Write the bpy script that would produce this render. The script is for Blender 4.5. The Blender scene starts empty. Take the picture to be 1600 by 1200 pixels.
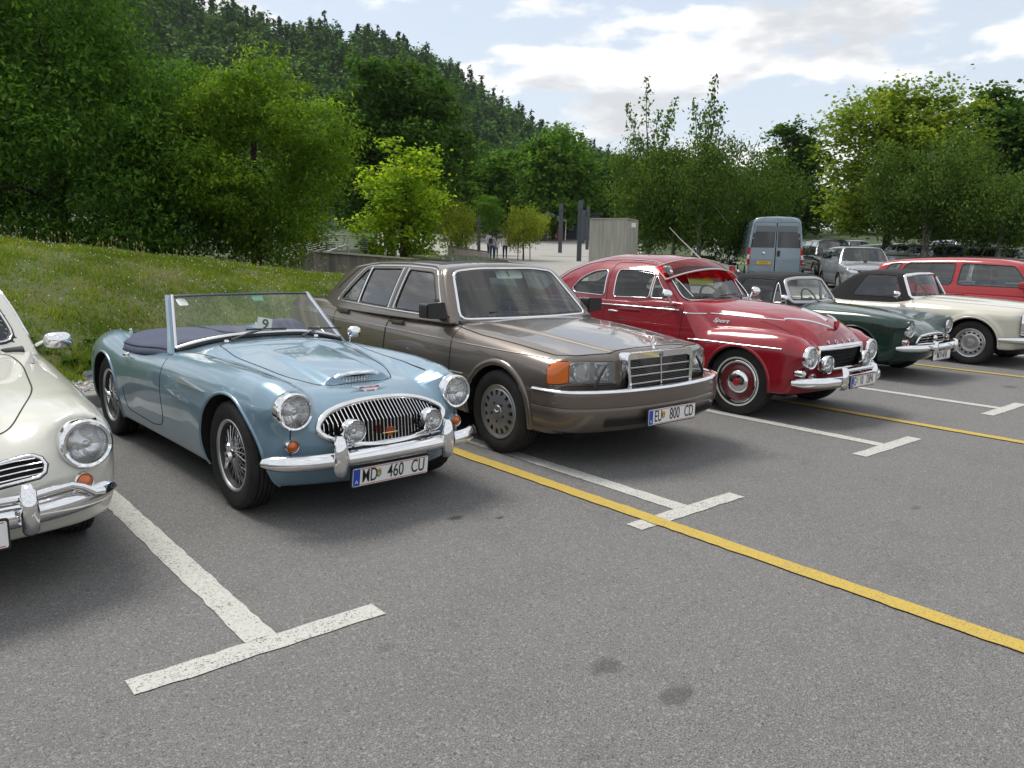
import bpy, bmesh, math, random
import numpy as np
from mathutils import Vector, Matrix

# ------------------------------------------------------------------ camera, sky, sun, exposure
scene = bpy.context.scene
CAM_H = 1.511
YAW, PITCH, ROLL = 0.7075, 0.1695, 0.0197
FPX = 1228.7                       # focal length in pixels of the 1600 px wide photograph
cd = bpy.data.cameras.new('camera')
cd.sensor_width = 36.0
cd.lens = 36.0 * FPX / 1600.0
cd.clip_start = 0.05
cd.clip_end = 6000
cam = bpy.data.objects.new('camera', cd)
scene.collection.objects.link(cam)
fw = Vector((math.sin(YAW) * math.cos(PITCH), math.cos(YAW) * math.cos(PITCH), -math.sin(PITCH)))
rt = Vector((math.cos(YAW), -math.sin(YAW), 0))
up = rt.cross(fw)
rt2 = rt * math.cos(ROLL) + up * math.sin(ROLL)
up2 = up * math.cos(ROLL) - rt * math.sin(ROLL)
M = Matrix((rt2, up2, -fw)).transposed().to_4x4()
M.translation = Vector((0, 0, CAM_H))
cam.matrix_world = M
scene.camera = cam

SUN_EL, SUN_AZ = 60.0, -12.0       # azimuth clockwise from +Y
sdir = Vector((math.sin(math.radians(SUN_AZ)) * math.cos(math.radians(SUN_EL)),
               math.cos(math.radians(SUN_AZ)) * math.cos(math.radians(SUN_EL)),
               math.sin(math.radians(SUN_EL))))
world = bpy.data.worlds.new('World')
scene.world = world
world.use_nodes = True


def sky_nodes():
    nt = world.node_tree
    nt.nodes.clear()
    N, L = nt.nodes.new, nt.links.new
    out = N('ShaderNodeOutputWorld')
    sky = N('ShaderNodeTexSky')
    sky.sky_type = 'NISHITA'
    sky.sun_disc = False
    sky.sun_elevation = math.radians(SUN_EL)
    sky.sun_rotation = math.radians(SUN_AZ)
    sky.air_density = 1.0
    sky.dust_density = 1.0
    sky.ozone_density = 1.0
    tc = N('ShaderNodeTexCoord')
    mp = N('ShaderNodeMapping')
    mp.inputs['Scale'].default_value = (1.0, 1.0, 2.9)
    mp.inputs['Location'].default_value = (1.3, 0.4, 0.67)
    L(tc.outputs['Generated'], mp.inputs['Vector'])

    def fbm(vec, scale, detail, rough=0.55):
        n = N('ShaderNodeTexNoise')
        n.inputs['Scale'].default_value = scale
        n.inputs['Detail'].default_value = detail
        n.inputs['Roughness'].default_value = rough
        L(vec, n.inputs['Vector'])
        return n.outputs['Fac']

    def ramp(fac, a, b):
        r = N('ShaderNodeMapRange')
        r.interpolation_type = 'SMOOTHSTEP'
        r.inputs['From Min'].default_value = a
        r.inputs['From Max'].default_value = b
        L(fac, r.inputs['Value'])
        return r.outputs['Result']

    def mix(fac, a, b):
        m = N('ShaderNodeMix')
        m.data_type = 'RGBA'
        if isinstance(fac, float):
            m.inputs[0].default_value = fac
        else:
            L(fac, m.inputs[0])
        for i, s in ((6, a), (7, b)):
            if isinstance(s, tuple):
                m.inputs[i].default_value = s
            else:
                L(s, m.inputs[i])
        return m.outputs[2]
    d1 = fbm(mp.outputs['Vector'], 4.4, 9.0, 0.52)
    off = N('ShaderNodeVectorMath')
    off.operation = 'ADD'
    off.inputs[1].default_value = (0.02, 0.01, 0.09)
    L(mp.outputs['Vector'], off.inputs[0])
    d2 = fbm(off.outputs[0], 4.4, 6.0, 0.52)
    veil = fbm(mp.outputs['Vector'], 1.1, 5.0, 0.6)
    mask = ramp(d1, 0.45, 0.53)
    # cloud: bright where the density falls off towards the light, grey where more cloud lies above
    shade = ramp(d2, 0.46, 0.60)
    cloud = mix(shade, (6.7, 6.7, 6.65, 1), (4.1, 4.2, 4.4, 1))
    veilmask = ramp(veil, -0.25, 0.62)
    vm = N('ShaderNodeMath')
    vm.operation = 'MULTIPLY'
    vm.inputs[1].default_value = 0.90
    L(veilmask, vm.inputs[0])
    base = mix(vm.outputs[0], sky.outputs['Color'], (4.3, 4.65, 5.05, 1))
    col = mix(mask, base, cloud)
    bg = N('ShaderNodeBackground')
    bg.inputs['Strength'].default_value = 0.105
    L(col, bg.inputs['Color'])
    L(bg.outputs[0], out.inputs['Surface'])


sky_nodes()
sl = bpy.data.lights.new('sun', 'SUN')
sl.energy = 1.6
sl.angle = math.radians(22)
sl.color = (1.0, 0.955, 0.88)
sun = bpy.data.objects.new('sun', sl)
scene.collection.objects.link(sun)
sun.rotation_euler = (-sdir).to_track_quat('-Z', 'Y').to_euler()

scene.view_settings.view_transform = 'Standard'
scene.view_settings.look = 'None'
scene.view_settings.exposure = 0.78
scene.view_settings.gamma = 1.0
scene.view_settings.use_curve_mapping = False
scene.render.engine = 'CYCLES'
scene.cycles.use_denoising = True
scene.cycles.max_bounces = 8
scene.cycles.transparent_max_bounces = 24
scene.cycles.caustics_reflective = False
scene.cycles.caustics_refractive = False
scene.cycles.sample_clamp_indirect = 4.0

# ------------------------------------------------------------------ helpers
rng = np.random.default_rng(7)
random.seed(7)
COL = scene.collection


def tag(o, label=None, cat=None, group=None, kind=None):
    if label: o['label'] = label
    if cat: o['category'] = cat
    if group: o['group'] = group
    if kind: o['kind'] = kind
    return o


def empty(name, loc=(0, 0, 0), rz=0.0, parent=None):
    o = bpy.data.objects.new(name, None)
    o.empty_display_size = 0.1
    COL.objects.link(o)
    o.location = loc
    o.rotation_euler = (0, 0, rz)
    if parent: o.parent = parent
    return o


def thing(name, label, cat, loc=(0, 0, 0), rz=0.0, group=None):
    return tag(empty(name, loc, rz), label, cat, group)


def link(name, me, mat=None, parent=None, loc=None):
    o = bpy.data.objects.new(name, me)
    COL.objects.link(o)
    if mat is not None and not me.materials:
        for m in (mat if isinstance(mat, (list, tuple)) else [mat]):
            me.materials.append(m)
    if parent: o.parent = parent
    if loc is not None: o.location = loc
    return o


def mesh(name, V, F, smooth=True, N=None, mi=None):
    me = bpy.data.meshes.new(name)
    V = np.asarray(V, np.float32).reshape(-1, 3)
    if isinstance(F, np.ndarray):
        k = F.shape[1]
        me.vertices.add(len(V))
        me.vertices.foreach_set('co', V.ravel())
        me.loops.add(F.size)
        me.loops.foreach_set('vertex_index', F.astype(np.int32).ravel())
        me.polygons.add(len(F))
        me.polygons.foreach_set('loop_start', np.arange(0, F.size, k, dtype=np.int32))
        me.polygons.foreach_set('loop_total', np.full(len(F), k, np.int32))
    else:
        me.from_pydata(V.tolist(), [], F)
    me.polygons.foreach_set('use_smooth', np.full(len(me.polygons), smooth, bool))
    if mi is not None:
        me.polygons.foreach_set('material_index', np.asarray(mi, np.int32))
    me.update(calc_edges=True)
    me.validate(clean_customdata=False)
    if N is not None and len(N) == len(me.vertices):
        me.normals_split_custom_set_from_vertices(np.asarray(N, float).tolist())
    return me


def mk(name, V, F, mat, parent=None, smooth=True, N=None):
    return link(name, mesh(name, V, F, smooth, N), mat, parent)


def auto_smooth(me, ang=35):
    me.polygons.foreach_set('use_smooth', np.ones(len(me.polygons), bool))
    bm = bmesh.new(); bm.from_mesh(me)
    for e in bm.edges:
        if len(e.link_faces) == 2 and e.calc_face_angle(0) > math.radians(ang):
            e.smooth = False
    bm.to_mesh(me); bm.free()
    return me


class MB:
    """collects simple pieces into ONE mesh"""
    def __init__(s): s.V, s.F = [], []

    def add(s, V, F):
        o = len(s.V)
        s.V += [tuple(map(float, v)) for v in V]
        s.F += [[int(i) + o for i in f] for f in F]
        return s

    def box(s, c, d, rz=0.0, taper=1.0):
        x, y, z = d[0] / 2, d[1] / 2, d[2] / 2
        P = [(-x, -y, -z), (x, -y, -z), (x, y, -z), (-x, y, -z), (-x * taper, -y * taper, z), (x * taper, -y * taper, z), (x * taper, y * taper, z), (-x * taper, y * taper, z)]
        ca, sa = math.cos(rz), math.sin(rz)
        P = [(c[0] + p[0] * ca - p[1] * sa, c[1] + p[0] * sa + p[1] * ca, c[2] + p[2]) for p in P]
        return s.add(P, [(0, 3, 2, 1), (4, 5, 6, 7), (0, 1, 5, 4), (1, 2, 6, 5), (2, 3, 7, 6), (3, 0, 4, 7)])

    def tube(s, pts, r, n=8, closed=False, caps=True):
        P = [np.array(p, float) for p in pts]
        m = len(P)
        rs = r if hasattr(r, '__len__') else [r] * m
        rings = []
        ref = None
        for i in range(m):
            a = P[i - 1] if (i > 0 or closed) else P[i]
            b = P[(i + 1) % m] if (i < m - 1 or closed) else P[i]
            t = b - a
            t /= (np.linalg.norm(t) + 1e-9)
            if ref is None:
                ref = np.cross(t, (0, 0, 1.0))
                if np.linalg.norm(ref) < 1e-3: ref = np.cross(t, (0, 1.0, 0))
            ref = ref - t * (ref @ t)
            ref /= (np.linalg.norm(ref) + 1e-9)
            bi = np.cross(t, ref)
            rings.append([P[i] + rs[i] * (math.cos(2 * math.pi * k / n) * ref + math.sin(2 * math.pi * k / n) * bi) for k in range(n)])
        V = [v for rg in rings for v in rg]
        F = []
        for i in range(m if closed else m - 1):
            j = (i + 1) % m
            for k in range(n):
                F.append((i * n + k, i * n + (k + 1) % n, j * n + (k + 1) % n, j * n + k))
        if caps and not closed:
            F.append(tuple(range(n))[::-1])
            F.append(tuple((m - 1) * n + k for k in range(n)))
        return s.add(V, F)

    def lathe(s, prof, n=32, axis='x', c=(0, 0, 0), a0=0.0, a1=2 * math.pi):
        """prof: (a, r) along the axis"""
        full = abs(a1 - a0 - 2 * math.pi) < 1e-6
        m = n if full else n + 1
        V = []
        for a, r in prof:
            for k in range(m):
                t = a0 + (a1 - a0) * k / n
                u, v = r * math.cos(t), r * math.sin(t)
                p = {'x': (a, u, v), 'y': (v, a, u), 'z': (u, v, a)}[axis]
                V.append((p[0] + c[0], p[1] + c[1], p[2] + c[2]))
        F = []
        for i in range(len(prof) - 1):
            for k in range(n):
                k2 = (k + 1) % m
                F.append((i * m + k, i * m + k2, (i + 1) * m + k2, (i + 1) * m + k))
        return s.add(V, F)

    def prism(s, poly, axis, a, b):
        """poly 2D points extruded along axis from a to b"""
        def P(u, v, w): return {'x': (w, u, v), 'y': (u, w, v), 'z': (u, v, w)}[axis]
        n = len(poly)
        V = [P(u, v, a) for u, v in poly] + [P(u, v, b) for u, v in poly]
        F = [tuple(range(n)), tuple(range(2 * n - 1, n - 1, -1))]
        F += [(i, i + n, (i + 1) % n + n, (i + 1) % n) for i in range(n)]
        return s.add(V, F)

    def build(s, name, mat, parent=None, smooth=True, ang=35, bevel=0.0):
        me = bpy.data.meshes.new(name)
        me.from_pydata(s.V, [], s.F)
        bm = bmesh.new(); bm.from_mesh(me)
        bmesh.ops.recalc_face_normals(bm, faces=bm.faces)
        if bevel > 0:
            es = [e for e in bm.edges if len(e.link_faces) == 2 and e.calc_face_angle(0) > 0.6]
            bmesh.ops.bevel(bm, geom=es, offset=bevel, segments=2, affect='EDGES', clamp_overlap=True)
        for f in bm.faces: f.smooth = smooth
        if smooth:
            for e in bm.edges:
                if len(e.link_faces) == 2 and e.calc_face_angle(0) > math.radians(ang): e.smooth = False
        bm.to_mesh(me); bm.free()
        return link(name, me, mat, parent)


def copy_tree(o, parent=None, loc=None, rz=None):
    c = o.copy()
    COL.objects.link(c)
    c.parent = parent
    if loc is not None: c.location = loc
    if rz is not None: c.rotation_euler = (0, 0, rz)
    for ch in list(o.children):
        copy_tree(ch, c)
    return c


TEXTS = {}


def text_prepare(items):
    """turn all lettering into meshes at once (one depsgraph pass)"""
    obs = []
    for (txt, bold, shear) in items:
        cu = bpy.data.curves.new('lettering', 'FONT')
        cu.body = txt
        cu.size = 1.0
        cu.align_x = 'CENTER'
        cu.align_y = 'CENTER'
        cu.extrude = 0.008
        cu.offset = bold
        cu.shear = shear
        cu.resolution_u = 4
        ob = bpy.data.objects.new('lettering', cu)
        COL.objects.link(ob)
        obs.append(((txt, bold, shear), ob))
    dg = bpy.context.evaluated_depsgraph_get()
    for key, ob in obs:
        TEXTS[key] = bpy.data.meshes.new_from_object(ob.evaluated_get(dg))
    for key, ob in obs:
        bpy.data.objects.remove(ob)


def text_mesh(txt, size, depth=0.001, sx=1.0, bold=0.0, shear=0.0):
    me = TEXTS[(txt, bold, shear)].copy()
    n = len(me.vertices)
    V = np.zeros(n * 3, np.float32)
    me.vertices.foreach_get('co', V)
    V = V.reshape(-1, 3)
    V[:, 0] *= size * sx
    V[:, 1] *= size
    V[:, 2] *= depth / 0.008
    me.vertices.foreach_set('co', V.ravel())
    me.update()
    return me


text_prepare([(t_, 0.0, 0.0) for t_ in ('A', 'AUSTIN', 'HEALEY', 'PY64 FEG')] + [(t_, 0.003, 0.0) for t_ in ('MD', '460', 'CU', 'EU', '800', 'CD', 'G', '10', 'DPA', 'M\u00d6V 60 JR')]
             + [('9', 0.02, 0.0), ('1', 0.02, 0.0), ('V', 0.02, 0.0), ('O', 0.02, 0.0), ('L', 0.02, 0.0), ('Sport', 0.01, 0.35)])


# ------------------------------------------------------------------ people (skinned once, before anything else is built)
PEOPLE = {}


def people_prepare():
    poses = {}
    # joints: name: (x, y, z, r); forward is +y
    def figure(stride=0.16, sw=0.0, bag=False, sit=False, s=1.0, wide=1.0):
        J = {'pel': (0, 0, 0.95, 0.135), 'wai': (0, 0.0, 1.10, 0.125), 'che': (0, 0.01, 1.30, 0.15), 'nec': (0, 0.0, 1.47, 0.055), 'he1': (0, 0.01, 1.56, 0.075), 'he2': (0, 0.015, 1.66, 0.095), 'he3': (0, 0.0, 1.735, 0.06),
             'shl': (-0.17, 0, 1.42, 0.065), 'ell': (-0.235, -0.03 - sw, 1.15, 0.047), 'wrl': (-0.24, 0.06 - sw, 0.92, 0.032), 'hal': (-0.235, 0.085 - sw, 0.83, 0.030),
             'shr': (0.17, 0, 1.42, 0.065), 'elr': (0.235, -0.03 + sw, 1.15, 0.047), 'wrr': (0.24, 0.06 + sw, 0.92, 0.032), 'har': (0.235, 0.085 + sw, 0.83, 0.030),
             'hil': (-0.09, 0, 0.90, 0.10), 'knl': (-0.10, stride * 0.8, 0.50, 0.065), 'anl': (-0.10, stride * 0.7, 0.09, 0.045), 'fol': (-0.11, stride * 0.7 + 0.15, 0.035, 0.035),
             'hir': (0.09, 0, 0.90, 0.10), 'knr': (0.10, -stride * 0.2, 0.50, 0.065), 'anr': (0.10, -stride, 0.10, 0.045), 'for': (0.11, -stride + 0.15, 0.040, 0.035)}
        if sit:
            for k, v in {'knl': (-0.12, 0.42, 0.92, 0.07), 'anl': (-0.12, 0.40, 0.52, 0.045), 'fol': (-0.13, 0.55, 0.47, 0.035), 'knr': (0.14, 0.42, 0.92, 0.07), 'anr': (0.16, 0.34, 0.52, 0.045), 'for': (0.17, 0.49, 0.47, 0.035),
                         'ell': (-0.25, 0.10, 1.18, 0.047), 'wrl': (-0.16, 0.30, 1.06, 0.032), 'hal': (-0.13, 0.37, 1.03, 0.03), 'elr': (0.25, 0.10, 1.18, 0.047), 'wrr': (0.18, 0.30, 1.06, 0.032), 'har': (0.15, 0.37, 1.03, 0.03)}.items(): J[k] = v
        E = [('pel', 'wai'), ('wai', 'che'), ('che', 'nec'), ('nec', 'he1'), ('he1', 'he2'), ('he2', 'he3'), ('che', 'shl'), ('shl', 'ell'), ('ell', 'wrl'), ('wrl', 'hal'), ('che', 'shr'), ('shr', 'elr'), ('elr', 'wrr'), ('wrr', 'har'),
             ('pel', 'hil'), ('hil', 'knl'), ('knl', 'anl'), ('anl', 'fol'), ('pel', 'hir'), ('hir', 'knr'), ('knr', 'anr'), ('anr', 'for')]
        n = list(J)
        return [tuple(c * s for c in J[k][:3]) for k in n], [(n.index(a), n.index(b)) for a, b in E], [J[k][3] * s * (wide if k in ('pel', 'wai', 'che', 'hil', 'hir') else 1) for k in n]
    specs = {'man': figure(0.12, 0.05, wide=1.12), 'woman': figure(0.14, -0.04, s=0.94), 'woman_two': figure(0.05, 0.03, s=0.95, wide=1.05), 'child': figure(0.10, 0.04, s=0.80), 'sitter': figure(0, 0, sit=True, s=0.96)}
    obs = []
    for nm, (V, E, R) in specs.items():
        me = bpy.data.meshes.new('figure'); me.from_pydata(V, E, [])
        ob = bpy.data.objects.new('figure', me); COL.objects.link(ob)
        md = ob.modifiers.new('skin', 'SKIN')
        md.use_smooth_shade = True
        for i, r in enumerate(R): me.skin_vertices[0].data[i].radius = (r, r * (0.8 if i < 3 else 1.0))
        me.skin_vertices[0].data[0].use_root = True
        sb = ob.modifiers.new('sub', 'SUBSURF'); sb.levels = 2; sb.render_levels = 2
        obs.append((nm, ob))
    dg = bpy.context.evaluated_depsgraph_get()
    for nm, ob in obs: PEOPLE[nm] = bpy.data.meshes.new_from_object(ob.evaluated_get(dg))
    for nm, ob in obs: bpy.data.objects.remove(ob)


people_prepare()

# ------------------------------------------------------------------ materials
MATS = {}


def principled(name, col, rough=0.5, metal=0.0, coat=0.0, coat_rough=0.03, spec=0.5, **kw):
    if name in MATS: return MATS[name]
    m = bpy.data.materials.new(name)
    m.use_nodes = True
    b = m.node_tree.nodes['Principled BSDF']
    b.inputs['Base Color'].default_value = (*col, 1)
    b.inputs['Roughness'].default_value = rough
    b.inputs['Metallic'].default_value = metal
    b.inputs['Coat Weight'].default_value = coat
    b.inputs['Coat Roughness'].default_value = coat_rough
    b.inputs['Specular IOR Level'].default_value = spec
    for k, v in kw.items():
        b.inputs[k.replace('_', ' ')].default_value = v
    MATS[name] = m
    return m


def node_kit(m):
    nt = m.node_tree
    N, L = nt.nodes.new, nt.links.new
    b = nt.nodes.get('Principled BSDF')
    tc = N('ShaderNodeTexCoord')

    def noise(scale, detail=4, rough=0.55, vec=None, dim=None):
        n = N('ShaderNodeTexNoise')
        n.inputs['Scale'].default_value = scale
        n.inputs['Detail'].default_value = detail
        n.inputs['Roughness'].default_value = rough
        L(vec if vec is not None else tc.outputs['Object'], n.inputs['Vector'])
        return n.outputs['Fac']

    def ramp(fac, pts):
        r = N('ShaderNodeValToRGB')
        el = r.color_ramp.elements
        while len(el) < len(pts): el.new(0.5)
        for e, (p, c) in zip(el, pts):
            e.position = p
            e.color = (*c, 1) if len(c) == 3 else c
        L(fac, r.inputs['Fac'])
        return r.outputs['Color']

    def rng_(fac, a, b_, c=0.0, d=1.0):
        r = N('ShaderNodeMapRange')
        r.inputs['From Min'].default_value = a
        r.inputs['From Max'].default_value = b_
        r.inputs['To Min'].default_value = c
        r.inputs['To Max'].default_value = d
        L(fac, r.inputs['Value'])
        return r.outputs['Result']

    def mix(fac, a, c, mode='MIX'):
        x = N('ShaderNodeMix')
        x.data_type = 'RGBA'
        x.blend_type = mode
        if isinstance(fac, (int, float)): x.inputs[0].default_value = fac
        else: L(fac, x.inputs[0])
        for i, s in ((6, a), (7, c)):
            if isinstance(s, tuple): x.inputs[i].default_value = (*s, 1) if len(s) == 3 else s
            else: L(s, x.inputs[i])
        return x.outputs[2]

    def bump(h, strength=0.3, dist=0.01):
        bp = N('ShaderNodeBump')
        bp.inputs['Strength'].default_value = strength
        bp.inputs['Distance'].default_value = dist
        L(h, bp.inputs['Height'])
        if b: L(bp.outputs['Normal'], b.inputs['Normal'])
        return bp.outputs['Normal']
    return dict(nt=nt, N=N, L=L, b=b, tc=tc, noise=noise, ramp=ramp, rng=rng_, mix=mix, bump=bump)


def paint(name, col, metal=0.0, rough=0.35, col2=None):
    """car paint: pigment under clear coat, a breath of dust and orange peel"""
    if name in MATS: return MATS[name]
    m = principled(name, col, rough, metal, 1.0, 0.025, spec=0.2)
    k = node_kit(m)
    dust = k['noise'](3.0, 6, 0.6)
    c = k['mix'](k['rng'](dust, 0.40, 0.85, 0.0, 0.035), col, (0.33, 0.31, 0.28))
    k['L'](c, k['b'].inputs['Base Color'])
    k['L'](k['rng'](k['noise'](14, 5, 0.65), 0.35, 0.8, 0.0, 0.035), k['b'].inputs['Coat Roughness'])
    return m


def glass(name, tint=(0.86, 0.91, 0.89), refl=1.0, rough=0.0):
    if name in MATS: return MATS[name]
    m = bpy.data.materials.new(name)
    m.use_nodes = True
    nt = m.node_tree
    nt.nodes.clear()
    N, L = nt.nodes.new, nt.links.new
    out = N('ShaderNodeOutputMaterial')
    tr = N('ShaderNodeBsdfTransparent')
    tr.inputs['Color'].default_value = (*tint, 1)
    gl = N('ShaderNodeBsdfGlossy')
    gl.inputs['Roughness'].default_value = rough
    gl.inputs['Color'].default_value = (1, 1, 1, 1)
    ge = N('ShaderNodeNewGeometry')
    dt = N('ShaderNodeVectorMath')
    dt.operation = 'DOT_PRODUCT'
    L(ge.outputs['Incoming'], dt.inputs[0])
    L(ge.outputs['Normal'], dt.inputs[1])

    def mth(op, a_, b_=None):
        q = N('ShaderNodeMath')
        q.operation = op
        q.use_clamp = op in ('SUBTRACT', 'MULTIPLY_ADD')
        for i_, v_ in enumerate((a_, b_)):
            if v_ is None: continue
            if isinstance(v_, float): q.inputs[i_].default_value = v_
            else: L(v_, q.inputs[i_])
        return q
    om = mth('SUBTRACT', 1.0, mth('ABSOLUTE', dt.outputs['Value']).outputs[0])
    mu = mth('MULTIPLY_ADD', mth('POWER', om.outputs[0], 5.0).outputs[0], 0.92 * refl)
    mu.inputs[2].default_value = 0.075 * refl
    mx = N('ShaderNodeMixShader')
    L(mu.outputs[0], mx.inputs[0])
    L(tr.outputs[0], mx.inputs[1])
    L(gl.outputs[0], mx.inputs[2])
    L(mx.outputs[0], out.inputs['Surface'])
    MATS[name] = m
    return m


chrome = principled('chrome', (0.82, 0.82, 0.83), 0.07, 1.0)
steel = principled('brushed_steel', (0.55, 0.55, 0.56), 0.32, 1.0)
alum = principled('cast_aluminium', (0.50, 0.50, 0.51), 0.38, 0.85)
black_plastic = principled('black_plastic', (0.018, 0.018, 0.019), 0.45)
black_void = principled('dark_cavity', (0.006, 0.006, 0.006), 0.9)
gap_mat = principled('panel_gap', (0.004, 0.004, 0.004), 0.8)
seal = principled('rubber_seal', (0.012, 0.012, 0.012), 0.6)
orange_lens = principled('amber_lens', (0.75, 0.16, 0.01), 0.12, 0.0, 0.6, Transmission_Weight=0.15)
red_lens = principled('red_lens', (0.45, 0.01, 0.01), 0.12, 0.0, 0.6)
lamp_glass = glass('lamp_glass', (0.97, 0.98, 0.98), 1.3, 0.02)
reflector = principled('lamp_reflector', (0.90, 0.90, 0.91), 0.10, 1.0)
win_glass = glass('window_glass', (0.80, 0.87, 0.85))
visor_acrylic = glass('visor_acrylic', (0.72, 0.012, 0.02), 0.6)
clear_glass = glass('clear_glass', (0.93, 0.95, 0.93), 0.85)
white_paint = principled('plate_white', (0.78, 0.78, 0.76), 0.35)
plate_blue = principled('plate_blue', (0.012, 0.07, 0.42), 0.4)
plate_red = principled('plate_red', (0.45, 0.04, 0.04), 0.4)
plate_black = principled('plate_black', (0.012, 0.012, 0.013), 0.4)
paper = principled('paper', (0.78, 0.80, 0.78), 0.7)
interior_dark = principled('interior_dark', (0.022, 0.022, 0.023), 0.7)
leather_dark = principled('leather_dark', (0.028, 0.027, 0.026), 0.45)
headliner = principled('headliner', (0.42, 0.41, 0.38), 0.9)


def rubber_mat():
    m = principled('tyre_rubber', (0.016, 0.016, 0.0165), 0.72, spec=0.35)
    k = node_kit(m)
    c = k['ramp'](k['noise'](9, 6, 0.7), [(0.35, (0.012, 0.012, 0.012)), (0.75, (0.032, 0.031, 0.029))])
    k['L'](c, k['b'].inputs['Base Color'])
    return m


rubber = rubber_mat()

# ------------------------------------------------------------------ implicit car bodies
def C(*pts):
    """monotone cubic through (t, v) points"""
    t = np.array([p[0] for p in pts], float)
    v = np.array([p[1] for p in pts], float)
    h = np.diff(t)
    d = np.diff(v) / h
    m = np.zeros(len(t))
    m[0], m[-1] = d[0], d[-1]
    for i in range(1, len(t) - 1):
        if d[i - 1] * d[i] > 0:
            w1, w2 = 2 * h[i] + h[i - 1], h[i] + 2 * h[i - 1]
            m[i] = (w1 + w2) / (w1 / d[i - 1] + w2 / d[i])

    def f(q):
        q = np.asarray(q, float)
        i = np.clip(np.searchsorted(t, q) - 1, 0, len(t) - 2)
        s = np.clip((q - t[i]) / h[i], 0, 1)
        s2, s3 = s * s, s * s * s
        r = (2 * s3 - 3 * s2 + 1) * v[i] + (s3 - 2 * s2 + s) * h[i] * m[i] + (-2 * s3 + 3 * s2) * v[i + 1] + (s3 - s2) * h[i] * m[i + 1]
        r = np.where(q < t[0], v[0] + m[0] * (q - t[0]), r)
        return np.where(q > t[-1], v[-1] + m[-1] * (q - t[-1]), r)
    return f


def smax(a, b, k):
    h = np.maximum(k - np.abs(a - b), 0) / k
    return np.maximum(a, b) + h * h * k * 0.25


def smin(a, b, k): return -smax(-a, -b, k)


def sstep(a, b, x):
    t = np.clip((x - a) / (b - a), 0, 1)
    return t * t * (3 - 2 * t)


def pos(x): return np.maximum(x, 0)


def resample(P, step, closed=True):
    P = np.asarray(P, float)
    Q = np.vstack([P, P[:1]]) if closed else P
    seg = np.linalg.norm(np.diff(Q, axis=0), axis=1)
    s = np.concatenate([[0], np.cumsum(seg)])
    n = max(int(round(s[-1] / step)), 4)
    u = np.linspace(0, s[-1], n + 1)
    if closed: u = u[:-1]
    return np.stack([np.interp(u, s, Q[:, k]) for k in range(P.shape[1])], 1)


def rpoly(pts, r=0.03, n=5):
    """polygon with rounded corners; r scalar or per corner"""
    P = np.asarray(pts, float)
    m = len(P)
    rs = r if hasattr(r, '__len__') else [r] * m
    out = []
    for i in range(m):
        a, p, b = P[i - 1], P[i], P[(i + 1) % m]
        u, v = a - p, b - p
        lu, lv = np.linalg.norm(u), np.linalg.norm(v)
        d = min(rs[i], 0.45 * lu, 0.45 * lv)
        if d < 1e-4: out.append(p); continue
        p0, p1 = p + u / lu * d, p + v / lv * d
        for k in range(n + 1):
            t = k / n
            out.append((1 - t) ** 2 * p0 + 2 * t * (1 - t) * p + t * t * p1)
    return np.array(out)


def circ(c, r, n=48, a0=0.0, a1=2 * math.pi):
    t = np.linspace(a0, a1, n, endpoint=abs(a1 - a0 - 2 * math.pi) > 1e-6)
    return np.stack([c[0] + r * np.cos(t), c[1] + r * np.sin(t)], 1)


def in_poly(P, poly):
    x, y = P[:, 0], P[:, 1]
    r = np.zeros(len(P), bool)
    n = len(poly)
    for i in range(n):
        x0, y0 = poly[i]
        x1, y1 = poly[(i + 1) % n]
        if y0 == y1: continue
        c = ((y0 > y) != (y1 > y))
        r ^= c & (x < (x1 - x0) * (y - y0) / (y1 - y0) + x0)
    return r


def near_poly(P, poly):
    """distance and nearest point to closed polyline"""
    best = np.full(len(P), 1e9)
    Q = P.copy()
    n = len(poly)
    for i in range(n):
        a, b = poly[i], poly[(i + 1) % n]
        ab = b - a
        l2 = ab @ ab
        if l2 < 1e-12: continue
        t = np.clip(((P - a) @ ab) / l2, 0, 1)
        q = a + t[:, None] * ab
        d = np.linalg.norm(P - q, axis=1)
        m = d < best
        best[m] = d[m]
        Q[m] = q[m]
    return best, Q


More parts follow.
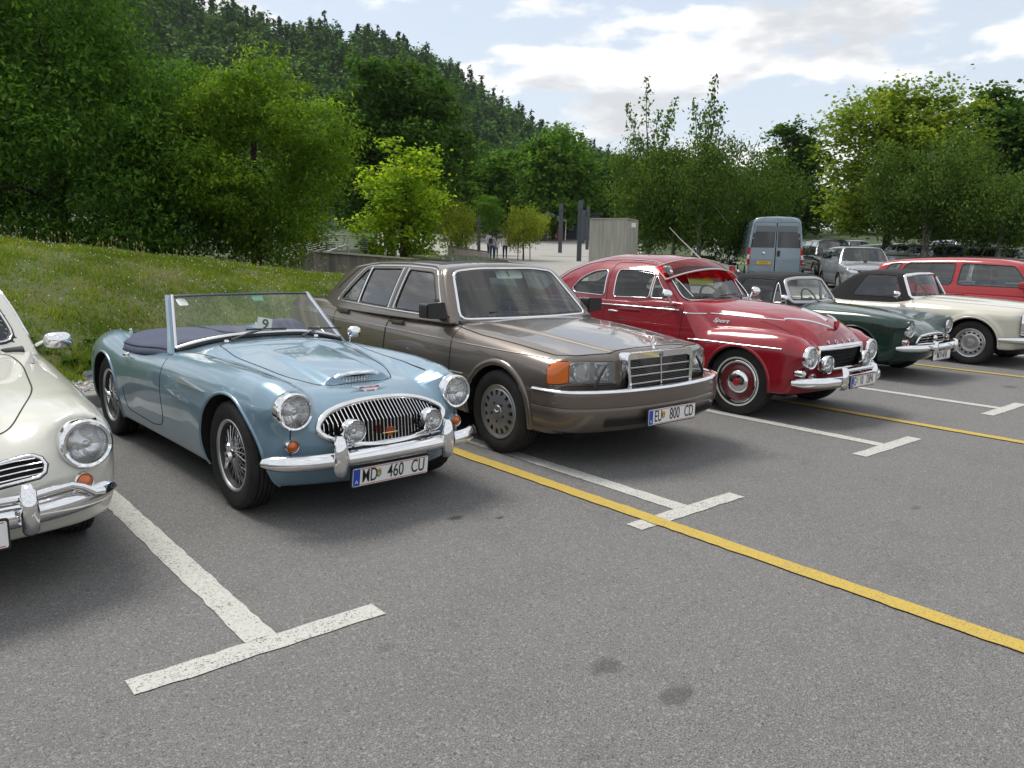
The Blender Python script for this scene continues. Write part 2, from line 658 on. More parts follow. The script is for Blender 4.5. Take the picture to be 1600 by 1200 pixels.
class Shell:
    """quad skin of an implicit body F(x,y,z)<0, found by rays from an axis along y"""
    def __init__(s, F, yA, yB, zA, zB, cell=0.02, rmax=3.0, rad=0.75):
        s.F0 = F
        s.cell = cell
        nt = max(int(math.pi * rad / cell), 16)
        th = np.linspace(0, math.pi, nt)
        nh = max(int(0.5 * math.pi * rad / cell), 8)
        ph = np.linspace(0.004, math.pi / 2, nh)
        ny = max(int((yB - yA) / cell), 2)
        rows = []
        for p in ph[:-1]: rows.append((yA, zA, -math.cos(p), math.sin(p)))
        for k in range(ny + 1):
            u = k / ny
            rows.append((yA + (yB - yA) * u, zA + (zB - zA) * u, 0.0, 1.0))
        for p in ph[:-1][::-1]: rows.append((yB, zB, math.cos(p), math.sin(p)))
        R = np.array(rows)
        O = np.zeros((len(R), nt, 3)); D = np.zeros((len(R), nt, 3))
        O[:, :, 1] = R[:, 0:1]; O[:, :, 2] = R[:, 1:2]
        D[:, :, 0] = R[:, 3:4] * np.sin(th); D[:, :, 1] = R[:, 2:3]; D[:, :, 2] = -R[:, 3:4] * np.cos(th)
        O = O.reshape(-1, 3); D = D.reshape(-1, 3)
        lo = np.zeros(len(O)); hi = np.full(len(O), rmax)
        for _ in range(26):
            mid = 0.5 * (lo + hi)
            P = O + D * mid[:, None]
            ins = F(P[:, 0], P[:, 1], P[:, 2]) < 0
            lo = np.where(ins, mid, lo); hi = np.where(ins, hi, mid)
        P = (O + D * lo[:, None]).reshape(len(R), nt, 3)
        P[:, 0, 0] = 0; P[:, -1, 0] = 0
        Pm = P[:, nt - 2:0:-1].copy(); Pm[..., 0] *= -1
        G = np.concatenate([P, Pm], 1)
        nr, nc = G.shape[:2]
        s.V = G.reshape(-1, 3)
        i = np.arange(nr - 1)[:, None]; j = np.arange(nc)[None, :]
        a = i * nc + j; b = i * nc + (j + 1) % nc
        s.Q = np.stack([a, a + nc, b + nc, b], -1).reshape(-1, 4)
        s.N = s.grad(s.V)

    def F(s, P): return s.F0(P[:, 0], P[:, 1], P[:, 2])

    def grad(s, P, e=0.004):
        g = np.zeros_like(P)
        for k in range(3):
            d = np.zeros(3); d[k] = e
            g[:, k] = s.F(P + d) - s.F(P - d)
        return g / (np.linalg.norm(g, axis=1, keepdims=True) + 1e-12)

    def refit(s, idx, axis):
        P = s.V[idx].copy()
        for _ in range(6):
            f = s.F(P)
            d = np.zeros(3); d[axis] = 0.003
            g = (s.F(P + d) - s.F(P - d)) / 0.006
            st = np.where(np.abs(g) > 0.05, f / np.where(np.abs(g) > 0.05, g, 1), 0)
            P[:, axis] -= np.clip(st, -0.03, 0.03)
        s.V[idx] = P
        s.N[idx] = s.grad(P)

    def snap(s, poly, axes=(1, 2), filt=None, tol=0.62):
        poly = np.asarray(poly, float)
        ax3 = 3 - axes[0] - axes[1]
        P = s.V[:, axes]
        m = np.all((P > poly.min(0) - 0.05) & (P < poly.max(0) + 0.05), axis=1)
        if filt is not None: m &= filt(s.V, s.N)
        idx = np.nonzero(m)[0]
        if not len(idx): return
        d, q = near_poly(P[idx], poly)
        k = d < tol * s.cell
        idx = idx[k]
        s.V[np.ix_(idx, axes)] = q[k]
        s.refit(idx, ax3)

    def faces_in(s, poly, axes=(1, 2), filt=None):
        c = s.V[s.Q].mean(1)
        n = s.N[s.Q].mean(1)
        m = in_poly(c[:, axes], np.asarray(poly, float))
        if filt is not None: m &= filt(c, n)
        return m

    def cut(s, poly, axes=(1, 2), filt=None):
        """snap to the outline; take those faces out and return them"""
        s.snap(poly, axes, filt)
        m = s.faces_in(poly, axes, filt)
        q = s.Q[m]
        s.Q = s.Q[~m]
        return q

    def drop(s, mask_fn):
        c = s.V[s.Q].mean(1)
        m = mask_fn(c)
        q = s.Q[m]
        s.Q = s.Q[~m]
        return q

    def obj(s, name, q, mat, parent, off=0.0, flip=False):
        u, inv = np.unique(q, return_inverse=True)
        V = s.V[u] + s.N[u] * off
        Fc = inv.reshape(q.shape)
        N = s.N[u]
        if flip: Fc = Fc[:, ::-1]; N = -N
        return mk(name, V, Fc, mat, parent, True, N)

    def islands(s, q):
        lab = np.arange(len(s.V))
        while True:
            m = lab[q].min(1)
            new = lab.copy()
            for c in range(4): np.minimum.at(new, q[:, c], m)
            new = new[new]
            if np.array_equal(new, lab): break
            lab = new
        return lab[q[:, 0]]

    def panels(s, name, mat, parent, small=12):
        """every separate sheet of what is left becomes a panel of its own"""
        l = s.islands(s.Q)
        ids, cnt = np.unique(l, return_counts=True)
        big = ids[np.argmax(cnt)]
        for i, c in zip(ids, cnt):
            if c < small: continue
            s.obj(name if i == big else 'body_panel', s.Q[l == i], mat, parent)

    def onto(s, P2, axes, sign):
        """2-D points -> on the skin, seen along the third axis from outside"""
        P2 = np.asarray(P2, float)
        ax3 = 3 - axes[0] - axes[1]
        n = len(P2)
        T = np.linspace(*((5.0, -2.6, 300) if ax3 == 1 else (2.4, -1.0 if ax3 != 2 else 0.0, 240)))
        P = np.zeros((n, 3)); P[:, axes[0]] = P2[:, 0]; P[:, axes[1]] = P2[:, 1]
        lo = np.full(n, np.nan); hi = np.zeros(n)
        prev = T[0]
        for t in T:
            P[:, ax3] = sign * t
            ins = s.F(P) < 0
            new = ins & np.isnan(lo)
            lo[new] = t; hi[new] = prev
            prev = t
        bad = np.isnan(lo)
        lo[bad] = 0.0; hi[bad] = 0.0
        for _ in range(22):
            mid = 0.5 * (lo + hi)
            P[:, ax3] = sign * mid
            ins = s.F(P) < 0
            lo = np.where(ins, mid, lo); hi = np.where(ins, hi, mid)
        P[:, ax3] = sign * lo
        return P[~bad], s.grad(P)[~bad]


def sweep(P, N, prof, closed):
    """profile [(across, out)] along points with normals"""
    m = len(P)
    if closed:
        T = np.roll(P, -1, 0) - np.roll(P, 1, 0)
    else:
        T = np.gradient(P, axis=0)
    T /= (np.linalg.norm(T, axis=1, keepdims=True) + 1e-9)
    Nn = N - T * (N * T).sum(1, keepdims=True)
    Nn /= (np.linalg.norm(Nn, axis=1, keepdims=True) + 1e-9)
    B = np.cross(T, Nn)
    k = len(prof)
    V = np.stack([P + B * a + Nn * o for a, o in prof], 1).reshape(-1, 3)
    F = []
    for i in range(m if closed else m - 1):
        j = (i + 1) % m
        for c in range(k - 1):
            F.append((i * k + c, i * k + c + 1, j * k + c + 1, j * k + c))
    if not closed:
        F.append(tuple(range(k)))
        F.append(tuple((m - 1) * k + c for c in range(k))[::-1])
    return V, F


def half_round(w, hgt, n=6):
    return [(-w / 2 * math.cos(math.pi * i / n), hgt * math.sin(math.pi * i / n) - 0.001) for i in range(n + 1)]


def trim(shell, poly, name, mat, parent, axes=(1, 2), sign=-1, w=0.02, hgt=0.008, closed=True, step=0.03, lift=0.0):
    pts = resample(poly, step, closed)
    P, N = shell.onto(pts, axes, sign)
    if len(P) < 3: return None
    V, F = sweep(P + N * lift, N, half_round(w, hgt), closed)
    mb = MB().add(V, F)
    return mb.build(name, mat, parent, ang=60)


def trim_both(shell, poly, name, mat, parent, **kw):
    a = trim(shell, poly, name, mat, parent, sign=-1, **kw)
    b = trim(shell, poly, name, mat, parent, sign=1, **kw)
    return a, b


def gap(shell, poly, parent, axes=(1, 2), sign=-1, w=0.006, closed=True, step=0.03, name='panel_gap'):
    pts = resample(poly, step, closed)
    P, N = shell.onto(pts, axes, sign)
    if len(P) < 3: return
    V, F = sweep(P, N, [(-w / 2, -0.002), (-w / 2, 0.0014), (w / 2, 0.0014), (w / 2, -0.002)], closed)
    return MB().add(V, F).build(name, gap_mat, parent, ang=60)


def side(sgn=0, k=0.25):
    """filter: faces looking sideways (both sides, or one)"""
    def f(P, N):
        if sgn == 0: return np.abs(N[:, 0]) > k
        return N[:, 0] * sgn > k
    return f


def arch(sh, yc, zc, r, mats, parent, lip=0.012, xin=0.42, lipmat=None, zbot=0.05, flat=0.0, lipw=0.02):
    """cut the wheel opening on both sides, add rolled lip and dark well"""
    a = circ((yc, zc), r, 40, -0.35, math.pi + 0.35)
    poly = np.vstack([a, [(yc - r * math.cos(0.35) - flat, zbot)], [(yc + r * math.cos(0.35) + flat, zbot)]])
    sh.snap(poly, (1, 2), side(0, 0.2))
    m = sh.faces_in(poly, (1, 2), lambda c, n: np.abs(c[:, 0]) > xin)
    sh.Q = sh.Q[~m]
    arc = circ((yc, zc), r, 44, -0.45, math.pi + 0.45)
    arc = arc[arc[:, 1] > zbot + 0.06]
    for sg in (-1, 1):
        P, N = sh.onto(arc, (1, 2), sg)
        if len(P) < 5: continue
        if lip:
            V, F = sweep(P, N, half_round(lipw, lip), False)
            MB().add(V, F).build('wheel_arch_lip', lipmat or mats, parent, ang=60)
        Pi = P.copy(); Pi[:, 0] = sg * xin
        Po = P - N * 0.002
        n = len(P)
        V = np.vstack([Po, Pi]); F = [(i, i + 1, n + i + 1, n + i) for i in range(n - 1)]
        F.append(tuple(range(n, 2 * n)))
        mk('wheel_well', V, F, black_void, parent, False)


def inner_wall(shell, q, parent, off=-0.03, name='cabin_lining', mat=None):
    return shell.obj(name, q, mat or headliner, parent, off, True)


# ------------------------------------------------------------------ car furniture
def lamp(parent, name, c, r, depth=0.05, yaw=0.0, pitch=0.0, ring=0.018, lens_bulge=0.022, ring_mat=None, lens=None, dome=True, clear=False, bulb=True):
    """round lamp facing -y"""
    o = empty(name, c, 0, parent)
    o.rotation_euler = (pitch, 0, yaw)
    R = r
    MB().lathe([(depth, R * 0.99), (0.012, R), (-0.004, R * 0.985), (-0.012, R - ring * 0.45), (-0.008, R - ring), (0.006, R - ring * 1.15)], 40, 'y').build('bezel', ring_mat or chrome, o, ang=50)
    ri = R - ring
    if lens is None:
        MB().lathe([(0.004, ri), (0.02, ri * 0.8), (0.034, ri * 0.5), (0.04, 0.012), (0.041, 0.0005)], 32, 'y').build('reflector', reflector, o, ang=60)
        if bulb:
            MB().lathe([(0.04, 0.02), (0.012, 0.02), (0.004, 0.014), (0.001, 0.0005)], 16, 'y').build('bulb_cap', chrome, o, ang=60)
    prof = [(-0.004 - lens_bulge * (1 - t * t), max(ri * t, 0.0004)) for t in (1.0, 0.9, 0.75, 0.55, 0.3, 0.0)]
    MB().lathe(prof, 32, 'y').build('lens', lens or head_lens, o, ang=60)
    return o


def set_lamp(sh, car, name, x, z, r, hole=0.9, fwd=0.0, **kw):
    """open the nose for a round lamp and stand the lamp in it"""
    c = circ((x, z), r * hole, 40)
    P, N = sh.onto(circ((x, z), r, 40), (0, 2), -1)
    sh.cut(c, (0, 2), lambda Q, M_: (Q[:, 1] < -0.2))
    yy = float(np.percentile(P[:, 1], 12)) if len(P) else -0.5
    return lamp(car, name, (x, yy - fwd, z), r, **kw)


def place_text(me, name, mat, parent, P, N, right, lift=0.004):
    n = Vector(N).normalized()
    r = Vector(right)
    r = (r - n * r.dot(n)).normalized()
    u = n.cross(r)
    o = link(name, me, mat, parent)
    m = Matrix((r, u, n)).transposed().to_4x4()
    m.translation = Vector(P) + n * lift
    o.matrix_local = m
    return o


def fluted_lens(milk=0.14, name='fluted_lens'):
    m = bpy.data.materials.new(name)
    m.use_nodes = True
    nt = m.node_tree
    nt.nodes.clear()
    N, L = nt.nodes.new, nt.links.new
    out = N('ShaderNodeOutputMaterial')
    tr = N('ShaderNodeBsdfTransparent'); tr.inputs['Color'].default_value = (0.97, 0.98, 0.98, 1)
    gl = N('ShaderNodeBsdfGlossy'); gl.inputs['Roughness'].default_value = 0.05
    df = N('ShaderNodeBsdfDiffuse'); df.inputs['Color'].default_value = (0.85, 0.87, 0.87, 1)
    tc = N('ShaderNodeTexCoord')
    wv = N('ShaderNodeTexWave'); wv.inputs['Scale'].default_value = 38; wv.inputs['Distortion'].default_value = 0.6; wv.bands_direction = 'X'
    L(tc.outputs['Object'], wv.inputs['Vector'])
    bp = N('ShaderNodeBump'); bp.inputs['Strength'].default_value = 0.55; bp.inputs['Distance'].default_value = 0.004
    L(wv.outputs['Fac'], bp.inputs['Height'])
    L(bp.outputs[0], gl.inputs['Normal'])
    m1 = N('ShaderNodeMixShader'); m1.inputs[0].default_value = milk
    L(tr.outputs[0], m1.inputs[1]); L(df.outputs[0], m1.inputs[2])
    lw = N('ShaderNodeFresnel'); lw.inputs['IOR'].default_value = 1.6
    L(bp.outputs[0], lw.inputs['Normal'])
    m2 = N('ShaderNodeMixShader')
    L(lw.outputs[0], m2.inputs[0]); L(m1.outputs[0], m2.inputs[1]); L(gl.outputs[0], m2.inputs[2])
    L(m2.outputs[0], out.inputs['Surface'])
    return m


head_lens = fluted_lens()
block_lens = fluted_lens(0.22, 'block_lens')


def tyre_mesh(r, w, rim, n=72, square=0.5):
    """lathed tyre around x with tread ribs and a blocky shoulder"""
    hw = w / 2
    sh = r - rim
    prof = [(-hw * 0.72, rim - 0.012), (-hw * 0.86, rim + 0.004), (-hw * 0.97, rim + sh * 0.28), (-hw * 1.02, rim + sh * 0.5), (-hw * 0.99, rim + sh * 0.72), (-hw * (0.86 + 0.06 * square), r - 0.020), (-hw * (0.80 + 0.04 * square), r - 0.008)]
    tread = []
    m = 5
    tw = hw * 0.80
    for k in range(m):
        a = -tw + 2 * tw * k / m
        b = a + 2 * tw / m
        g = 0.0035
        cr = lambda x: r - 0.006 * (x / tw) ** 2
        tread += [(a + g, cr(a)), (b - g, cr(b)), (b - g + 0.0005, cr(b) - 0.009), (b + g - 0.0005, cr(b) - 0.009)]
    tread = tread[:-2]
    full = prof + tread + [(-a, rr) for a, rr in prof[::-1]]
    mb = MB().lathe(full, n, 'x')
    # cross cuts in the tread: alternate columns of tread rings pulled in
    V = np.array(mb.V).reshape(len(full), n, 3)
    for i in range(len(prof) - 1, len(full) - len(prof) + 1):
        for k in range(n):
            if (k + (i // 4)) % 3 == 0:
                V[i, k, 1:] *= (r - 0.005) / r
    mb.V = [tuple(v) for v in V.reshape(-1, 3)]
    return mb


def wheel_root(parent, c, flip):
    o = empty('wheel', c, math.pi if flip else 0.0, parent)
    return o


def put_wheels(parent, proto, places):
    """proto: wheel facing -x with its parts; places: (x, y, z)"""
    for i, (x, y, z) in enumerate(places):
        w = proto if i == 0 else copy_tree(proto)
        w.parent = parent
        w.location = (x, y, z)
        w.rotation_euler = (random.uniform(0, 6.0), 0, 0) if x < 0 else (random.uniform(0, 6.0), 0, math.pi)


def plate(parent, c, w, h, txt, crest, yaw=0.0, pitch=0.0, tsize=0.085, band=True, chars=None):
    o = empty('number_plate', c, 0, parent)
    o.rotation_euler = (pitch, 0, yaw)
    MB().prism(rpoly([(-w / 2 - .008, -h / 2 - .008), (w / 2 + .008, -h / 2 - .008), (w / 2 + .008, h / 2 + .008), (-w / 2 - .008, h / 2 + .008)], 0.012), 'y', 0.0, 0.014).build('plate_frame', black_plastic, o)
    MB().prism(rpoly([(-w / 2, -h / 2), (w / 2, -h / 2), (w / 2, h / 2), (-w / 2, h / 2)], 0.010), 'y', -0.003, 0.004).build('plate_panel', white_paint, o)
    for zz in (-h / 2 + 0.006, h / 2 - 0.006):
        MB().box((0.02, -0.0035, zz), (w - 0.06, 0.001, 0.0035)).build('plate_stripe', plate_red, o)
    if band:
        MB().box((-w / 2 + 0.024, -0.0037, 0), (0.042, 0.0012, h - 0.008)).build('country_band', plate_blue, o)
        me = text_mesh('A', 0.03, 0.0004)
        t = link('country_letter', me, white_paint, o, (-w / 2 + 0.024, -0.005, -h / 2 + 0.026))
        t.rotation_euler = (math.pi / 2, 0, 0)
    for s_, x_, sc in chars:
        me = text_mesh(s_, h * 1.06, 0.0005, sc, 0.003)
        t = link('plate_lettering', me, plate_black, o, (x_ * w, -0.0045, 0.0))
        t.rotation_euler = (math.pi / 2, 0, 0)
    if crest:
        cx, cm, cm2 = crest
        sp = [(-0.016, 0.018), (0.016, 0.018), (0.016, -0.004), (0.009, -0.016), (0, -0.022), (-0.009, -0.016), (-0.016, -0.004)]
        MB().prism([(cx * w + a, b + 0.002) for a, b in sp], 'y', -0.0048, -0.002).build('crest', cm, o)
        MB().prism([(cx * w + a * 0.55, b * 0.6 + 0.002) for a, b in sp], 'y', -0.0056, -0.003).build('crest_charge', cm2, o)
        MB().prism([(cx * w + a, 0.022 + b) for a, b in [(-0.014, 0), (0.014, 0), (0.016, 0.012), (0.007, 0.006), (0, 0.014), (-0.007, 0.006), (-0.016, 0.012)]], 'y', -0.0048, -0.002).build('crest_crown', principled('crest_gold', (0.6, 0.4, 0.05), 0.4), o)
    return o


def seat(parent, c, mat, w=0.5, h=0.62, head=True, recline=0.22):
    o = empty('seat', c, 0, parent)
    ca, sa = math.cos(recline), math.sin(recline)
    MB().prism(rpoly([(-0.28, 0.0), (0.25, 0.0), (0.25, 0.14), (-0.28, 0.17)], 0.05), 'x', -w / 2, w / 2).build('seat_cushion', mat, o, bevel=0.02)
    back = rpoly([(0.16, 0.10), (0.28, 0.08), (0.28 + h * sa, 0.08 + h * ca), (0.19 + h * sa, 0.10 + h * ca)], 0.045)
    MB().prism(back, 'x', -w / 2 + 0.01, w / 2 - 0.01).build('seat_back', mat, o, bevel=0.02)
    if head:
        y0, z0 = 0.235 + h * sa, 0.10 + h * ca
        MB().prism(rpoly([(y0 - 0.05, z0 + 0.02), (y0 + 0.05, z0 + 0.02), (y0 + 0.08, z0 + 0.19), (y0, z0 + 0.19)], 0.03), 'x', -0.13, 0.13).build('headrest', mat, o, bevel=0.02)
    return o


def steering(parent, c, r=0.2, tilt=0.5, mat=None):
    o = empty('steering_wheel', c, 0, parent)
    o.rotation_euler = (-tilt, 0, 0)
    t = np.linspace(0, 2 * math.pi, 33)[:-1]
    MB().tube([(r * math.cos(a), 0, r * math.sin(a)) for a in t], 0.012, 8, True).build('wheel_rim', mat or black_plastic, o, ang=60)
    mb = MB()
    for a in (0.1, math.pi - 0.1, -math.pi / 2):
        mb.tube([(0, -0.02, 0), (r * math.cos(a), 0, r * math.sin(a))], 0.009, 6)
    mb.lathe([(-0.03, 0.0005), (-0.03, 0.05), (0.01, 0.05)], 16, 'y')
    mb.build('wheel_spoke', mat or black_plastic, o)
    return o


def mirror(parent, base, head, size=(0.11, 0.07), mat=None, yaw=0.0):
    o = empty('door_mirror', base, 0, parent)
    hx, hy, hz = (head[i] - base[i] for i in range(3))
    MB().tube([(0, 0, 0), (hx * 0.4, hy * 0.4, hz * 0.9), (hx, hy, hz)], [0.012, 0.008, 0.008], 8).build('mirror_stem', mat or chrome, o)
    a, b = size
    prof = [(-0.055, 0.0005), (-0.05, 0.35), (-0.03, 0.75), (0.0, 0.97), (0.02, 1.0), (0.024, 0.97)]
    mb = MB()
    n = 24
    V = []
    for yy, k in prof:
        for q in range(n):
            t = 2 * math.pi * q / n
            V.append((hx + a * k * math.copysign(abs(math.cos(t)) ** 0.7, math.cos(t)), hy + yy, hz + b * k * math.copysign(abs(math.sin(t)) ** 0.7, math.sin(t))))
    F = [(i * n + q, i * n + (q + 1) % n, (i + 1) * n + (q + 1) % n, (i + 1) * n + q) for i in range(len(prof) - 1) for q in range(n)]
    mb.add(V, F).build('mirror_housing', mat or chrome, o)
    mb2 = MB()
    mb2.add([(hx + a * 0.93 * math.cos(2 * math.pi * q / n), hy + 0.022, hz + b * 0.93 * math.sin(2 * math.pi * q / n)) for q in range(n)], [tuple(range(n))]).build('mirror_glass', principled('mirror_glass', (0.7, 0.72, 0.74), 0.02, 1.0), o)
    return o


def wiper(parent, a, b, c, blade=0.42):
    """arm from pivot a to b, blade centred on b along direction c"""
    o = empty('wiper', (0, 0, 0), 0, parent)
    a, b, c = map(np.array, (a, b, c))
    c = c / np.linalg.norm(c)
    MB().tube([a, a + (b - a) * 0.5 + np.array((0, 0, 0.012)), b], [0.008, 0.005, 0.004], 6).build('wiper_arm', principled('wiper_metal', (0.12, 0.12, 0.12), 0.35, 0.9), o)
    MB().tube([b - c * blade / 2, b, b + c * blade / 2], 0.006, 6).build('wiper_blade', black_plastic, o)
    return o

# ------------------------------------------------------------------ terrain heights
def gz(x, y):
    """ground height: level near the camera, climbing gently further off"""
    r = min(math.hypot(x, y), 120.0)
    t = r - 14.0
    z = 0.0 if t <= 0 else (0.0265 * t * t / 16.0 if t < 8.0 else 0.0265 * (t - 4.0))
    return z + (0.0007 * (r - 60.0) ** 2 if r > 60.0 else 0.0)


def polar(az, dist, z=None):
    """point at a compass bearing (degrees from +Y towards +X) and distance from the origin"""
    x, y = dist * math.sin(math.radians(az)), dist * math.cos(math.radians(az))
    return (x, y, gz(x, y) if z is None else z)


crest_h = C((-14.0, 1.60), (-4.0, 1.52), (1.8, 1.38), (3.4, 1.27), (5.2, 1.06), (6.2, 0.95), (8.6, 0.74), (11.0, 0.50), (14.0, 0.30), (17.0, 0.15))
GZ = np.vectorize(gz)


def bank_z(x, y):
    """grass mound behind the parked row"""
    x = np.asarray(x, float); y = np.asarray(y, float)
    base = GZ(x, y)
    h = crest_h(x)
    t = sstep(8.55, 13.6, y) * 0.80 + sstep(8.55, 10.4, y) * 0.20
    hump = h * t * (1 - 0.55 * sstep(16.0, 30.0, y))
    wob = 0.022 * np.sin(1.7 * x + 0.6 * y) * np.sin(0.9 * y - 0.4 * x) * sstep(8.8, 10.0, y)
    return np.maximum(base - 0.02, 0.0) + np.maximum(hump - 0.6 * np.maximum(base, 0), 0) + wob + 0.10 * (1 - sstep(8.6, 9.4, y)) * 0 + 0.06


def sheet(name, x0, x1, y0, y1, nx, ny, zf, mat, kind='structure', parent=None):
    X, Y = np.meshgrid(np.linspace(x0, x1, nx + 1), np.linspace(y0, y1, ny + 1))
    Z = zf(X, Y)
    V = np.stack([X, Y, Z], -1).reshape(-1, 3)
    i = np.arange(ny)[:, None] * (nx + 1) + np.arange(nx)[None, :]
    F = np.stack([i, i + 1, i + nx + 2, i + nx + 1], -1).reshape(-1, 4)
    o = mk(name, V, F, mat, parent)
    if kind: o['kind'] = kind
    return o


def asphalt():
    m = principled('asphalt', (0.12, 0.118, 0.115), 0.88, spec=0.35)
    k = node_kit(m)
    fine = k['noise'](170, 2, 0.7)
    grit = k['noise'](420, 2, 0.6)
    big = k['noise'](0.35, 6, 0.62)
    mid = k['noise'](2.2, 6, 0.68)
    c = k['ramp'](fine, [(0.32, (0.048, 0.047, 0.046)), (0.50, (0.135, 0.132, 0.129)), (0.70, (0.31, 0.305, 0.30))])
    c = k['mix'](k['rng'](big, 0.35, 0.68, 0.0, 0.50), c, (0.175, 0.170, 0.164))
    c = k['mix'](k['rng'](mid, 0.50, 0.78, 0.0, 0.42), c, (0.095, 0.092, 0.089))
    # stones standing out pale or dark
    vo = k['N']('ShaderNodeTexVoronoi')
    vo.inputs['Scale'].default_value = 120
    k['L'](k['tc'].outputs['Object'], vo.inputs['Vector'])
    wn = k['N']('ShaderNodeTexWhiteNoise')
    k['L'](vo.outputs['Position'], wn.inputs['Vector'])
    c = k['mix'](k['rng'](wn.outputs['Value'], 0.80, 1.0, 0.0, 0.42), c, (0.36, 0.35, 0.335))
    wn2 = k['rng'](wn.outputs['Value'], 0.10, 0.0, 0.0, 0.6)
    c = k['mix'](wn2, c, (0.045, 0.044, 0.043))
    # two oil stains, a few faint drips and a tyre rub, each with a ragged edge
    rag = k['noise'](16, 5, 0.7)
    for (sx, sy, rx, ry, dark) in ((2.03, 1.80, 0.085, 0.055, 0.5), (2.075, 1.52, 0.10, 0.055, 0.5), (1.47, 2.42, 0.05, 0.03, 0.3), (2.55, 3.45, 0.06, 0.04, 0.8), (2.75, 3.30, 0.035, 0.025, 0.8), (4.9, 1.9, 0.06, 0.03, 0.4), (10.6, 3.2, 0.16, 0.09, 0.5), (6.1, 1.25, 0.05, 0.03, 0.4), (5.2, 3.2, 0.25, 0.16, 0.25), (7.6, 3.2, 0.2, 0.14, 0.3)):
        mpn = k['N']('ShaderNodeMapping')
        mpn.vector_type = 'POINT'
        mpn.inputs['Location'].default_value = (-sx / rx, -sy / ry, 0)
        mpn.inputs['Scale'].default_value = (1 / rx, 1 / ry, 0)
        k['L'](k['tc'].outputs['Object'], mpn.inputs['Vector'])
        ln = k['N']('ShaderNodeVectorMath'); ln.operation = 'LENGTH'
        k['L'](mpn.outputs[0], ln.inputs[0])
        ad = k['N']('ShaderNodeMath'); ad.operation = 'MULTIPLY_ADD'
        k['L'](rag, ad.inputs[0]); ad.inputs[1].default_value = 1.6
        k['L'](ln.outputs['Value'], ad.inputs[2])
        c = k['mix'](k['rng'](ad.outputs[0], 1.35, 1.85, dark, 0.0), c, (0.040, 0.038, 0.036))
    k['L'](c, k['b'].inputs['Base Color'])
    k['bump'](fine, 0.10, 0.004)
    return m


def worn_paint(name, col, wear=0.5):
    m = principled(name, col, 0.75)
    k = node_kit(m)
    n1 = k['noise'](110, 3, 0.7)
    n2 = k['noise'](4.0, 4, 0.6)
    thr = k['rng'](n2, 0.3, 0.75, 0.60, 0.60 - 0.12 * wear)
    d = k['N']('ShaderNodeMath'); d.operation = 'SUBTRACT'
    k['L'](n1, d.inputs[0]); k['L'](thr, d.inputs[1])
    f = k['rng'](d.outputs[0], 0.0, 0.06, 0.0, 1.0)
    f.node.use_clamp if False else None
    c = k['mix'](f, col, (0.09, 0.088, 0.085))
    c = k['mix'](k['rng'](k['noise'](30, 4, 0.6), 0.3, 0.8, 0.0, 0.28), c, (0.22, 0.21, 0.19))
    k['L'](c, k['b'].inputs['Base Color'])
    k['bump'](n1, 0.15, 0.004)
    return m


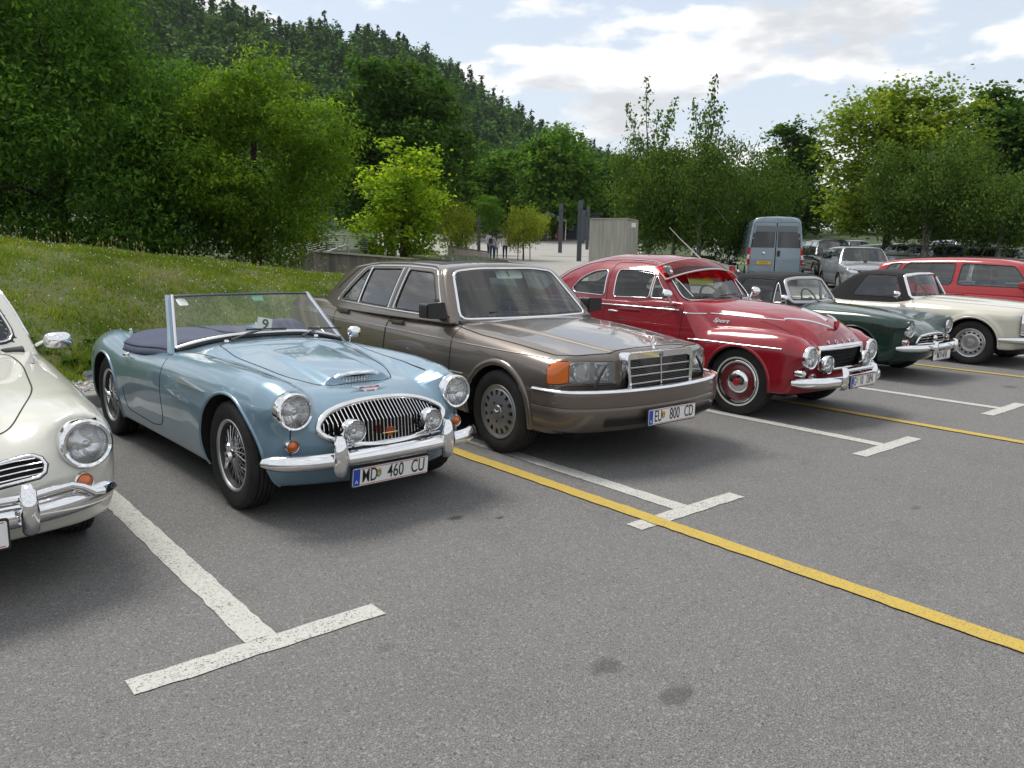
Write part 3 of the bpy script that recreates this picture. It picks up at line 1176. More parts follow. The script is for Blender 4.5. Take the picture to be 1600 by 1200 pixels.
def build_ground():
    asp = asphalt()
    Z = lambda X, Y: GZ(X, Y)
    # one sheet to the horizon: fine near by, coarse far off
    r = np.concatenate([np.linspace(0, 60, 41), np.geomspace(66, 2500, 24)])
    a = np.linspace(0, 2 * math.pi, 97)[:-1]
    V = [(0, 0, -0.03)] + [(q * math.cos(t), q * math.sin(t), gz(q, 0) - 0.04) for q in r[1:] for t in a]
    n = len(a)
    F = [(0, 1 + i, 1 + (i + 1) % n) for i in range(n)] + [(1 + k * n + i, 1 + (k + 1) * n + i, 1 + (k + 1) * n + (i + 1) % n, 1 + k * n + (i + 1) % n) for k in range(len(r) - 2) for i in range(n)]
    g = mk('ground', V, F, principled('earth_green', (0.05, 0.075, 0.025), 0.95))
    g['kind'] = 'structure'
    sheet('car_park', -45, 75, -40, 7.88, 120, 48, Z, asp)
    sheet('car_park', 17.5, 75, 7.88, 34, 58, 26, Z, asp)
    # painted bays
    wm = worn_paint('bay_white_paint', (0.52, 0.52, 0.48), 0.7)
    ym = worn_paint('bay_yellow_paint', (0.52, 0.36, 0.045), 0.45)
    W2 = 0.062

    def strip(name, pts, z=0.004, m=wm):
        (xa, ya), (xb, yb), (xc, yc), (xd, yd) = pts
        n = max(int(max(math.hypot(xd - xa, yd - ya), math.hypot(xb - xa, yb - ya)) / 0.06), 2)
        long_y = abs(yd - ya) > abs(xb - xa)
        j = lambda: float(rng.normal(0, 0.0028))
        V = []
        for i in range(n + 1):
            t = i / n
            if long_y: V += [(xa + j(), ya + (yd - ya) * t, z), (xb + j(), ya + (yd - ya) * t, z)]
            else: V += [(xa + (xb - xa) * t, yd + j(), z), (xa + (xb - xa) * t, ya + j(), z)]
        o = mk(name, V, [(2 * i, 2 * i + 1, 2 * i + 3, 2 * i + 2) for i in range(n)], m, None, False)
        o['kind'] = 'structure'
    for i in range(-2, 6):
        x = 1.12 + 2.612 * i + (0.0 if i < 4 else 0.06)
        strip('bay_marking', [(x - W2, 2.78), (x + W2, 2.78), (x + W2, 7.7), (x - W2, 7.7)])
        if i < 4: strip('bay_marking', [(x - 0.49, 2.665), (x + 0.49, 2.665), (x + 0.49, 2.78), (x - 0.49, 2.78)])
    for x, y0, y1 in ((-0.75, -14, 7.6), (3.425, -14, 7.6), (7.42, -14, 7.6), (11.62, -14, 7.6)):
        strip('coach_marking', [(x - 0.055, y0), (x + 0.055, y0), (x + 0.055, y1), (x - 0.055, y1)], 0.0075, ym)
    for d, px in ((29, 60.92), (36, 59.79), (33, 62.20)):
        c = polar(px, d)
        o = MB().box((0, 0, 0), (0.12, 5.0, 0.004)).build('bay_marking', wm)
        o.location = (c[0], c[1], c[2] + 0.006); o.rotation_euler = (0, 0, math.radians(-14)); o['kind'] = 'structure'
    # kerb and gravel strip
    conc = principled('kerb_concrete', (0.28, 0.265, 0.24), 0.9)
    k = node_kit(conc)
    k['L'](k['ramp'](k['noise'](12, 6, 0.7), [(0.3, (0.17, 0.16, 0.145)), (0.7, (0.34, 0.325, 0.30))]), k['b'].inputs['Base Color'])
    k['bump'](k['noise'](60, 4, 0.6), 0.3, 0.004)
    kerb = empty('kerb'); kerb['kind'] = 'structure'
    kb = MB().prism(rpoly([(7.88, -0.05), (8.04, -0.05), (8.04, 0.13), (7.90, 0.12)], [0.0, 0.0, 0.01, 0.03]), 'x', 0.004, 0.996).build('kerb_stone', conc, kerb)
    kb.location = (-16, 0, 0)
    for i in range(1, 33):
        o = kb.copy(); COL.objects.link(o); o.location = (-16 + i, 0, 0)
    gs = principled('gravel_stone', (0.42, 0.40, 0.36), 0.85)
    sheet('gravel_bed', -16, 17, 8.03, 8.95, 66, 3, lambda X, Y: 0.095 + 0.0 * X, principled('gravel_bed', (0.25, 0.235, 0.21), 0.9))
    n = 7000
    r_ = np.random.default_rng(3)
    c = np.stack([r_.uniform(-4, 9, n), 8.05 + 0.85 * r_.uniform(0, 1, n), 0.10 + 0.02 * r_.uniform(0, 1, n)], 1)
    oc = np.array([(1, 0, 0), (0, 1, 0), (-1, 0, 0), (0, -1, 0), (0, 0, 1), (0, 0, -1)], float)
    of = np.array([(0, 1, 4), (1, 2, 4), (2, 3, 4), (3, 0, 4), (1, 0, 5), (2, 1, 5), (3, 2, 5), (0, 3, 5)])
    s_ = r_.uniform(0.012, 0.032, (n, 1, 1)) * r_.uniform(0.6, 1.3, (n, 6, 1)) * np.array([1, 1, 0.7])
    V = (c[:, None, :] + oc[None] * s_).reshape(-1, 3)
    Fq = (of[None] + 6 * np.arange(n)[:, None, None]).reshape(-1, 3)
    m = principled('gravel_stones', (0.46, 0.44, 0.40), 0.85)
    k = node_kit(m)
    ge = k['N']('ShaderNodeNewGeometry')
    k['L'](k['ramp'](ge.outputs['Random Per Island'], [(0.0, (0.22, 0.21, 0.19)), (1.0, (0.62, 0.60, 0.56))]), k['b'].inputs['Base Color'])
    tag(mk('gravel', V, Fq, m, None, False), 'white grey gravel strip between the kerb and the grass bank', 'gravel', kind='stuff')


build_ground()


def build_grass():
    r_ = np.random.default_rng(11)
    soil = principled('bank_turf', (0.06, 0.085, 0.02), 0.95)
    k = node_kit(soil)
    n1 = k['noise'](0.7, 6, 0.65)
    n2 = k['noise'](9, 5, 0.7)
    c = k['ramp'](n1, [(0.30, (0.10, 0.085, 0.028)), (0.48, (0.075, 0.095, 0.020)), (0.70, (0.060, 0.115, 0.018))])
    c = k['mix'](k['rng'](n2, 0.35, 0.75, 0.0, 0.6), c, (0.085, 0.070, 0.030))
    k['L'](c, k['b'].inputs['Base Color'])
    k['bump'](n2, 0.8, 0.03)
    sheet('grass_bank', -16, 17.5, 8.55, 34, 134, 102, lambda X, Y: bank_z(X, Y), soil)
    # blades
    def leafmat(name, ramp_pts, trans=0.35, tone_scale=0.9):
        m = bpy.data.materials.new(name); m.use_nodes = True
        kk = node_kit(m)
        b = kk['b']
        b.inputs['Roughness'].default_value = 0.7
        b.inputs['Specular IOR Level'].default_value = 0.12
        ge = kk['N']('ShaderNodeNewGeometry')
        col = kk['ramp'](ge.outputs['Random Per Island'], ramp_pts)
        tone = kk['ramp'](kk['noise'](tone_scale, 4, 0.6), [(0.30, (0.62, 0.70, 0.70)), (0.50, (1.0, 1.0, 1.0)), (0.72, (1.50, 1.32, 1.05))])
        col = kk['mix'](1.0, col, tone, 'MULTIPLY')
        kk['L'](col, b.inputs['Base Color'])
        tr = kk['N']('ShaderNodeBsdfTranslucent')
        kk['L'](kk['mix'](1.0, col, (1.15, 1.25, 0.65), 'MULTIPLY'), tr.inputs['Color'])
        mx = kk['N']('ShaderNodeMixShader'); mx.inputs[0].default_value = trans
        out = [n for n in kk['nt'].nodes if n.type == 'OUTPUT_MATERIAL'][0]
        kk['L'](b.outputs[0], mx.inputs[1]); kk['L'](tr.outputs[0], mx.inputs[2]); kk['L'](mx.outputs[0], out.inputs['Surface'])
        MATS[name] = m
        return m
    globals()['leafmat'] = leafmat
    gm = leafmat('grass_blade', tone_scale=0.8, ramp_pts=[(0.0, (0.113, 0.156, 0.016)), (0.45, (0.146, 0.239, 0.022)), (0.8, (0.225, 0.302, 0.032)), (1.0, (0.336, 0.291, 0.068))])
    n = 230000
    x = r_.uniform(-1.5, 12.5, n)
    y = 8.75 + 8.5 * r_.uniform(0, 1, n) ** 1.25
    tuft = np.sin(3.1 * x + 1.3 * y) * np.sin(2.3 * y - 1.1 * x) + 0.7 * np.sin(7.3 * x) * np.sin(6.1 * y + 1.0)
    keep = r_.uniform(-1.6, 1.2, n) < tuft + 0.45
    x, y, tuft = x[keep], y[keep], tuft[keep]
    n = len(x)
    z = bank_z(x, y) - 0.005
    hgt = r_.uniform(0.028, 0.070, n) * (1.0 + 0.35 * np.clip(tuft, -0.6, 1.2)) * np.where(y < 9.6, 1.7, 1.0) * np.where(y > 13.0, 1.5, 1.0)
    w = r_.uniform(0.005, 0.010, n)
    a = r_.uniform(0, 2 * math.pi, n)
    lx, ly = np.cos(a), np.sin(a)
    b = r_.uniform(0, 2 * math.pi, n)
    lean = hgt * r_.uniform(0.2, 0.9, n)
    P = np.stack([x, y, z], 1)
    V = np.stack([P + np.stack([-lx * w, -ly * w, 0 * w], 1), P + np.stack([lx * w, ly * w, 0 * w], 1),
                  P + np.stack([np.cos(b) * lean, np.sin(b) * lean, hgt], 1)], 1).reshape(-1, 3)
    F = np.arange(3 * n).reshape(-1, 3)
    tag(mk('grass', V, F, gm, None, True), 'rough mown grass on the bank behind the cars', 'grass', kind='stuff')
    # clover heads and seed stems
    m = 1500
    x = r_.uniform(-1, 11, m)
    y = 8.9 + 6.5 * r_.uniform(0, 1, m) ** 0.75
    z = bank_z(x, y) + r_.uniform(0.05, 0.10, m)
    oc = np.array([(1, 0, 0), (0, 1, 0), (-1, 0, 0), (0, -1, 0), (0, 0, 1), (0, 0, -1)], float)
    of = np.array([(0, 1, 4), (1, 2, 4), (2, 3, 4), (3, 0, 4), (1, 0, 5), (2, 1, 5), (3, 2, 5), (0, 3, 5)])
    s_ = r_.uniform(0.006, 0.011, (m, 1, 1))
    V = (np.stack([x, y, z], 1)[:, None, :] + oc[None] * s_).reshape(-1, 3)
    Fq = (of[None] + 6 * np.arange(m)[:, None, None]).reshape(-1, 3)
    tag(mk('clover_flowers', V, Fq, principled('clover_white', (0.62, 0.60, 0.50), 0.8), None, False), 'white clover heads dotted over the grass bank', 'flowers', kind='stuff')
    mb = MB()
    for i in range(170):
        x_ = r_.uniform(-0.5, 8.5); y_ = 13.2 + r_.uniform(-0.8, 1.2)
        z_ = float(bank_z(x_, y_)); h_ = r_.uniform(0.10, 0.26)
        q = (x_ + r_.uniform(-.05, .05), y_ + r_.uniform(-.05, .05), z_ + h_)
        mb.tube([(x_, y_, z_), q], [0.004, 0.002], 3, caps=False)
        mb.add([(q[0] - .012, q[1], q[2]), (q[0] + .012, q[1], q[2]), (q[0], q[1] + .01, q[2] + .03), (q[0], q[1] - .01, q[2] - .02)], [(0, 1, 2), (0, 3, 1), (0, 2, 3), (1, 3, 2)])
    tag(mb.build('seed_stems', principled('seed_straw', (0.22, 0.20, 0.06), 0.8), None, False), 'thin yellowish seed stems along the crest of the bank', 'weeds', kind='stuff')
    # broad leaved weeds by the kerb
    wmat = leafmat('weed_leaf', [(0.0, (0.035, 0.085, 0.012)), (1.0, (0.075, 0.150, 0.022))], 0.3)
    V, F = [], []
    for i in range(170):
        cx, cy = r_.uniform(-1.2, 5.5), 8.85 + abs(r_.normal(0, 0.45))
        cz = float(bank_z(cx, cy))
        for j in range(r_.integers(7, 13)):
            t = r_.uniform(0, 2 * math.pi); L_ = r_.uniform(0.08, 0.19); el = r_.uniform(0.25, 1.0)
            d = np.array([math.cos(t) * math.cos(el), math.sin(t) * math.cos(el), math.sin(el)])
            s = np.array([-math.sin(t), math.cos(t), 0]) * L_ * 0.20
            p0 = np.array([cx, cy, cz]); p1 = p0 + d * L_ * 0.55; p2 = p0 + d * L_ + np.array([0, 0, -0.25 * L_])
            o = len(V)
            V += [p0, p1 - s, p2, p1 + s]
            F.append((o, o + 1, o + 2, o + 3))
    tag(mk('weeds', V, F, wmat), 'broad leaved weeds at the foot of the grass bank', 'weeds', kind='stuff')


build_grass()

# ------------------------------------------------------------------ light blue open roadster
def wire_wheel(r=0.318, w=0.165, rim=0.205):
    o = empty('wheel')
    tyre_mesh(r, w, rim, 96).build('tyre', rubber, o, ang=25)
    silver = principled('wheel_silver', (0.56, 0.56, 0.57), 0.35, 0.9)
    hw = w / 2
    MB().lathe([(-hw * 0.70, rim - 0.006), (-hw * 0.86, rim + 0.006), (-hw * 0.90, rim + 0.001), (-hw * 0.84, rim - 0.010), (-hw * 0.74, rim - 0.014)], 64).build('rim', silver, o, ang=40)
    MB().lathe([(-hw * 0.74, rim - 0.013), (-hw * 0.45, rim - 0.029), (hw * 0.3, rim - 0.036), (hw * 0.8, rim - 0.01), (hw * 0.8, rim)], 64).build('rim_barrel', principled('rim_shadow_grey', (0.05, 0.05, 0.05), 0.5, 0.5), o, ang=40)
    MB().lathe([(0.03, 0.0005), (0.03, 0.12), (0.05, 0.14), (0.05, 0.16)], 32).build('brake_drum', black_plastic, o)
    mb = MB()
    n = 20
    for k in range(n):
        a = 2 * math.pi * k / n
        for (h0, rh, da, x1, r1) in ((-0.062, 0.036, 1.05, -0.034, rim - 0.026), (-0.055, 0.036, -1.05, -0.014, rim - 0.034), (0.03, 0.045, 0.9 if k % 2 else -0.9, 0.016, rim - 0.036)):
            b = a + da
            mb.tube([(h0, rh * math.cos(a), rh * math.sin(a)), (x1, r1 * math.cos(b), r1 * math.sin(b))], 0.0030, 4, caps=False)
    s = mb.build('spokes', silver, o); s['kind'] = 'stuff'
    MB().lathe([(0.05, 0.045), (-0.055, 0.042), (-0.066, 0.040), (-0.07, 0.034), (-0.088, 0.033), (-0.098, 0.026), (-0.104, 0.0005)], 28).build('hub', chrome, o, ang=40)
    mb = MB()
    for sg in (-1, 1):
        mb.add([(-0.085, 0.02 * sg, -0.012), (-0.085, 0.02 * sg, 0.012), (-0.100, 0.02 * sg, 0), (-0.092, 0.082 * sg, -0.012), (-0.092, 0.082 * sg, 0.012), (-0.102, 0.078 * sg, 0)], [(0, 1, 4, 3), (1, 2, 5, 4), (2, 0, 3, 5), (3, 4, 5), (0, 2, 1)])
    mb.build('knock_off_spinner', chrome, o)
    return o


def build_roadster():
    car = thing('roadster_car', 'light blue open roadster with oval chrome grille and wire wheels', 'car', (2.311, 4.377, 0), math.radians(1.22))
    blue = paint('ice_blue_paint', (0.200, 0.310, 0.395), 0.30, 0.30)
    W = C((-0.70, 0.40), (-0.55, 0.585), (-0.40, 0.665), (-0.15, 0.715), (0.15, 0.735), (0.8, 0.735), (1.5, 0.74), (2.0, 0.745), (2.4, 0.755), (2.8, 0.715), (3.1, 0.62), (3.3, 0.45))
    Hc = C((-0.75, 0.58), (-0.52, 0.655), (-0.3, 0.705), (0.0, 0.755), (0.5, 0.825), (0.85, 0.868), (1.05, 0.868), (1.16, 0.78), (1.3, 0.70), (1.9, 0.70), (2.1, 0.76), (2.3, 0.80), (2.7, 0.765), (3.1, 0.66), (3.3, 0.54))
    Zf = C((-0.75, 0.66), (-0.48, 0.738), (-0.25, 0.778), (0.05, 0.800), (0.4, 0.803), (0.8, 0.800), (1.1, 0.788), (1.5, 0.762), (1.85, 0.752), (2.1, 0.785), (2.4, 0.820), (2.7, 0.785), (3.0, 0.68), (3.3, 0.50))
    xf = C((-0.7, 0.53), (-0.3, 0.555), (0.2, 0.585), (0.9, 0.605), (1.5, 0.66), (2.0, 0.64), (2.4, 0.60), (2.9, 0.54), (3.3, 0.45))
    crown = C((-0.7, 0.12), (-0.2, 0.10), (0.6, 0.16), (1.0, 0.16), (3.3, 0.25))

    def F(x, y, z):
        ax = np.abs(x)
        inset = 0.9 * pos(0.42 - z) ** 2 + 0.10 * pos(z - 0.52) ** 1.5 * 2
        # pinched flank between the wheels with the swage line running back from the front arch
        inset = inset + 0.018 * np.exp(-((z - 0.36) / 0.14) ** 2) * sstep(0.2, 0.7, y) * (1 - sstep(1.6, 2.1, y))
        sd = ax - W(y) + inset
        hood = Hc(y) - crown(y) * ax ** 2 - 0.5 * pos(ax - 0.36) ** 2
        # raised bonnet centre that ends at the intake
        hood = hood + 0.040 * (1 - sstep(0.165, 0.245, ax)) * sstep(-0.262, -0.235, y) * (1 - sstep(-0.25, 0.75, y))
        steep = np.where(ax < xf(y), 2.6, 2.2)
        fen = Zf(y) - steep * (ax - xf(y)) ** 2
        top = z - smax(hood, fen, 0.05)
        nar = 1 - sstep(0.34, 0.50, ax)
        yn = -0.625 + 0.50 * ax ** 2 + 0.95 * pos(z - 0.52) * nar + 2.2 * pos(0.42 - z) ** 2 + 0.35 * pos(z - 0.62) * (1 - nar)
        fr = (yn - y) * 0.9
        rr = y - (3.24 - 0.30 * ax ** 2 - 1.2 * pos(0.45 - z) ** 2 - 0.5 * pos(z - 0.45))
        b = smax(sd, top, 0.13)
        b = smax(b, fr, 0.12)
        b = smax(b, rr, 0.2)
        # head lamp pod
        pod = np.hypot(ax - 0.539, z - 0.636) - (0.100 + 0.03 * sstep(-0.46, 0.0, y))
        pod = smax(pod, -0.448 - y, 0.02)
        pod = smax(pod, y + 0.15, 0.2)
        b = smin(b, pod, 0.07)
        return smax(b, 0.185 + 0.0 * y - z, 0.03)
    sh = Shell(F, 0.0, 2.6, 0.46, 0.46, 0.017)
    arch(sh, 0.0, 0.318, 0.362, blue, car, 0.010)
    arch(sh, 2.34, 0.318, 0.350, blue, car, 0.010)
    # grille opening
    go = []
    for t in np.linspace(0, 2 * math.pi, 60, endpoint=False):
        c, s_ = math.cos(t), math.sin(t)
        go.append((0.420 * math.copysign(abs(c) ** 0.86, c), 0.530 + 0.116 * s_ * (1 - 0.10 * c * c)))
    go = np.array(go)
    front = lambda P, N: (N[:, 1] < -0.15) & (P[:, 1] < -0.1)
    sh.cut(go, (0, 2), front)
    # panels
    doorp = rpoly([(1.03, 0.86), (1.075, 0.30), (1.30, 0.27), (1.82, 0.29), (1.87, 0.40), (1.86, 0.86)], [0.02, 0.10, 0.02, 0.12, 0.1, 0.02])
    for sg in (-1, 1):
        q = sh.cut(doorp, (1, 2), side(sg, 0.3))
        d = sh.obj('door', q, blue, car)
        P, N = sh.onto([(1.78, 0.700)], (1, 2), sg)
        p = P[0]
        h_ = MB()
        h_.tube([(p[0] + sg * 0.002, 1.80, 0.700), (p[0] + sg * 0.03, 1.80, 0.700), (p[0] + sg * 0.034, 1.76, 0.700), (p[0] + sg * 0.030, 1.68, 0.698)], [0.012, 0.010, 0.009, 0.006], 8)
        h_.lathe([(p[0] - 0.002, 0.016), (p[0] + sg * 0.006, 0.014)], 12, 'x', (0, 1.80, 0.70))
        h_.build('door_handle', chrome, d)
        gap(sh, doorp[:-6], car, sign=sg, closed=False)
        # shut line low on the wing, chrome vent blade, fender seam behind the arch
        P, N = sh.onto([(0.30, 0.660), (0.70, 0.668)], (1, 2), sg)
        vent = MB()
        v0 = resample(rpoly([(0.27, 0.648), (0.70, 0.682), (0.70, 0.652)], [0.005, 0.006, 0.006]), 0.02)
        Pv, Nv = sh.onto(v0, (1, 2), sg)
        n = len(Pv)
        V = np.vstack([Pv, Pv + Nv * 0.014])
        vent.add(V, [tuple(range(n, 2 * n))] + [(i, (i + 1) % n, n + (i + 1) % n, n + i) for i in range(n)])
        vent.build('side_vent', chrome, car)
        # seam along the top of the front wing
        t = np.linspace(-0.30, 1.0, 40)
        seam = np.stack([sg * (C((-0.5, 0.44), (0, 0.475), (0.5, 0.515), (1.0, 0.60))(t)), t], 1)
        gap(sh, seam, car, (0, 1), 1, 0.004, False)
        seam = [(sg * 0.552, z_) for z_ in np.linspace(0.30, 0.535, 9)]
        gap(sh, seam, car, (0, 2), -1, 0.006, False)
    for sg in (-1, 1):
        set_lamp(sh, car, 'headlight', sg * 0.539, 0.636, 0.103, 0.88, 0.012, depth=0.06, ring=0.017)
    bon = rpoly([(-0.235, -0.265), (0.235, -0.265), (0.35, 0.0), (0.42, 0.55), (0.40, 0.90), (0.0, 0.945), (-0.40, 0.90), (-0.42, 0.55), (-0.35, 0.0)], [0.08, 0.08, 0.1, 0.1, 0.1, 0.1, 0.1, 0.1, 0.1])
    q = sh.cut(bon, (0, 1), lambda P, N: (N[:, 2] > 0.3) & (P[:, 2] > 0.4))
    hood = sh.obj('bonnet', q, blue, car)
    gap(sh, bon, car, (0, 1), 1, 0.006)
    boot = rpoly([(-0.42, 2.42), (0.42, 2.42), (0.36, 3.02), (-0.36, 3.02)], 0.12)
    q = sh.cut(boot, (0, 1), lambda P, N: (N[:, 2] > 0.3) & (P[:, 2] > 0.4))
    sh.obj('boot_lid', q, blue, car)
    gap(sh, boot, car, (0, 1), 1, 0.006)
    sh.panels('body', blue, car)
    # bonnet intake: chrome hood with bars
    iw = 0.185
    mb = MB()
    xs = np.linspace(-iw, iw, 25)
    lipz, lipy = [], []
    for x_ in xs:
        e = 1 - (x_ / iw) ** 4
        lipy.append(-0.262 + 0.05 * (x_ / iw) ** 2 * 0.6)
        lipz.append(0.706 + 0.060 * e)
    mb.tube([(x_, y_ + 0.012, z_) for x_, y_, z_ in zip(xs, lipy, lipz)], 0.012, 8)
    mb.tube([(x_, y_ - 0.004, 0.705) for x_, y_ in zip(xs, lipy)], 0.007, 8)
    mb.build('bonnet_intake_rim', chrome, hood)
    V = [(x_, y_ + 0.012, 0.705) for x_, y_ in zip(xs, lipy)] + [(x_, y_ + 0.020, z_) for x_, y_, z_ in zip(xs, lipy, lipz)]
    n = len(xs)
    mk('bonnet_intake_mouth', V, [(i, i + 1, n + i + 1, n + i) for i in range(n - 1)], black_void, hood, False)
    for x_ in np.linspace(-iw * 0.86, iw * 0.86, 17):
        e = 1 - (x_ / iw) ** 4
        y_ = -0.262 + 0.03 * (x_ / iw) ** 2
        MB().box((x_, y_ + 0.008, 0.705 + 0.022 * e), (0.008, 0.012, 0.044 * e)).build('bonnet_intake_bar', chrome, hood)
    # badge
    bz = MB()
    bp = [(-0.115, 0.02), (-0.03, 0.012), (0.03, 0.012), (0.115, 0.02), (0.05, -0.012), (0.03, -0.032), (-0.03, -0.032), (-0.05, -0.012)]
    Pb, Nb = sh.onto([(0.0, -0.36)], (0, 1), 1)
    zb = Pb[0][2]
    bo = MB().prism(bp, 'y', -0.004, 0.004).build('bonnet_badge', chrome, car)
    bo.location = (0, -0.375, zb + 0.004)
    bo.rotation_euler = (-0.72, 0, 0)
    for k, (zz, ww) in enumerate(((0.002, 0.13), (-0.02, 0.05))):
        r_ = MB().box((0, -0.005, zz), (ww, 0.002, 0.010)).build('badge_enamel', principled('badge_red', (0.35, 0.02, 0.02), 0.3), bo)
    t = link('badge_lettering', text_mesh('AUSTIN', 0.016, 0.0004, 1.4), white_paint, bo, (0, -0.0068, 0.002)); t.rotation_euler = (math.pi / 2, 0, 0)
    t = link('badge_lettering', text_mesh('HEALEY', 0.012, 0.0004, 1.2), white_paint, bo, (0, -0.0068, -0.02)); t.rotation_euler = (math.pi / 2, 0, 0)
    # grille: chrome surround, dark back, upright bars
    pts = resample(go, 0.02)
    P, N = sh.onto(pts * [1.0, 1.0] + [0, 0], (0, 2), -1)
    V, Fq = sweep(P, N, half_round(0.036, 0.020), True)
    gr = MB().add(V, Fq).build('grille_surround', chrome, car, ang=60)
    n = len(P)
    Vd = np.vstack([P, P + [0, 0.09, 0]])
    mk('grille_cavity', Vd, [(i, (i + 1) % n, n + (i + 1) % n, n + i) for i in range(n)] + [tuple(range(n, 2 * n))], black_void, car, False)
    for x_ in np.linspace(-0.40, 0.40, 34):
        zz = [p for p in np.linspace(0.40, 0.66, 90) if in_poly(np.array([[x_, p]]), go)[0]]
        if len(zz) < 4: continue
        z0, z1 = zz[0], zz[-1]
        yb = -0.622 + 0.50 * x_ * x_
        ys = lambda z: yb + 0.95 * max(z - 0.52, 0) + 2.2 * max(0.42 - z, 0) ** 2 + 0.012
        zm = 0.548
        prof = [(z0, ys(z0) + 0.012), (min(max(zm, z0), z1), ys(zm) - 0.004), (z1, ys(z1) + 0.008)]
        mb = MB()
        w_ = 0.0085
        V = []
        for z_, y_ in prof: V += [(x_ - w_ / 2, y_ + 0.014, z_), (x_ - w_ * .3, y_, z_), (x_ + w_ * .3, y_, z_), (x_ + w_ / 2, y_ + 0.014, z_)]
        Fb = []
        for i in range(2):
            for c in range(3): Fb.append((i * 4 + c, i * 4 + c + 1, i * 4 + 5 + c, i * 4 + 4 + c))
        mb.add(V, Fb).build('grille_bar', chrome, car)
    # red shield on the grille
    b_ = MB().prism([(-0.022, 0.028), (0.022, 0.028), (0.024, 0.0), (0.012, -0.02), (0, -0.028), (-0.012, -0.02), (-0.024, 0.0)], 'y', -0.006, 0.0).build('grille_shield', principled('shield_red', (0.30, 0.05, 0.02), 0.4), car)
    b_.location = (-0.035, -0.645, 0.485)
    MB().box((0, -0.007, 0.0), (0.10, 0.004, 0.006)).build('shield_bar', chrome, b_)
    # lamps
    for sg in (-1, 1):
        lamp(car, 'indicator_lamp', (sg * 0.550, -0.492, 0.446), 0.038, 0.03, ring=0.008, lens=orange_lens, lens_bulge=0.018)
        fl = lamp(car, 'fog_lamp', (sg * 0.259, -0.650, 0.518), 0.066, 0.045, ring=0.008)
        MB().lathe([(0.012, 0.066), (0.04, 0.055), (0.06, 0.03), (0.065, 0.0005)], 28, 'y').build('lamp_shell', chrome, fl)
        MB().tube([(0, 0.02, -0.06), (0, 0.03, -0.095)], 0.008, 8).build('lamp_stalk', chrome, fl)
    MB().tube([(-0.335, -0.615, 0.425), (0.335, -0.615, 0.425)], 0.011, 10).build('lamp_bar', steel, car)
    # front bumper with overriders
    t = np.linspace(-1, 1, 61)
    bx = t * 0.70
    by = -0.668 + 0.06 * t ** 2 + 0.15 * np.abs(t) ** 7
    prof = [(-0.043, -0.01), (-0.040, 0.012), (-0.022, 0.024), (-0.014, 0.030), (0.006, 0.032), (0.020, 0.028), (0.038, 0.014), (0.043, -0.01), (0.0, -0.012)]
    Pb = np.stack([bx, by, np.full(61, 0.372)], 1)
    Tn = np.gradient(Pb, axis=0); Tn /= np.linalg.norm(Tn, axis=1, keepdims=True)
    Nb = np.stack([Tn[:, 1], -Tn[:, 0], np.zeros(61)], 1)
    V, Fq = sweep(Pb, Nb, prof + [prof[0]], False)
    V = np.array(V).reshape(61, -1, 3)
    for i_ in (0, 1, 2, 58, 59, 60):
        e_ = min(i_, 60 - i_)
        V[i_, :, 2] = 0.372 + (V[i_, :, 2] - 0.372) * (0.55, 0.85, 0.96)[e_]
    V = V.reshape(-1, 3)
    bmp = MB().add(V, Fq).build('front_bumper', chrome, car, ang=50)
    for sg in (-1, 1):
        ov = [(0.0, -0.105, 0.026), (-0.012, -0.09, 0.036), (-0.02, -0.05, 0.043), (-0.028, 0.0, 0.046), (-0.020, 0.06, 0.040), (-0.010, 0.105, 0.030), (0.004, 0.125, 0.018)]
        V, Fq = [], []
        n = 12
        for (yy, zz, w_) in ov:
            for q in range(n):
                a = math.pi * q / (n - 1)
                V.append((sg * 0.357 + w_ * -math.cos(a), -0.668 + yy - 0.034 * math.sin(a) + 0.02, 0.385 + zz))
        for i in range(len(ov) - 1):
            for q in range(n - 1): Fq.append((i * n + q, i * n + q + 1, (i + 1) * n + q + 1, (i + 1) * n + q))
        Fq.append(tuple(range(n))); Fq.append(tuple((len(ov) - 1) * n + q for q in range(n)))
        MB().add(V, Fq).build('overrider', chrome, bmp, ang=50)
        MB().box((sg * 0.36, -0.56, 0.37), (0.03, 0.16, 0.03)).build('bumper_bracket', black_plastic, bmp)
    # rear bumper
    t = np.linspace(-1, 1, 31)
    Pb = np.stack([t * 0.68, 3.36 - 0.20 * np.abs(t) ** 3, np.full(31, 0.36)], 1)
    Tn = np.gradient(Pb, axis=0); Tn /= np.linalg.norm(Tn, axis=1, keepdims=True)
    V, Fq = sweep(Pb, np.stack([-Tn[:, 1], Tn[:, 0], np.zeros(31)], 1), prof + [prof[0]], False)
    MB().add(V, Fq).build('rear_bumper', chrome, car, ang=50)
    for sg in (-1, 1):
        lamp_r = MB().lathe([(0.03, 0.0005), (0.02, 0.03), (0.0, 0.04), (-0.02, 0.042)], 20, 'y', (sg * 0.55, 3.10, 0.55)).build('tail_lamp', red_lens, car)
    plate(car, (-0.032, -0.655, 0.258), 0.50, 0.105, None, (-0.17, principled('crest_blue', (0.05, 0.16, 0.28), 0.4), principled('crest_gold', (0.6, 0.4, 0.05), 0.4)), 0.0, 0.12,
          chars=[('MD', -0.285, 0.60), ('460', 0.055, 0.66), ('CU', 0.36, 0.62)])
    # windscreen
    alloy = principled('polished_alloy', (0.72, 0.72, 0.73), 0.2, 1.0)
    ws = empty('windscreen', (0, 0, 0), 0, car)
    u = np.linspace(-1, 1, 41)
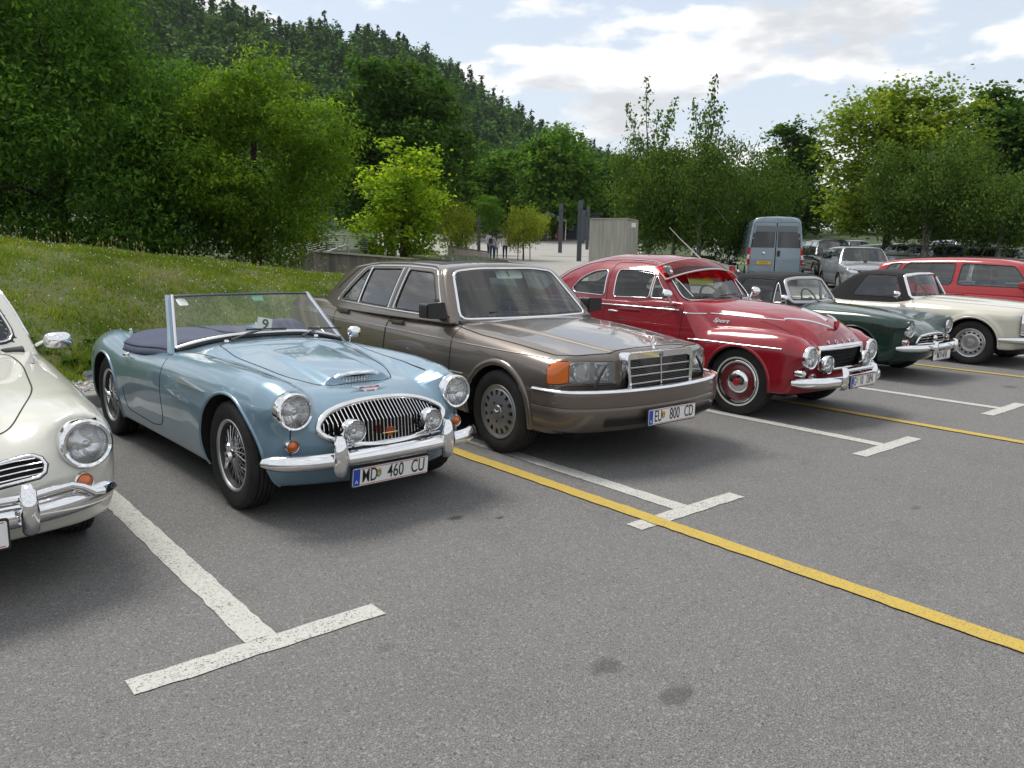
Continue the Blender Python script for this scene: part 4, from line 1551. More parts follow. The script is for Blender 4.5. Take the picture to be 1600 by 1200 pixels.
    def ws_pt(u_, v_):
        x_ = u_ * (0.612 - 0.10 * v_)
        y_ = 0.955 + 0.10 * abs(u_) ** 2.4 + v_ * (0.355 - 0.03 * abs(u_) ** 2.4)
        z_ = 0.905 - 0.085 * abs(u_) ** 2.6 + v_ * (0.245 + 0.075 * abs(u_) ** 2.6)
        return (x_, y_, z_)
    vv = np.linspace(0, 1, 8)
    V = [ws_pt(a, b) for b in vv for a in u]
    Fq = [(j * 41 + i, j * 41 + i + 1, (j + 1) * 41 + i + 1, (j + 1) * 41 + i) for j in range(7) for i in range(40)]
    mk('pane', V, Fq, clear_glass, ws)
    MB().tube([ws_pt(a, 1.0) for a in u], 0.009, 8).build('top_rail', principled('dark_alloy', (0.10, 0.11, 0.13), 0.3, 0.8), ws)
    MB().tube([tuple(np.array(ws_pt(a, 0.0)) + (0, -0.004, -0.004)) for a in u], 0.014, 8).build('bottom_rail', alloy, ws)
    MB().tube([tuple(np.array(ws_pt(a, 0.0)) + (0, -0.016, -0.022)) for a in u], 0.012, 8).build('bottom_seal', seal, ws)
    for sg in (-1, 1):
        MB().tube([ws_pt(sg, b) for b in np.linspace(-0.02, 1.02, 12)], 0.012, 8).build('side_rail', alloy, ws)
        # painted pillar outside the rail
        pl = []
        for b in np.linspace(-0.12, 1.03, 12):
            p = np.array(ws_pt(sg, b)) + (sg * 0.016, 0.012, 0)
            wd = 0.052 + 0.030 * max(0, 0.35 - b) ** 1.3 * 3
            pl += [p + (sg * 0.012, -0.012, 0), p + (sg * 0.014, wd, 0), p + (-sg * 0.010, wd, 0), p + (-sg * 0.010, -0.008, 0)]
        Fp = [(i * 4 + c, i * 4 + (c + 1) % 4, i * 4 + 4 + (c + 1) % 4, i * 4 + 4 + c) for i in range(11) for c in range(4)] + [(0, 1, 2, 3), (44, 45, 46, 47)]
        MB().add(pl, Fp).build('pillar', blue, ws, bevel=0.004)
        MB().lathe([(0, 0.02), (0.012, 0.018), (0.016, 0.0005)], 16, 'z', (sg * 0.33, 0.90, 0.858)).build('washer_jet', chrome, ws)
    # wipers, rear view mirror, papers
    wiper(car, (-0.30, 0.895, 0.868), (-0.02, 0.955, 0.925), (1, 0.02, -0.02), 0.30)
    wiper(car, (0.22, 0.895, 0.868), (0.45, 0.985, 0.905), (1, 0.06, -0.05), 0.28)
    st = MB().prism(rpoly([(-0.035, -0.035), (0.035, -0.035), (0.035, 0.035), (0, 0.045), (-0.035, 0.035)], 0.015), 'y', -0.001, 0.001).build('windscreen_sticker', paper, ws)
    p = np.array(ws_pt(-0.88, 0.86)); st.location = p + (0, 0.012, 0); st.rotation_euler = (-0.95, 0, 0.12)
    gs = MB().prism(rpoly([(-0.04, -0.03), (0.04, -0.03), (0.04, 0.03), (-0.04, 0.03)], 0.008), 'y', -0.001, 0.001).build('windscreen_sticker', principled('sticker_green', (0.10, 0.30, 0.20), 0.6), ws)
    p = np.array(ws_pt(0.12, 0.88)); gs.location = p + (0, 0.01, 0); gs.rotation_euler = (-0.96, 0, 0)
    # tonneau cover with the wheel bulge
    ton = principled('tonneau_cloth', (0.060, 0.072, 0.125), 0.85)
    k = node_kit(ton)
    k['bump'](k['noise'](7, 5, 0.6), 0.5, 0.02)
    nx, ny = 60, 60
    V = []
    for j in range(ny + 1):
        y_ = 1.17 + (2.62 - 1.17) * j / ny
        hw = C((1.17, 0.655), (1.6, 0.70), (2.0, 0.70), (2.3, 0.60), (2.62, 0.40))(y_)
        for i in range(nx + 1):
            a = -1 + 2 * i / nx
            x_ = a * hw
            z_ = 0.852 - 0.055 * abs(a) ** 4 - 0.035 * sstep(1.2, 1.9, y_) + 0.010 * math.sin(7 * y_ + 2 * x_) * (1 - a * a) + 0.016 * (y_ > 2.2) * (y_ - 2.2)
            z_ += 0.115 * math.exp(-(((x_ - 0.31) / 0.19) ** 2 + ((y_ - 1.38) / 0.13) ** 2) ** 1.6)
            z_ -= 0.045 * pos(abs(a) - 0.93) / 0.07
            z_ = z_ - 0.10 * sstep(2.45, 2.62, y_) * 0.5
            V.append((x_, y_, float(z_)))
    Fq = [(j * (nx + 1) + i, j * (nx + 1) + i + 1, (j + 1) * (nx + 1) + i + 1, (j + 1) * (nx + 1) + i) for j in range(ny) for i in range(nx)]
    tn = mk('tonneau_cover', V, Fq, ton, car)
    sol = tn.modifiers.new('s', 'SOLIDIFY'); sol.thickness = 0.012
    MB().tube([(0.0, 1.15 + 1.45 * i / 20, 0.862 - 0.035 * float(sstep(1.2, 1.9, 1.15 + 1.45 * i / 20))) for i in range(21)], 0.006, 6).build('tonneau_zip', seal, tn)
    for sg in (-1, 1):
        MB().tube([(sg * (0.95 * float(C((1.17, 0.655), (1.6, 0.70), (2.0, 0.70), (2.3, 0.60), (2.62, 0.40))(y_))), y_, 0.842 - 0.055 * .81 - 0.035 * float(sstep(1.2, 1.9, y_))) for y_ in np.linspace(1.17, 2.6, 24)], 0.005, 6).build('tonneau_seam', seal, tn)
        MB().lathe([(0, 0.012), (0.008, 0.010), (0.010, 0.0005)], 12, 'z', (sg * 0.52, 2.36, 0.822)).build('tonneau_stud', chrome, tn)
    # bright hinge fittings of the folded hood
    MB().tube([(-0.52, 2.36, 0.800), (-0.46, 2.50, 0.808), (-0.40, 2.60, 0.792)], [0.016, 0.020, 0.012], 8).build('hood_fitting', alloy, car)
    mirror(car, (0.66, 0.99, 0.79), (0.69, 0.96, 0.865), (0.05, 0.045))
    pr = wire_wheel()
    put_wheels(car, pr, [(-0.618, 0, 0.315), (-0.632, 2.34, 0.315), (0.618, 0, 0.315), (0.632, 2.34, 0.315)])
    MB().box((0, 1.5, 0.17), (1.0, 3.0, 0.06)).build('underbody', black_void, car)
    # card with the start number, standing on the scuttle behind the screen
    cdv = thing('number_card', 'white card with number 9 behind the blue roadster windscreen', 'card', (2.311 - 0.02 + 0.03, 4.377 + 1.12, 0.888), math.radians(1.22))
    cm = MB().box((0, 0, 0.052), (0.105, 0.003, 0.10)).build('card_sheet', paper, cdv)
    MB().prism([(0, 0), (0.06, 0), (0, 0.1)], 'x', -0.002, 0.002).build('card_stand', paper, cdv)
    t = link('card_numeral', text_mesh('9', 0.10, 0.0005, 1.0, 0.02), plate_black, cdv, (0.005, -0.003, 0.052)); t.rotation_euler = (math.pi / 2, 0, 0)
    cm.rotation_euler = (0, 0, 0)
    cdv.rotation_euler = (-0.25, 0.2, math.radians(-8))
    return car


def F_top(sh, x, y):
    P, N = sh.onto([(x, y)], (0, 1), 1)
    return float(P[0][2]) if len(P) else 0.8


build_roadster()

# ------------------------------------------------------------------ brown saloon
def disc_wheel(r=0.318, w=0.195, rim=0.200):
    o = empty('wheel')
    tyre_mesh(r, w, rim, 96, 0.9).build('tyre', rubber, o, ang=25)
    al = principled('wheel_grey_alloy', (0.33, 0.33, 0.34), 0.42, 0.75)
    hw = w / 2
    mb = MB().lathe([(-hw * 0.62, rim - 0.012), (-hw * 0.86, rim + 0.006), (-hw * 0.93, rim + 0.002), (-hw * 0.88, rim - 0.012), (-hw * 0.80, rim - 0.026)], 60)
    x0 = -hw * 0.80
    mb.lathe([(x0, rim - 0.026), (x0 - 0.006, rim - 0.034)], 60)
    r1, r2 = rim - 0.034, rim - 0.072
    for k in range(15):
        a0 = 2 * math.pi * (k + 0.0) / 15
        a1 = 2 * math.pi * (k + 0.52) / 15
        A = np.linspace(a0, a1, 5)
        V = [(x0 - 0.006, r1 * math.cos(a), r1 * math.sin(a)) for a in A] + [(x0 - 0.012, r2 * math.cos(a), r2 * math.sin(a)) for a in A]
        V += [(x0 + 0.02, v[1], v[2]) for v in V]
        mb.add(V, [(i, i + 1, 6 + i, 5 + i) for i in range(4)] + [(0, 5, 15, 10), (4, 14, 19, 9)])
    mb.lathe([(x0 + 0.02, r2), (x0 - 0.012, r2), (x0 - 0.016, 0.09), (x0 - 0.014, 0.05), (x0 - 0.020, 0.046), (x0 - 0.022, 0.0005)], 60)
    mb.build('rim', al, o, ang=40)
    MB().lathe([(0.0, 0.0005), (0.0, rim), (hw * 0.8, rim)], 40).build('brake_disc', black_void, o)
    for k in range(5):
        a = 2 * math.pi * (k + 0.25) / 5
        MB().lathe([(x0 - 0.018, 0.0005), (x0 - 0.0165, 0.011), (x0 - 0.012, 0.012)], 10, 'x', (0, 0.072 * math.cos(a), 0.072 * math.sin(a))).build('wheel_bolt', black_void, o)
    mb = MB()
    for k in range(3):
        a = math.pi / 2 + 2 * math.pi * k / 3
        mb.tube([(x0 - 0.024, 0, 0), (x0 - 0.024, 0.03 * math.cos(a), 0.03 * math.sin(a))], [0.005, 0.002], 6)
    mb.build('hub_star', chrome, o)
    return o


def build_saloon():
    PX, PY, PR = 4.524, 4.430, math.radians(-0.5)
    car = thing('saloon_car', 'brown metallic saloon with upright chrome grille and star ornament', 'car', (PX, PY, 0), PR)
    brown = paint('smoke_brown_paint', (0.150, 0.125, 0.104), 0.45, 0.30)
    lower = paint('lower_cladding_paint', (0.118, 0.095, 0.078), 0.35, 0.42)
    W = C((-0.90, 0.80), (-0.70, 0.850), (-0.55, 0.872), (-0.3, 0.885), (0.2, 0.895), (1.5, 0.905), (2.8, 0.895), (3.5, 0.855), (3.95, 0.78))
    Hc = C((-0.95, 0.76), (-0.78, 0.800), (-0.5, 0.832), (0.0, 0.890), (0.5, 0.932), (0.9, 0.955), (1.5, 0.96), (2.6, 0.985), (3.0, 1.005), (3.6, 0.985), (3.95, 0.93))

    def F(x, y, z):
        ax = np.abs(x)
        inset = 0.16 * pos(z - 0.60) ** 1.6 * 2.2 + 0.35 * pos(0.45 - z) ** 2 + 0.006 * sstep(0.545, 0.56, z)
        sd = ax - W(y) + inset
        H = Hc(y) - 0.055 * ax ** 2 + 0.016 * (1 - sstep(-0.02, 0.02, ax - (0.385 + 0.13 * (y + 0.75)))) * (1 - sstep(0.3, 0.75, y))
        H = H - 0.05 * sstep(0.70, 0.88, ax)
        top = z - H
        yn = -0.785 + 0.285 * ax ** 2 + 0.30 * pos(z - 0.76) + 0.08 * pos(0.6 - z) + 0.0 * x
        fr = yn - y
        rr = y - (3.92 - 0.10 * ax ** 2 - 0.1 * np.abs(z - 0.6))
        b = smax(sd, top, 0.07)
        b = smax(b, fr, 0.055)
        b = smax(b, rr, 0.12)
        return smax(b, 0.24 - z, 0.04)
    sh = Shell(F, 0.0, 3.1, 0.58, 0.58, 0.019)
    arch(sh, 0.0, 0.318, 0.372, brown, car, 0.016, lipw=0.05)
    arch(sh, 2.935, 0.318, 0.365, brown, car, 0.016, lipw=0.05)
    # lamps cut from the nose
    for sg in (-1, 1):
        hp = np.array([(sg * a, b) for a, b in rpoly([(0.405, 0.597), (0.405, 0.748), (0.745, 0.760), (0.745, 0.605)], 0.012)])
        q = sh.cut(hp, (0, 2), lambda P, N: (N[:, 1] < -0.2) & (P[:, 1] < -0.4))
        hl = empty('headlight', (0, 0, 0), 0, car)
        sh.obj('lens', q, block_lens, hl, 0.004)
        back = sh.obj('reflector', q, reflector, hl, -0.05)
        bx = MB()
        for xx in (0.56,):
            bx.box((sg * xx, -0.66, 0.675), (0.006, 0.05, 0.14))
        bx.build('lamp_divider', steel, hl)
        MB().lathe([(0.0, 0.07), (0.03, 0.06), (0.05, 0.0005)], 24, 'y', (sg * 0.655, -0.650, 0.680)).build('reflector_bowl', reflector, hl)
        MB().lathe([(0.0, 0.055), (0.03, 0.05), (0.05, 0.0005)], 24, 'y', (sg * 0.485, -0.705, 0.676)).build('reflector_bowl', reflector, hl)
        trim(sh, hp, 'headlight_seal', seal, hl, (0, 2), -1, w=0.010, hgt=0.004)
        am = rpoly([(-0.95, 0.604), (-0.53, 0.606), (-0.525, 0.754), (-0.95, 0.762)], 0.01)
        f_am = lambda P, N, sg=sg: (P[:, 0] * sg > 0.745) & (P[:, 1] < -0.4)
        q = sh.cut(am, (1, 2), f_am)
        if len(q): trim(sh, rpoly([(-0.625, 0.604), (-0.53, 0.606), (-0.525, 0.754), (-0.625, 0.760)], 0.01), 'indicator_seal', seal, sh.obj('indicator_lamp', q, orange_lens, car, 0.004), sign=sg, w=0.010, hgt=0.006)
        # lamp wiper
        wp = MB().tube([(sg * 0.60, -0.735, 0.560), (sg * 0.60, -0.745, 0.60), (sg * 0.545, -0.745, 0.68), (sg * 0.50, -0.745, 0.730)], [0.016, 0.010, 0.010, 0.006], 8)
        wp.build('lamp_wiper', black_plastic, car)
        # seam under the lamps
        gap(sh, [(sg * xx, 0.583) for xx in np.linspace(0.39, 0.78, 12)], car, (0, 2), -1, 0.006, False)
        gap(sh, [(yy, 0.583) for yy in np.linspace(-0.70, -0.42, 12)], car, (1, 2), sg, 0.005, False)
    # bonnet
    bon = rpoly([(-0.38, -0.70), (0.38, -0.70), (0.68, -0.615), (0.755, -0.52), (0.79, 0.3), (0.76, 0.72), (0.0, 0.60), (-0.76, 0.72), (-0.79, 0.3), (-0.755, -0.52), (-0.68, -0.615)], 0.05)
    q = sh.cut(bon, (0, 1), lambda P, N: (N[:, 2] > 0.35) & (P[:, 2] > 0.6))
    hood = sh.obj('bonnet', q, brown, car)
    gap(sh, bon, car, (0, 1), 1, 0.009)
    # doors
    d1 = rpoly([(0.60, 0.99), (0.585, 0.60), (0.62, 0.33), (1.585, 0.33), (1.59, 0.99)], [0.01, 0.05, 0.10, 0.06, 0.01])
    d2 = rpoly([(1.60, 0.99), (1.595, 0.33), (2.40, 0.33), (2.56, 0.62), (2.62, 1.0)], [0.01, 0.06, 0.2, 0.1, 0.01])
    for sg in (-1, 1):
        for dp, hy, hz in ((d1, 1.44, 0.862), (d2, 2.43, 0.885)):
            q = sh.cut(dp, (1, 2), side(sg, 0.3))
            d = sh.obj('door', q, brown, car)
            gap(sh, dp[5:-5] if False else dp, car, sign=sg, closed=True, w=0.009)
            P, N = sh.onto([(hy, hz)], (1, 2), sg)
            xx = P[0][0]
            MB().prism(rpoly([(hy - 0.095, hz - 0.022), (hy + 0.095, hz - 0.022), (hy + 0.095, hz + 0.022), (hy - 0.095, hz + 0.022)], 0.02), 'x', xx - sg * 0.004, xx + sg * 0.003).build('handle_recess', black_void, d)
            MB().prism(rpoly([(hy - 0.105, hz - 0.004), (hy + 0.105, hz - 0.004), (hy + 0.105, hz + 0.024), (hy - 0.105, hz + 0.024)], 0.01), 'x', xx + sg * 0.008, xx + sg * 0.030).build('door_handle', brown, d, bevel=0.005)
            for e in (-0.09, 0.09):
                MB().box((xx + sg * 0.012, hy + e, hz + 0.008), (0.03, 0.03, 0.02)).build('handle_post', brown, d)
        # waist trim and sill trim
        yy = np.linspace(-0.48, 3.7, 90)
        zz = 0.770 + 0.019 * (yy + 0.48)
        trim(sh, np.stack([yy, np.minimum(zz, 0.836)], 1), 'waist_trim', principled('dull_chrome', (0.5, 0.48, 0.45), 0.25, 1.0), car, sign=sg, w=0.010, hgt=0.006, closed=False, step=0.05)
        trim(sh, np.stack([np.linspace(0.40, 2.52, 40), np.full(40, 0.553)], 1), 'cladding_trim', principled('dull_chrome', (0.5, 0.48, 0.45), 0.25, 1.0), car, sign=sg, w=0.012, hgt=0.008, closed=False, step=0.06)
    q = sh.drop(lambda c: c[:, 2] < 0.553)
    sh.obj('side_cladding', q, lower, car)
    # greenhouse
    def wsy(ax, z): return 0.585 + 0.20 * ax ** 2 + 0.96 * (z - 0.95)

    def G(x, y, z):
        ax = np.abs(x)
        Wg = C((0.4, 0.79), (1.0, 0.815), (1.6, 0.828), (2.4, 0.815), (3.1, 0.74))(y)
        sd = ax - (Wg - 0.40 * (z - 0.95) - 0.25 * (z - 0.95) ** 2)
        rf = z - (C((0.9, 1.375), (1.2, 1.398), (1.6, 1.412), (2.2, 1.402), (2.6, 1.365), (3.0, 1.30))(y) - 0.11 * ax ** 2)
        fr = (wsy(ax, z) - y) * 0.7
        rr = (y - (3.14 - 0.16 * ax ** 2 - 1.25 * (z - 0.98))) * 0.6
        b = smax(sd, rf, 0.06)
        b = smax(b, fr, 0.035)
        b = smax(b, rr, 0.05)
        return smax(b, 0.90 - z, 0.02)
    gh = Shell(G, 1.45, 2.0, 1.10, 1.10, 0.017, 3.0, 0.6)
    Fb = sh.F
    gh.drop(lambda c: (c[:, 2] < 0.955) & (Fb(c) < -0.012))
    cabin = empty('cabin', (0, 0, 0), 0, car)
    wins = {'f': rpoly([(0.87, 0.972), (1.155, 1.298), (1.20, 1.306), (1.535, 1.318), (1.535, 0.985)], [0.02, 0.06, 0.02, 0.02, 0.02]),
            'r': rpoly([(1.66, 0.987), (1.66, 1.32), (2.185, 1.308), (2.185, 0.998)], 0.02),
            'q': rpoly([(2.225, 0.999), (2.225, 1.305), (2.285, 1.285), (2.575, 1.005)], [0.01, 0.02, 0.05, 0.03])}
    dark_glass = glass('dark_side_glass', (0.13, 0.16, 0.17), 1.7)
    for sg in (-1, 1):
        for kk, wp in wins.items():
            q = gh.cut(wp, (1, 2), side(sg, 0.3))
            w_ = gh.obj('side_window', q, dark_glass, car, -0.006)
            trim(gh, wp, 'window_seal', seal, w_, sign=sg, w=0.016, hgt=0.005)
        dlo = rpoly([(0.795, 0.952), (1.12, 1.326), (1.25, 1.338), (1.60, 1.345), (2.22, 1.332), (2.32, 1.315), (2.66, 0.985), (1.6, 0.965)], [0.02, 0.10, 0.05, 0.1, 0.1, 0.06, 0.03, 0.1])
        trim(gh, dlo, 'window_surround', chrome, car, sign=sg, w=0.016, hgt=0.009)
        trim(gh, [(1.552, 0.98), (1.552, 1.33)], 'pillar_trim', chrome, car, sign=sg, w=0.010, hgt=0.008, closed=False)
        trim(gh, [(1.642, 0.98), (1.642, 1.33)], 'pillar_trim', chrome, car, sign=sg, w=0.010, hgt=0.008, closed=False)
        trim(gh, [(2.205, 0.99), (2.205, 1.32)], 'pillar_trim', chrome, car, sign=sg, w=0.020, hgt=0.007, closed=False)
        gap(gh, [(1.597, 0.97), (1.597, 1.33)], car, sign=sg, closed=False, w=0.006)
        # drip rail
        dr = np.array([(0.74, 0.965), (0.90, 1.14), (1.06, 1.315), (1.2, 1.352), (1.6, 1.366), (2.1, 1.358), (2.45, 1.31), (2.75, 1.10)])
        trim(gh, dr, 'drip_rail', brown, car, sign=sg, w=0.016, hgt=0.012, closed=False, step=0.04)
    wsp = rpoly([(-0.715, 0.945), (0.715, 0.945), (0.565, 1.318), (0.3, 1.345), (-0.3, 1.345), (-0.565, 1.318)], [0.06, 0.06, 0.06, 0.1, 0.1, 0.06])
    fro = lambda P, N: (N[:, 1] < -0.25) & (P[:, 1] < 1.5)
    q = gh.cut(wsp, (0, 2), fro)
    wsg = gh.obj('windscreen', q, win_glass, car, -0.004)
    trim(gh, wsp, 'windscreen_surround', chrome, wsg, (0, 2), -1, w=0.022, hgt=0.008)
    band = gh.obj('windscreen_band', q[gh.V[q].mean(1)[:, 2] < 0.963], black_plastic, wsg, -0.002)
    rw = rpoly([(-0.62, 1.04), (0.62, 1.04), (0.52, 1.30), (-0.52, 1.30)], 0.06)
    q = gh.cut(rw, (0, 2), lambda P, N: (N[:, 1] > 0.25) & (P[:, 1] > 2.2))
    gh.obj('rear_window', q, win_glass, car, -0.004)
    roofq = gh.Q
    gh.obj('roof', roofq, brown, car)
    inner_wall(gh, roofq, car, -0.028)
    # cut the deck under the cabin
    Gf = gh.F
    sh.drop(lambda c: (c[:, 2] > 0.80) & (Gf(c + np.array([0, 0, 0.06])) < -0.03))
    sh.panels('body', brown, car)
    # tilted glass/steel sunroof
    srp = [(-0.36, 0), (0.36, 0), (0.36, 0.62), (-0.36, 0.62)]
    sr = MB().prism(rpoly([(a, b) for a, b in srp], 0.05), 'z', 0, 0.014).build('sunroof_panel', brown, car)
    sr.location = (0, 1.36, 1.394); sr.rotation_euler = (0.055, 0, 0)
    # cabin furniture
    MB().box((0, 1.85, 0.36), (1.5, 2.6, 0.10)).build('cabin_floor', interior_dark, car)
    for xx in (-0.76, 0.76): MB().box((xx, 1.95, 0.62), (0.06, 1.9, 0.58)).build('door_lining', interior_dark, car)
    dp = rpoly([(0.56, 0.60), (0.62, 0.93), (0.95, 0.955), (1.04, 0.90), (1.02, 0.60)], 0.05)
    MB().prism(dp, 'x', -0.74, 0.74).build('dashboard', interior_dark, car)
    MB().prism(rpoly([(1.0, 0.93), (1.0, 0.985), (0.80, 0.985), (0.75, 0.94)], 0.03), 'x', 0.16, 0.58).build('instrument_hood', interior_dark, car)
    for sg in (-1, 1): seat(car, (sg * 0.38, 1.50, 0.42), leather_dark, 0.54, 0.60)
    rs = seat(car, (0, 2.35, 0.42), leather_dark, 1.36, 0.56, head=False)
    for sg in (-1, 1): MB().prism(rpoly([(2.66, 1.02), (2.74, 1.02), (2.77, 1.17), (2.70, 1.17)], 0.03), 'x', sg * 0.36 - 0.14, sg * 0.36 + 0.14).build('rear_headrest', leather_dark, car, bevel=0.02)
    MB().box((0, 2.95, 0.985), (1.2, 0.34, 0.03)).build('parcel_shelf', interior_dark, car)
    steering(car, (0.38, 1.13, 0.93), 0.2, 0.45)
    MB().box((0.0, 1.17, 1.285), (0.22, 0.03, 0.06)).build('rear_view_mirror', black_plastic, car, bevel=0.01)
    # door mirror
    for sg in (-1, 1):
        o = empty('door_mirror', (sg * 0.80, 0.80, 0.985), 0, car)
        MB().prism(rpoly([(0.0, -0.045), (sg * 0.20, -0.030), (sg * 0.20, 0.085), (sg * 0.02, 0.095)], 0.02), 'y', -0.06, 0.07).build('mirror_housing', principled('mirror_black', (0.022, 0.022, 0.023), 0.35), o, bevel=0.012)
        MB().prism([(sg * 0.06, -0.045 + 0.012), (sg * 0.19, -0.02), (sg * 0.19, 0.075), (sg * 0.06, 0.08)], 'y', 0.071, 0.074).build('mirror_glass', principled('mirror_glass', (0.7, 0.72, 0.74), 0.02, 1.0), o)
        MB().prism([(0.0, -0.02), (0.16, -0.02), (0.10, 0.11)], 'x', -0.02, 0.02).build('mirror_foot', principled('mirror_black', (0.022, 0.022, 0.023), 0.35), o)
    # grille
    g = empty('grille', (0, -0.822, 0.52), 0, car)
    g.rotation_euler = (-0.075, 0, 0)
    outer = rpoly([(-0.345, -0.01), (0.345, -0.01), (0.372, 0.25), (0.36, 0.292), (-0.36, 0.292), (-0.372, 0.25)], [0.015, 0.015, 0.02, 0.03, 0.03, 0.02])
    inner = rpoly([(-0.318, 0.012), (0.318, 0.012), (0.338, 0.242), (-0.338, 0.242)], 0.008)
    po, pi = resample(outer, 0.02), None
    n = 72
    po = resample(outer, np.sum(np.linalg.norm(np.diff(np.vstack([outer, outer[:1]]), axis=0), axis=1)) / n)[:n]
    ang = np.arctan2(po[:, 1] - 0.13, po[:, 0])
    # inner loop by the same directions
    pin = []
    for (x_, z_) in po:
        d = np.array([x_, z_ - 0.13]); t = 1.0
        lo, hi = 0.0, 1.0
        for _ in range(20):
            m_ = (lo + hi) / 2
            if in_poly(np.array([[d[0] * m_, 0.13 + d[1] * m_]]), inner)[0]: lo = m_
            else: hi = m_
        pin.append((d[0] * lo, 0.13 + d[1] * lo))
    n = len(po)
    V = [(x_, 0.12, z_) for x_, z_ in po] + [(x_, 0.004, z_) for x_, z_ in po] + [(x_ * 0.985, -0.016, 0.13 + (z_ - 0.13) * 0.975) for x_, z_ in po] + [(x_, -0.010, z_) for x_, z_ in pin] + [(x_, 0.03, z_) for x_, z_ in pin]
    Fq = [(k * n + i, k * n + (i + 1) % n, (k + 1) * n + (i + 1) % n, (k + 1) * n + i) for k in range(4) for i in range(n)]
    MB().add(V, Fq).build('grille_shell', chrome, g, ang=30)
    MB().box((0, 0.035, 0.127), (0.70, 0.01, 0.25)).build('grille_back', black_void, g)
    for i in range(1, 4):
        MB().box((0, -0.002, 0.012 + 0.2300 * i / 4), (0.655, 0.014, 0.009)).build('grille_bar', chrome, g, bevel=0.002)
    MB().box((0, -0.004, 0.127), (0.012, 0.016, 0.232)).build('grille_centre_bar', chrome, g, bevel=0.002)
    fine = principled('grille_slat_grey', (0.16, 0.16, 0.165), 0.4, 0.8)
    for k in range(4):
        for j in range(1, 5):
            MB().box((0, 0.012, 0.012 + 0.0575 * k + 0.0575 * j / 5 + 0.001), (0.65, 0.012, 0.0035)).build('grille_slat', fine, g)
    # star on the shell and standing star
    st = empty('star_ornament', (0, -0.735, 0.822), 0, car)
    t = np.linspace(0, 2 * math.pi, 33)[:-1]
    MB().tube([(0.036 * math.cos(a), 0, 0.050 + 0.036 * math.sin(a)) for a in t], 0.0035, 8, True).build('star_ring', chrome, st, ang=70)
    mb = MB()
    for k in range(3):
        a = math.pi / 2 + 2 * math.pi * k / 3
        mb.tube([(0, 0, 0.05), (0.035 * math.cos(a), 0, 0.05 + 0.035 * math.sin(a))], [0.007, 0.002], 6)
    mb.tube([(0, 0, -0.01), (0, 0, 0.015)], [0.014, 0.006], 8)
    mb.build('star_points', chrome, st)
    MB().lathe([(-0.002, 0.0005), (-0.002, 0.018), (0.004, 0.02)], 20, 'y', (0, -0.018, 0.262)).build('grille_emblem', principled('emblem_blue_grey', (0.25, 0.28, 0.33), 0.3, 0.8), g)
    # bumper wrapping to the arches
    half = [(0.905, -0.425), (0.893, -0.56), (0.858, -0.66), (0.80, -0.735), (0.70, -0.800), (0.56, -0.858), (0.40, -0.898), (0.2, -0.925), (0.0, -0.933)]
    cs = C(*[(i, p[0]) for i, p in enumerate(half)]), C(*[(i, p[1]) for i, p in enumerate(half)])
    u = np.linspace(0, 8, 40)
    hx, hy = cs[0](u), cs[1](u)
    PX_ = np.concatenate([-hx, hx[::-1][1:]]); PY_ = np.concatenate([hy, hy[::-1][1:]])
    Pb = np.stack([PX_, PY_, np.zeros(len(PX_))], 1)
    Tn = np.gradient(Pb, axis=0); Tn /= np.linalg.norm(Tn, axis=1, keepdims=True)
    Nb = np.stack([Tn[:, 1], -Tn[:, 0], np.zeros(len(Pb))], 1)
    prof = [(0.560, -0.10), (0.566, -0.02), (0.555, 0.0), (0.50, 0.008), (0.455, 0.007), (0.450, 0.001), (0.444, 0.005), (0.40, 0.002), (0.34, -0.015), (0.285, -0.045), (0.268, -0.07), (0.262, -0.16)]
    k = len(prof)
    V = np.stack([Pb + Nb * o_ + [0, 0, z_] for z_, o_ in prof], 1).reshape(-1, 3)
    Fq = [(i * k + c, i * k + c + 1, (i + 1) * k + c + 1, (i + 1) * k + c) for i in range(len(Pb) - 1) for c in range(k - 1)] + [tuple(range(k)), tuple((len(Pb) - 1) * k + c for c in range(k))]
    bmp = MB().add(V, Fq).build('front_bumper', lower, car, ang=40)
    cprof = [(0.552, 0.002), (0.555, 0.008), (0.563, 0.008), (0.572, 0.0), (0.575, -0.03), (0.566, -0.05)]
    k = len(cprof)
    V = np.stack([Pb + Nb * o_ + [0, 0, z_] for z_, o_ in cprof], 1).reshape(-1, 3)
    Fq = [(i * k + c, i * k + c + 1, (i + 1) * k + c + 1, (i + 1) * k + c) for i in range(len(Pb) - 1) for c in range(k - 1)]
    MB().add(V, Fq).build('bumper_strip', chrome, bmp, ang=50)
    for j in range(4):
        s2 = np.linspace(-0.60, 0.60, 25)
        o_ = np.argsort(PX_); yb = np.interp(s2, PX_[o_], PY_[o_])
        MB().tube([(a, b - 0.004 + 0.02 * (0.36 - (0.325 + 0.014 * j)) / 0.05, 0.322 + 0.015 * j) for a, b in zip(s2, yb)], 0.005, 6).build('air_slot', black_void, bmp)
    plate(car, (-0.025, -0.962, 0.366), 0.52, 0.11, None, (-0.195, principled('crest_red', (0.45, 0.08, 0.03), 0.4), principled('crest_gold', (0.6, 0.4, 0.05), 0.4)), 0.0, 0.0,
          chars=[('EU', -0.305, 0.60), ('800', 0.045, 0.66), ('CD', 0.355, 0.62)])
    wiper(car, (0.30, 0.60, 0.945), (-0.15, 0.66, 0.985), (1, 0.0, -0.03), 0.55)
    # papers in the screen
    pc = thing('number_card', 'pale card with number 1 behind the brown saloon windscreen', 'card', (PX + 0.08, PY + 1.04, 1.29), PR)
    pc.rotation_euler = (-0.76, 0, PR)
    MB().prism(rpoly([(-0.15, -0.05), (0.15, -0.05), (0.17, 0.05), (-0.13, 0.05)], 0.02), 'y', -0.001, 0.001).build('card_sheet', principled('card_mint', (0.75, 0.86, 0.82), 0.7), pc)
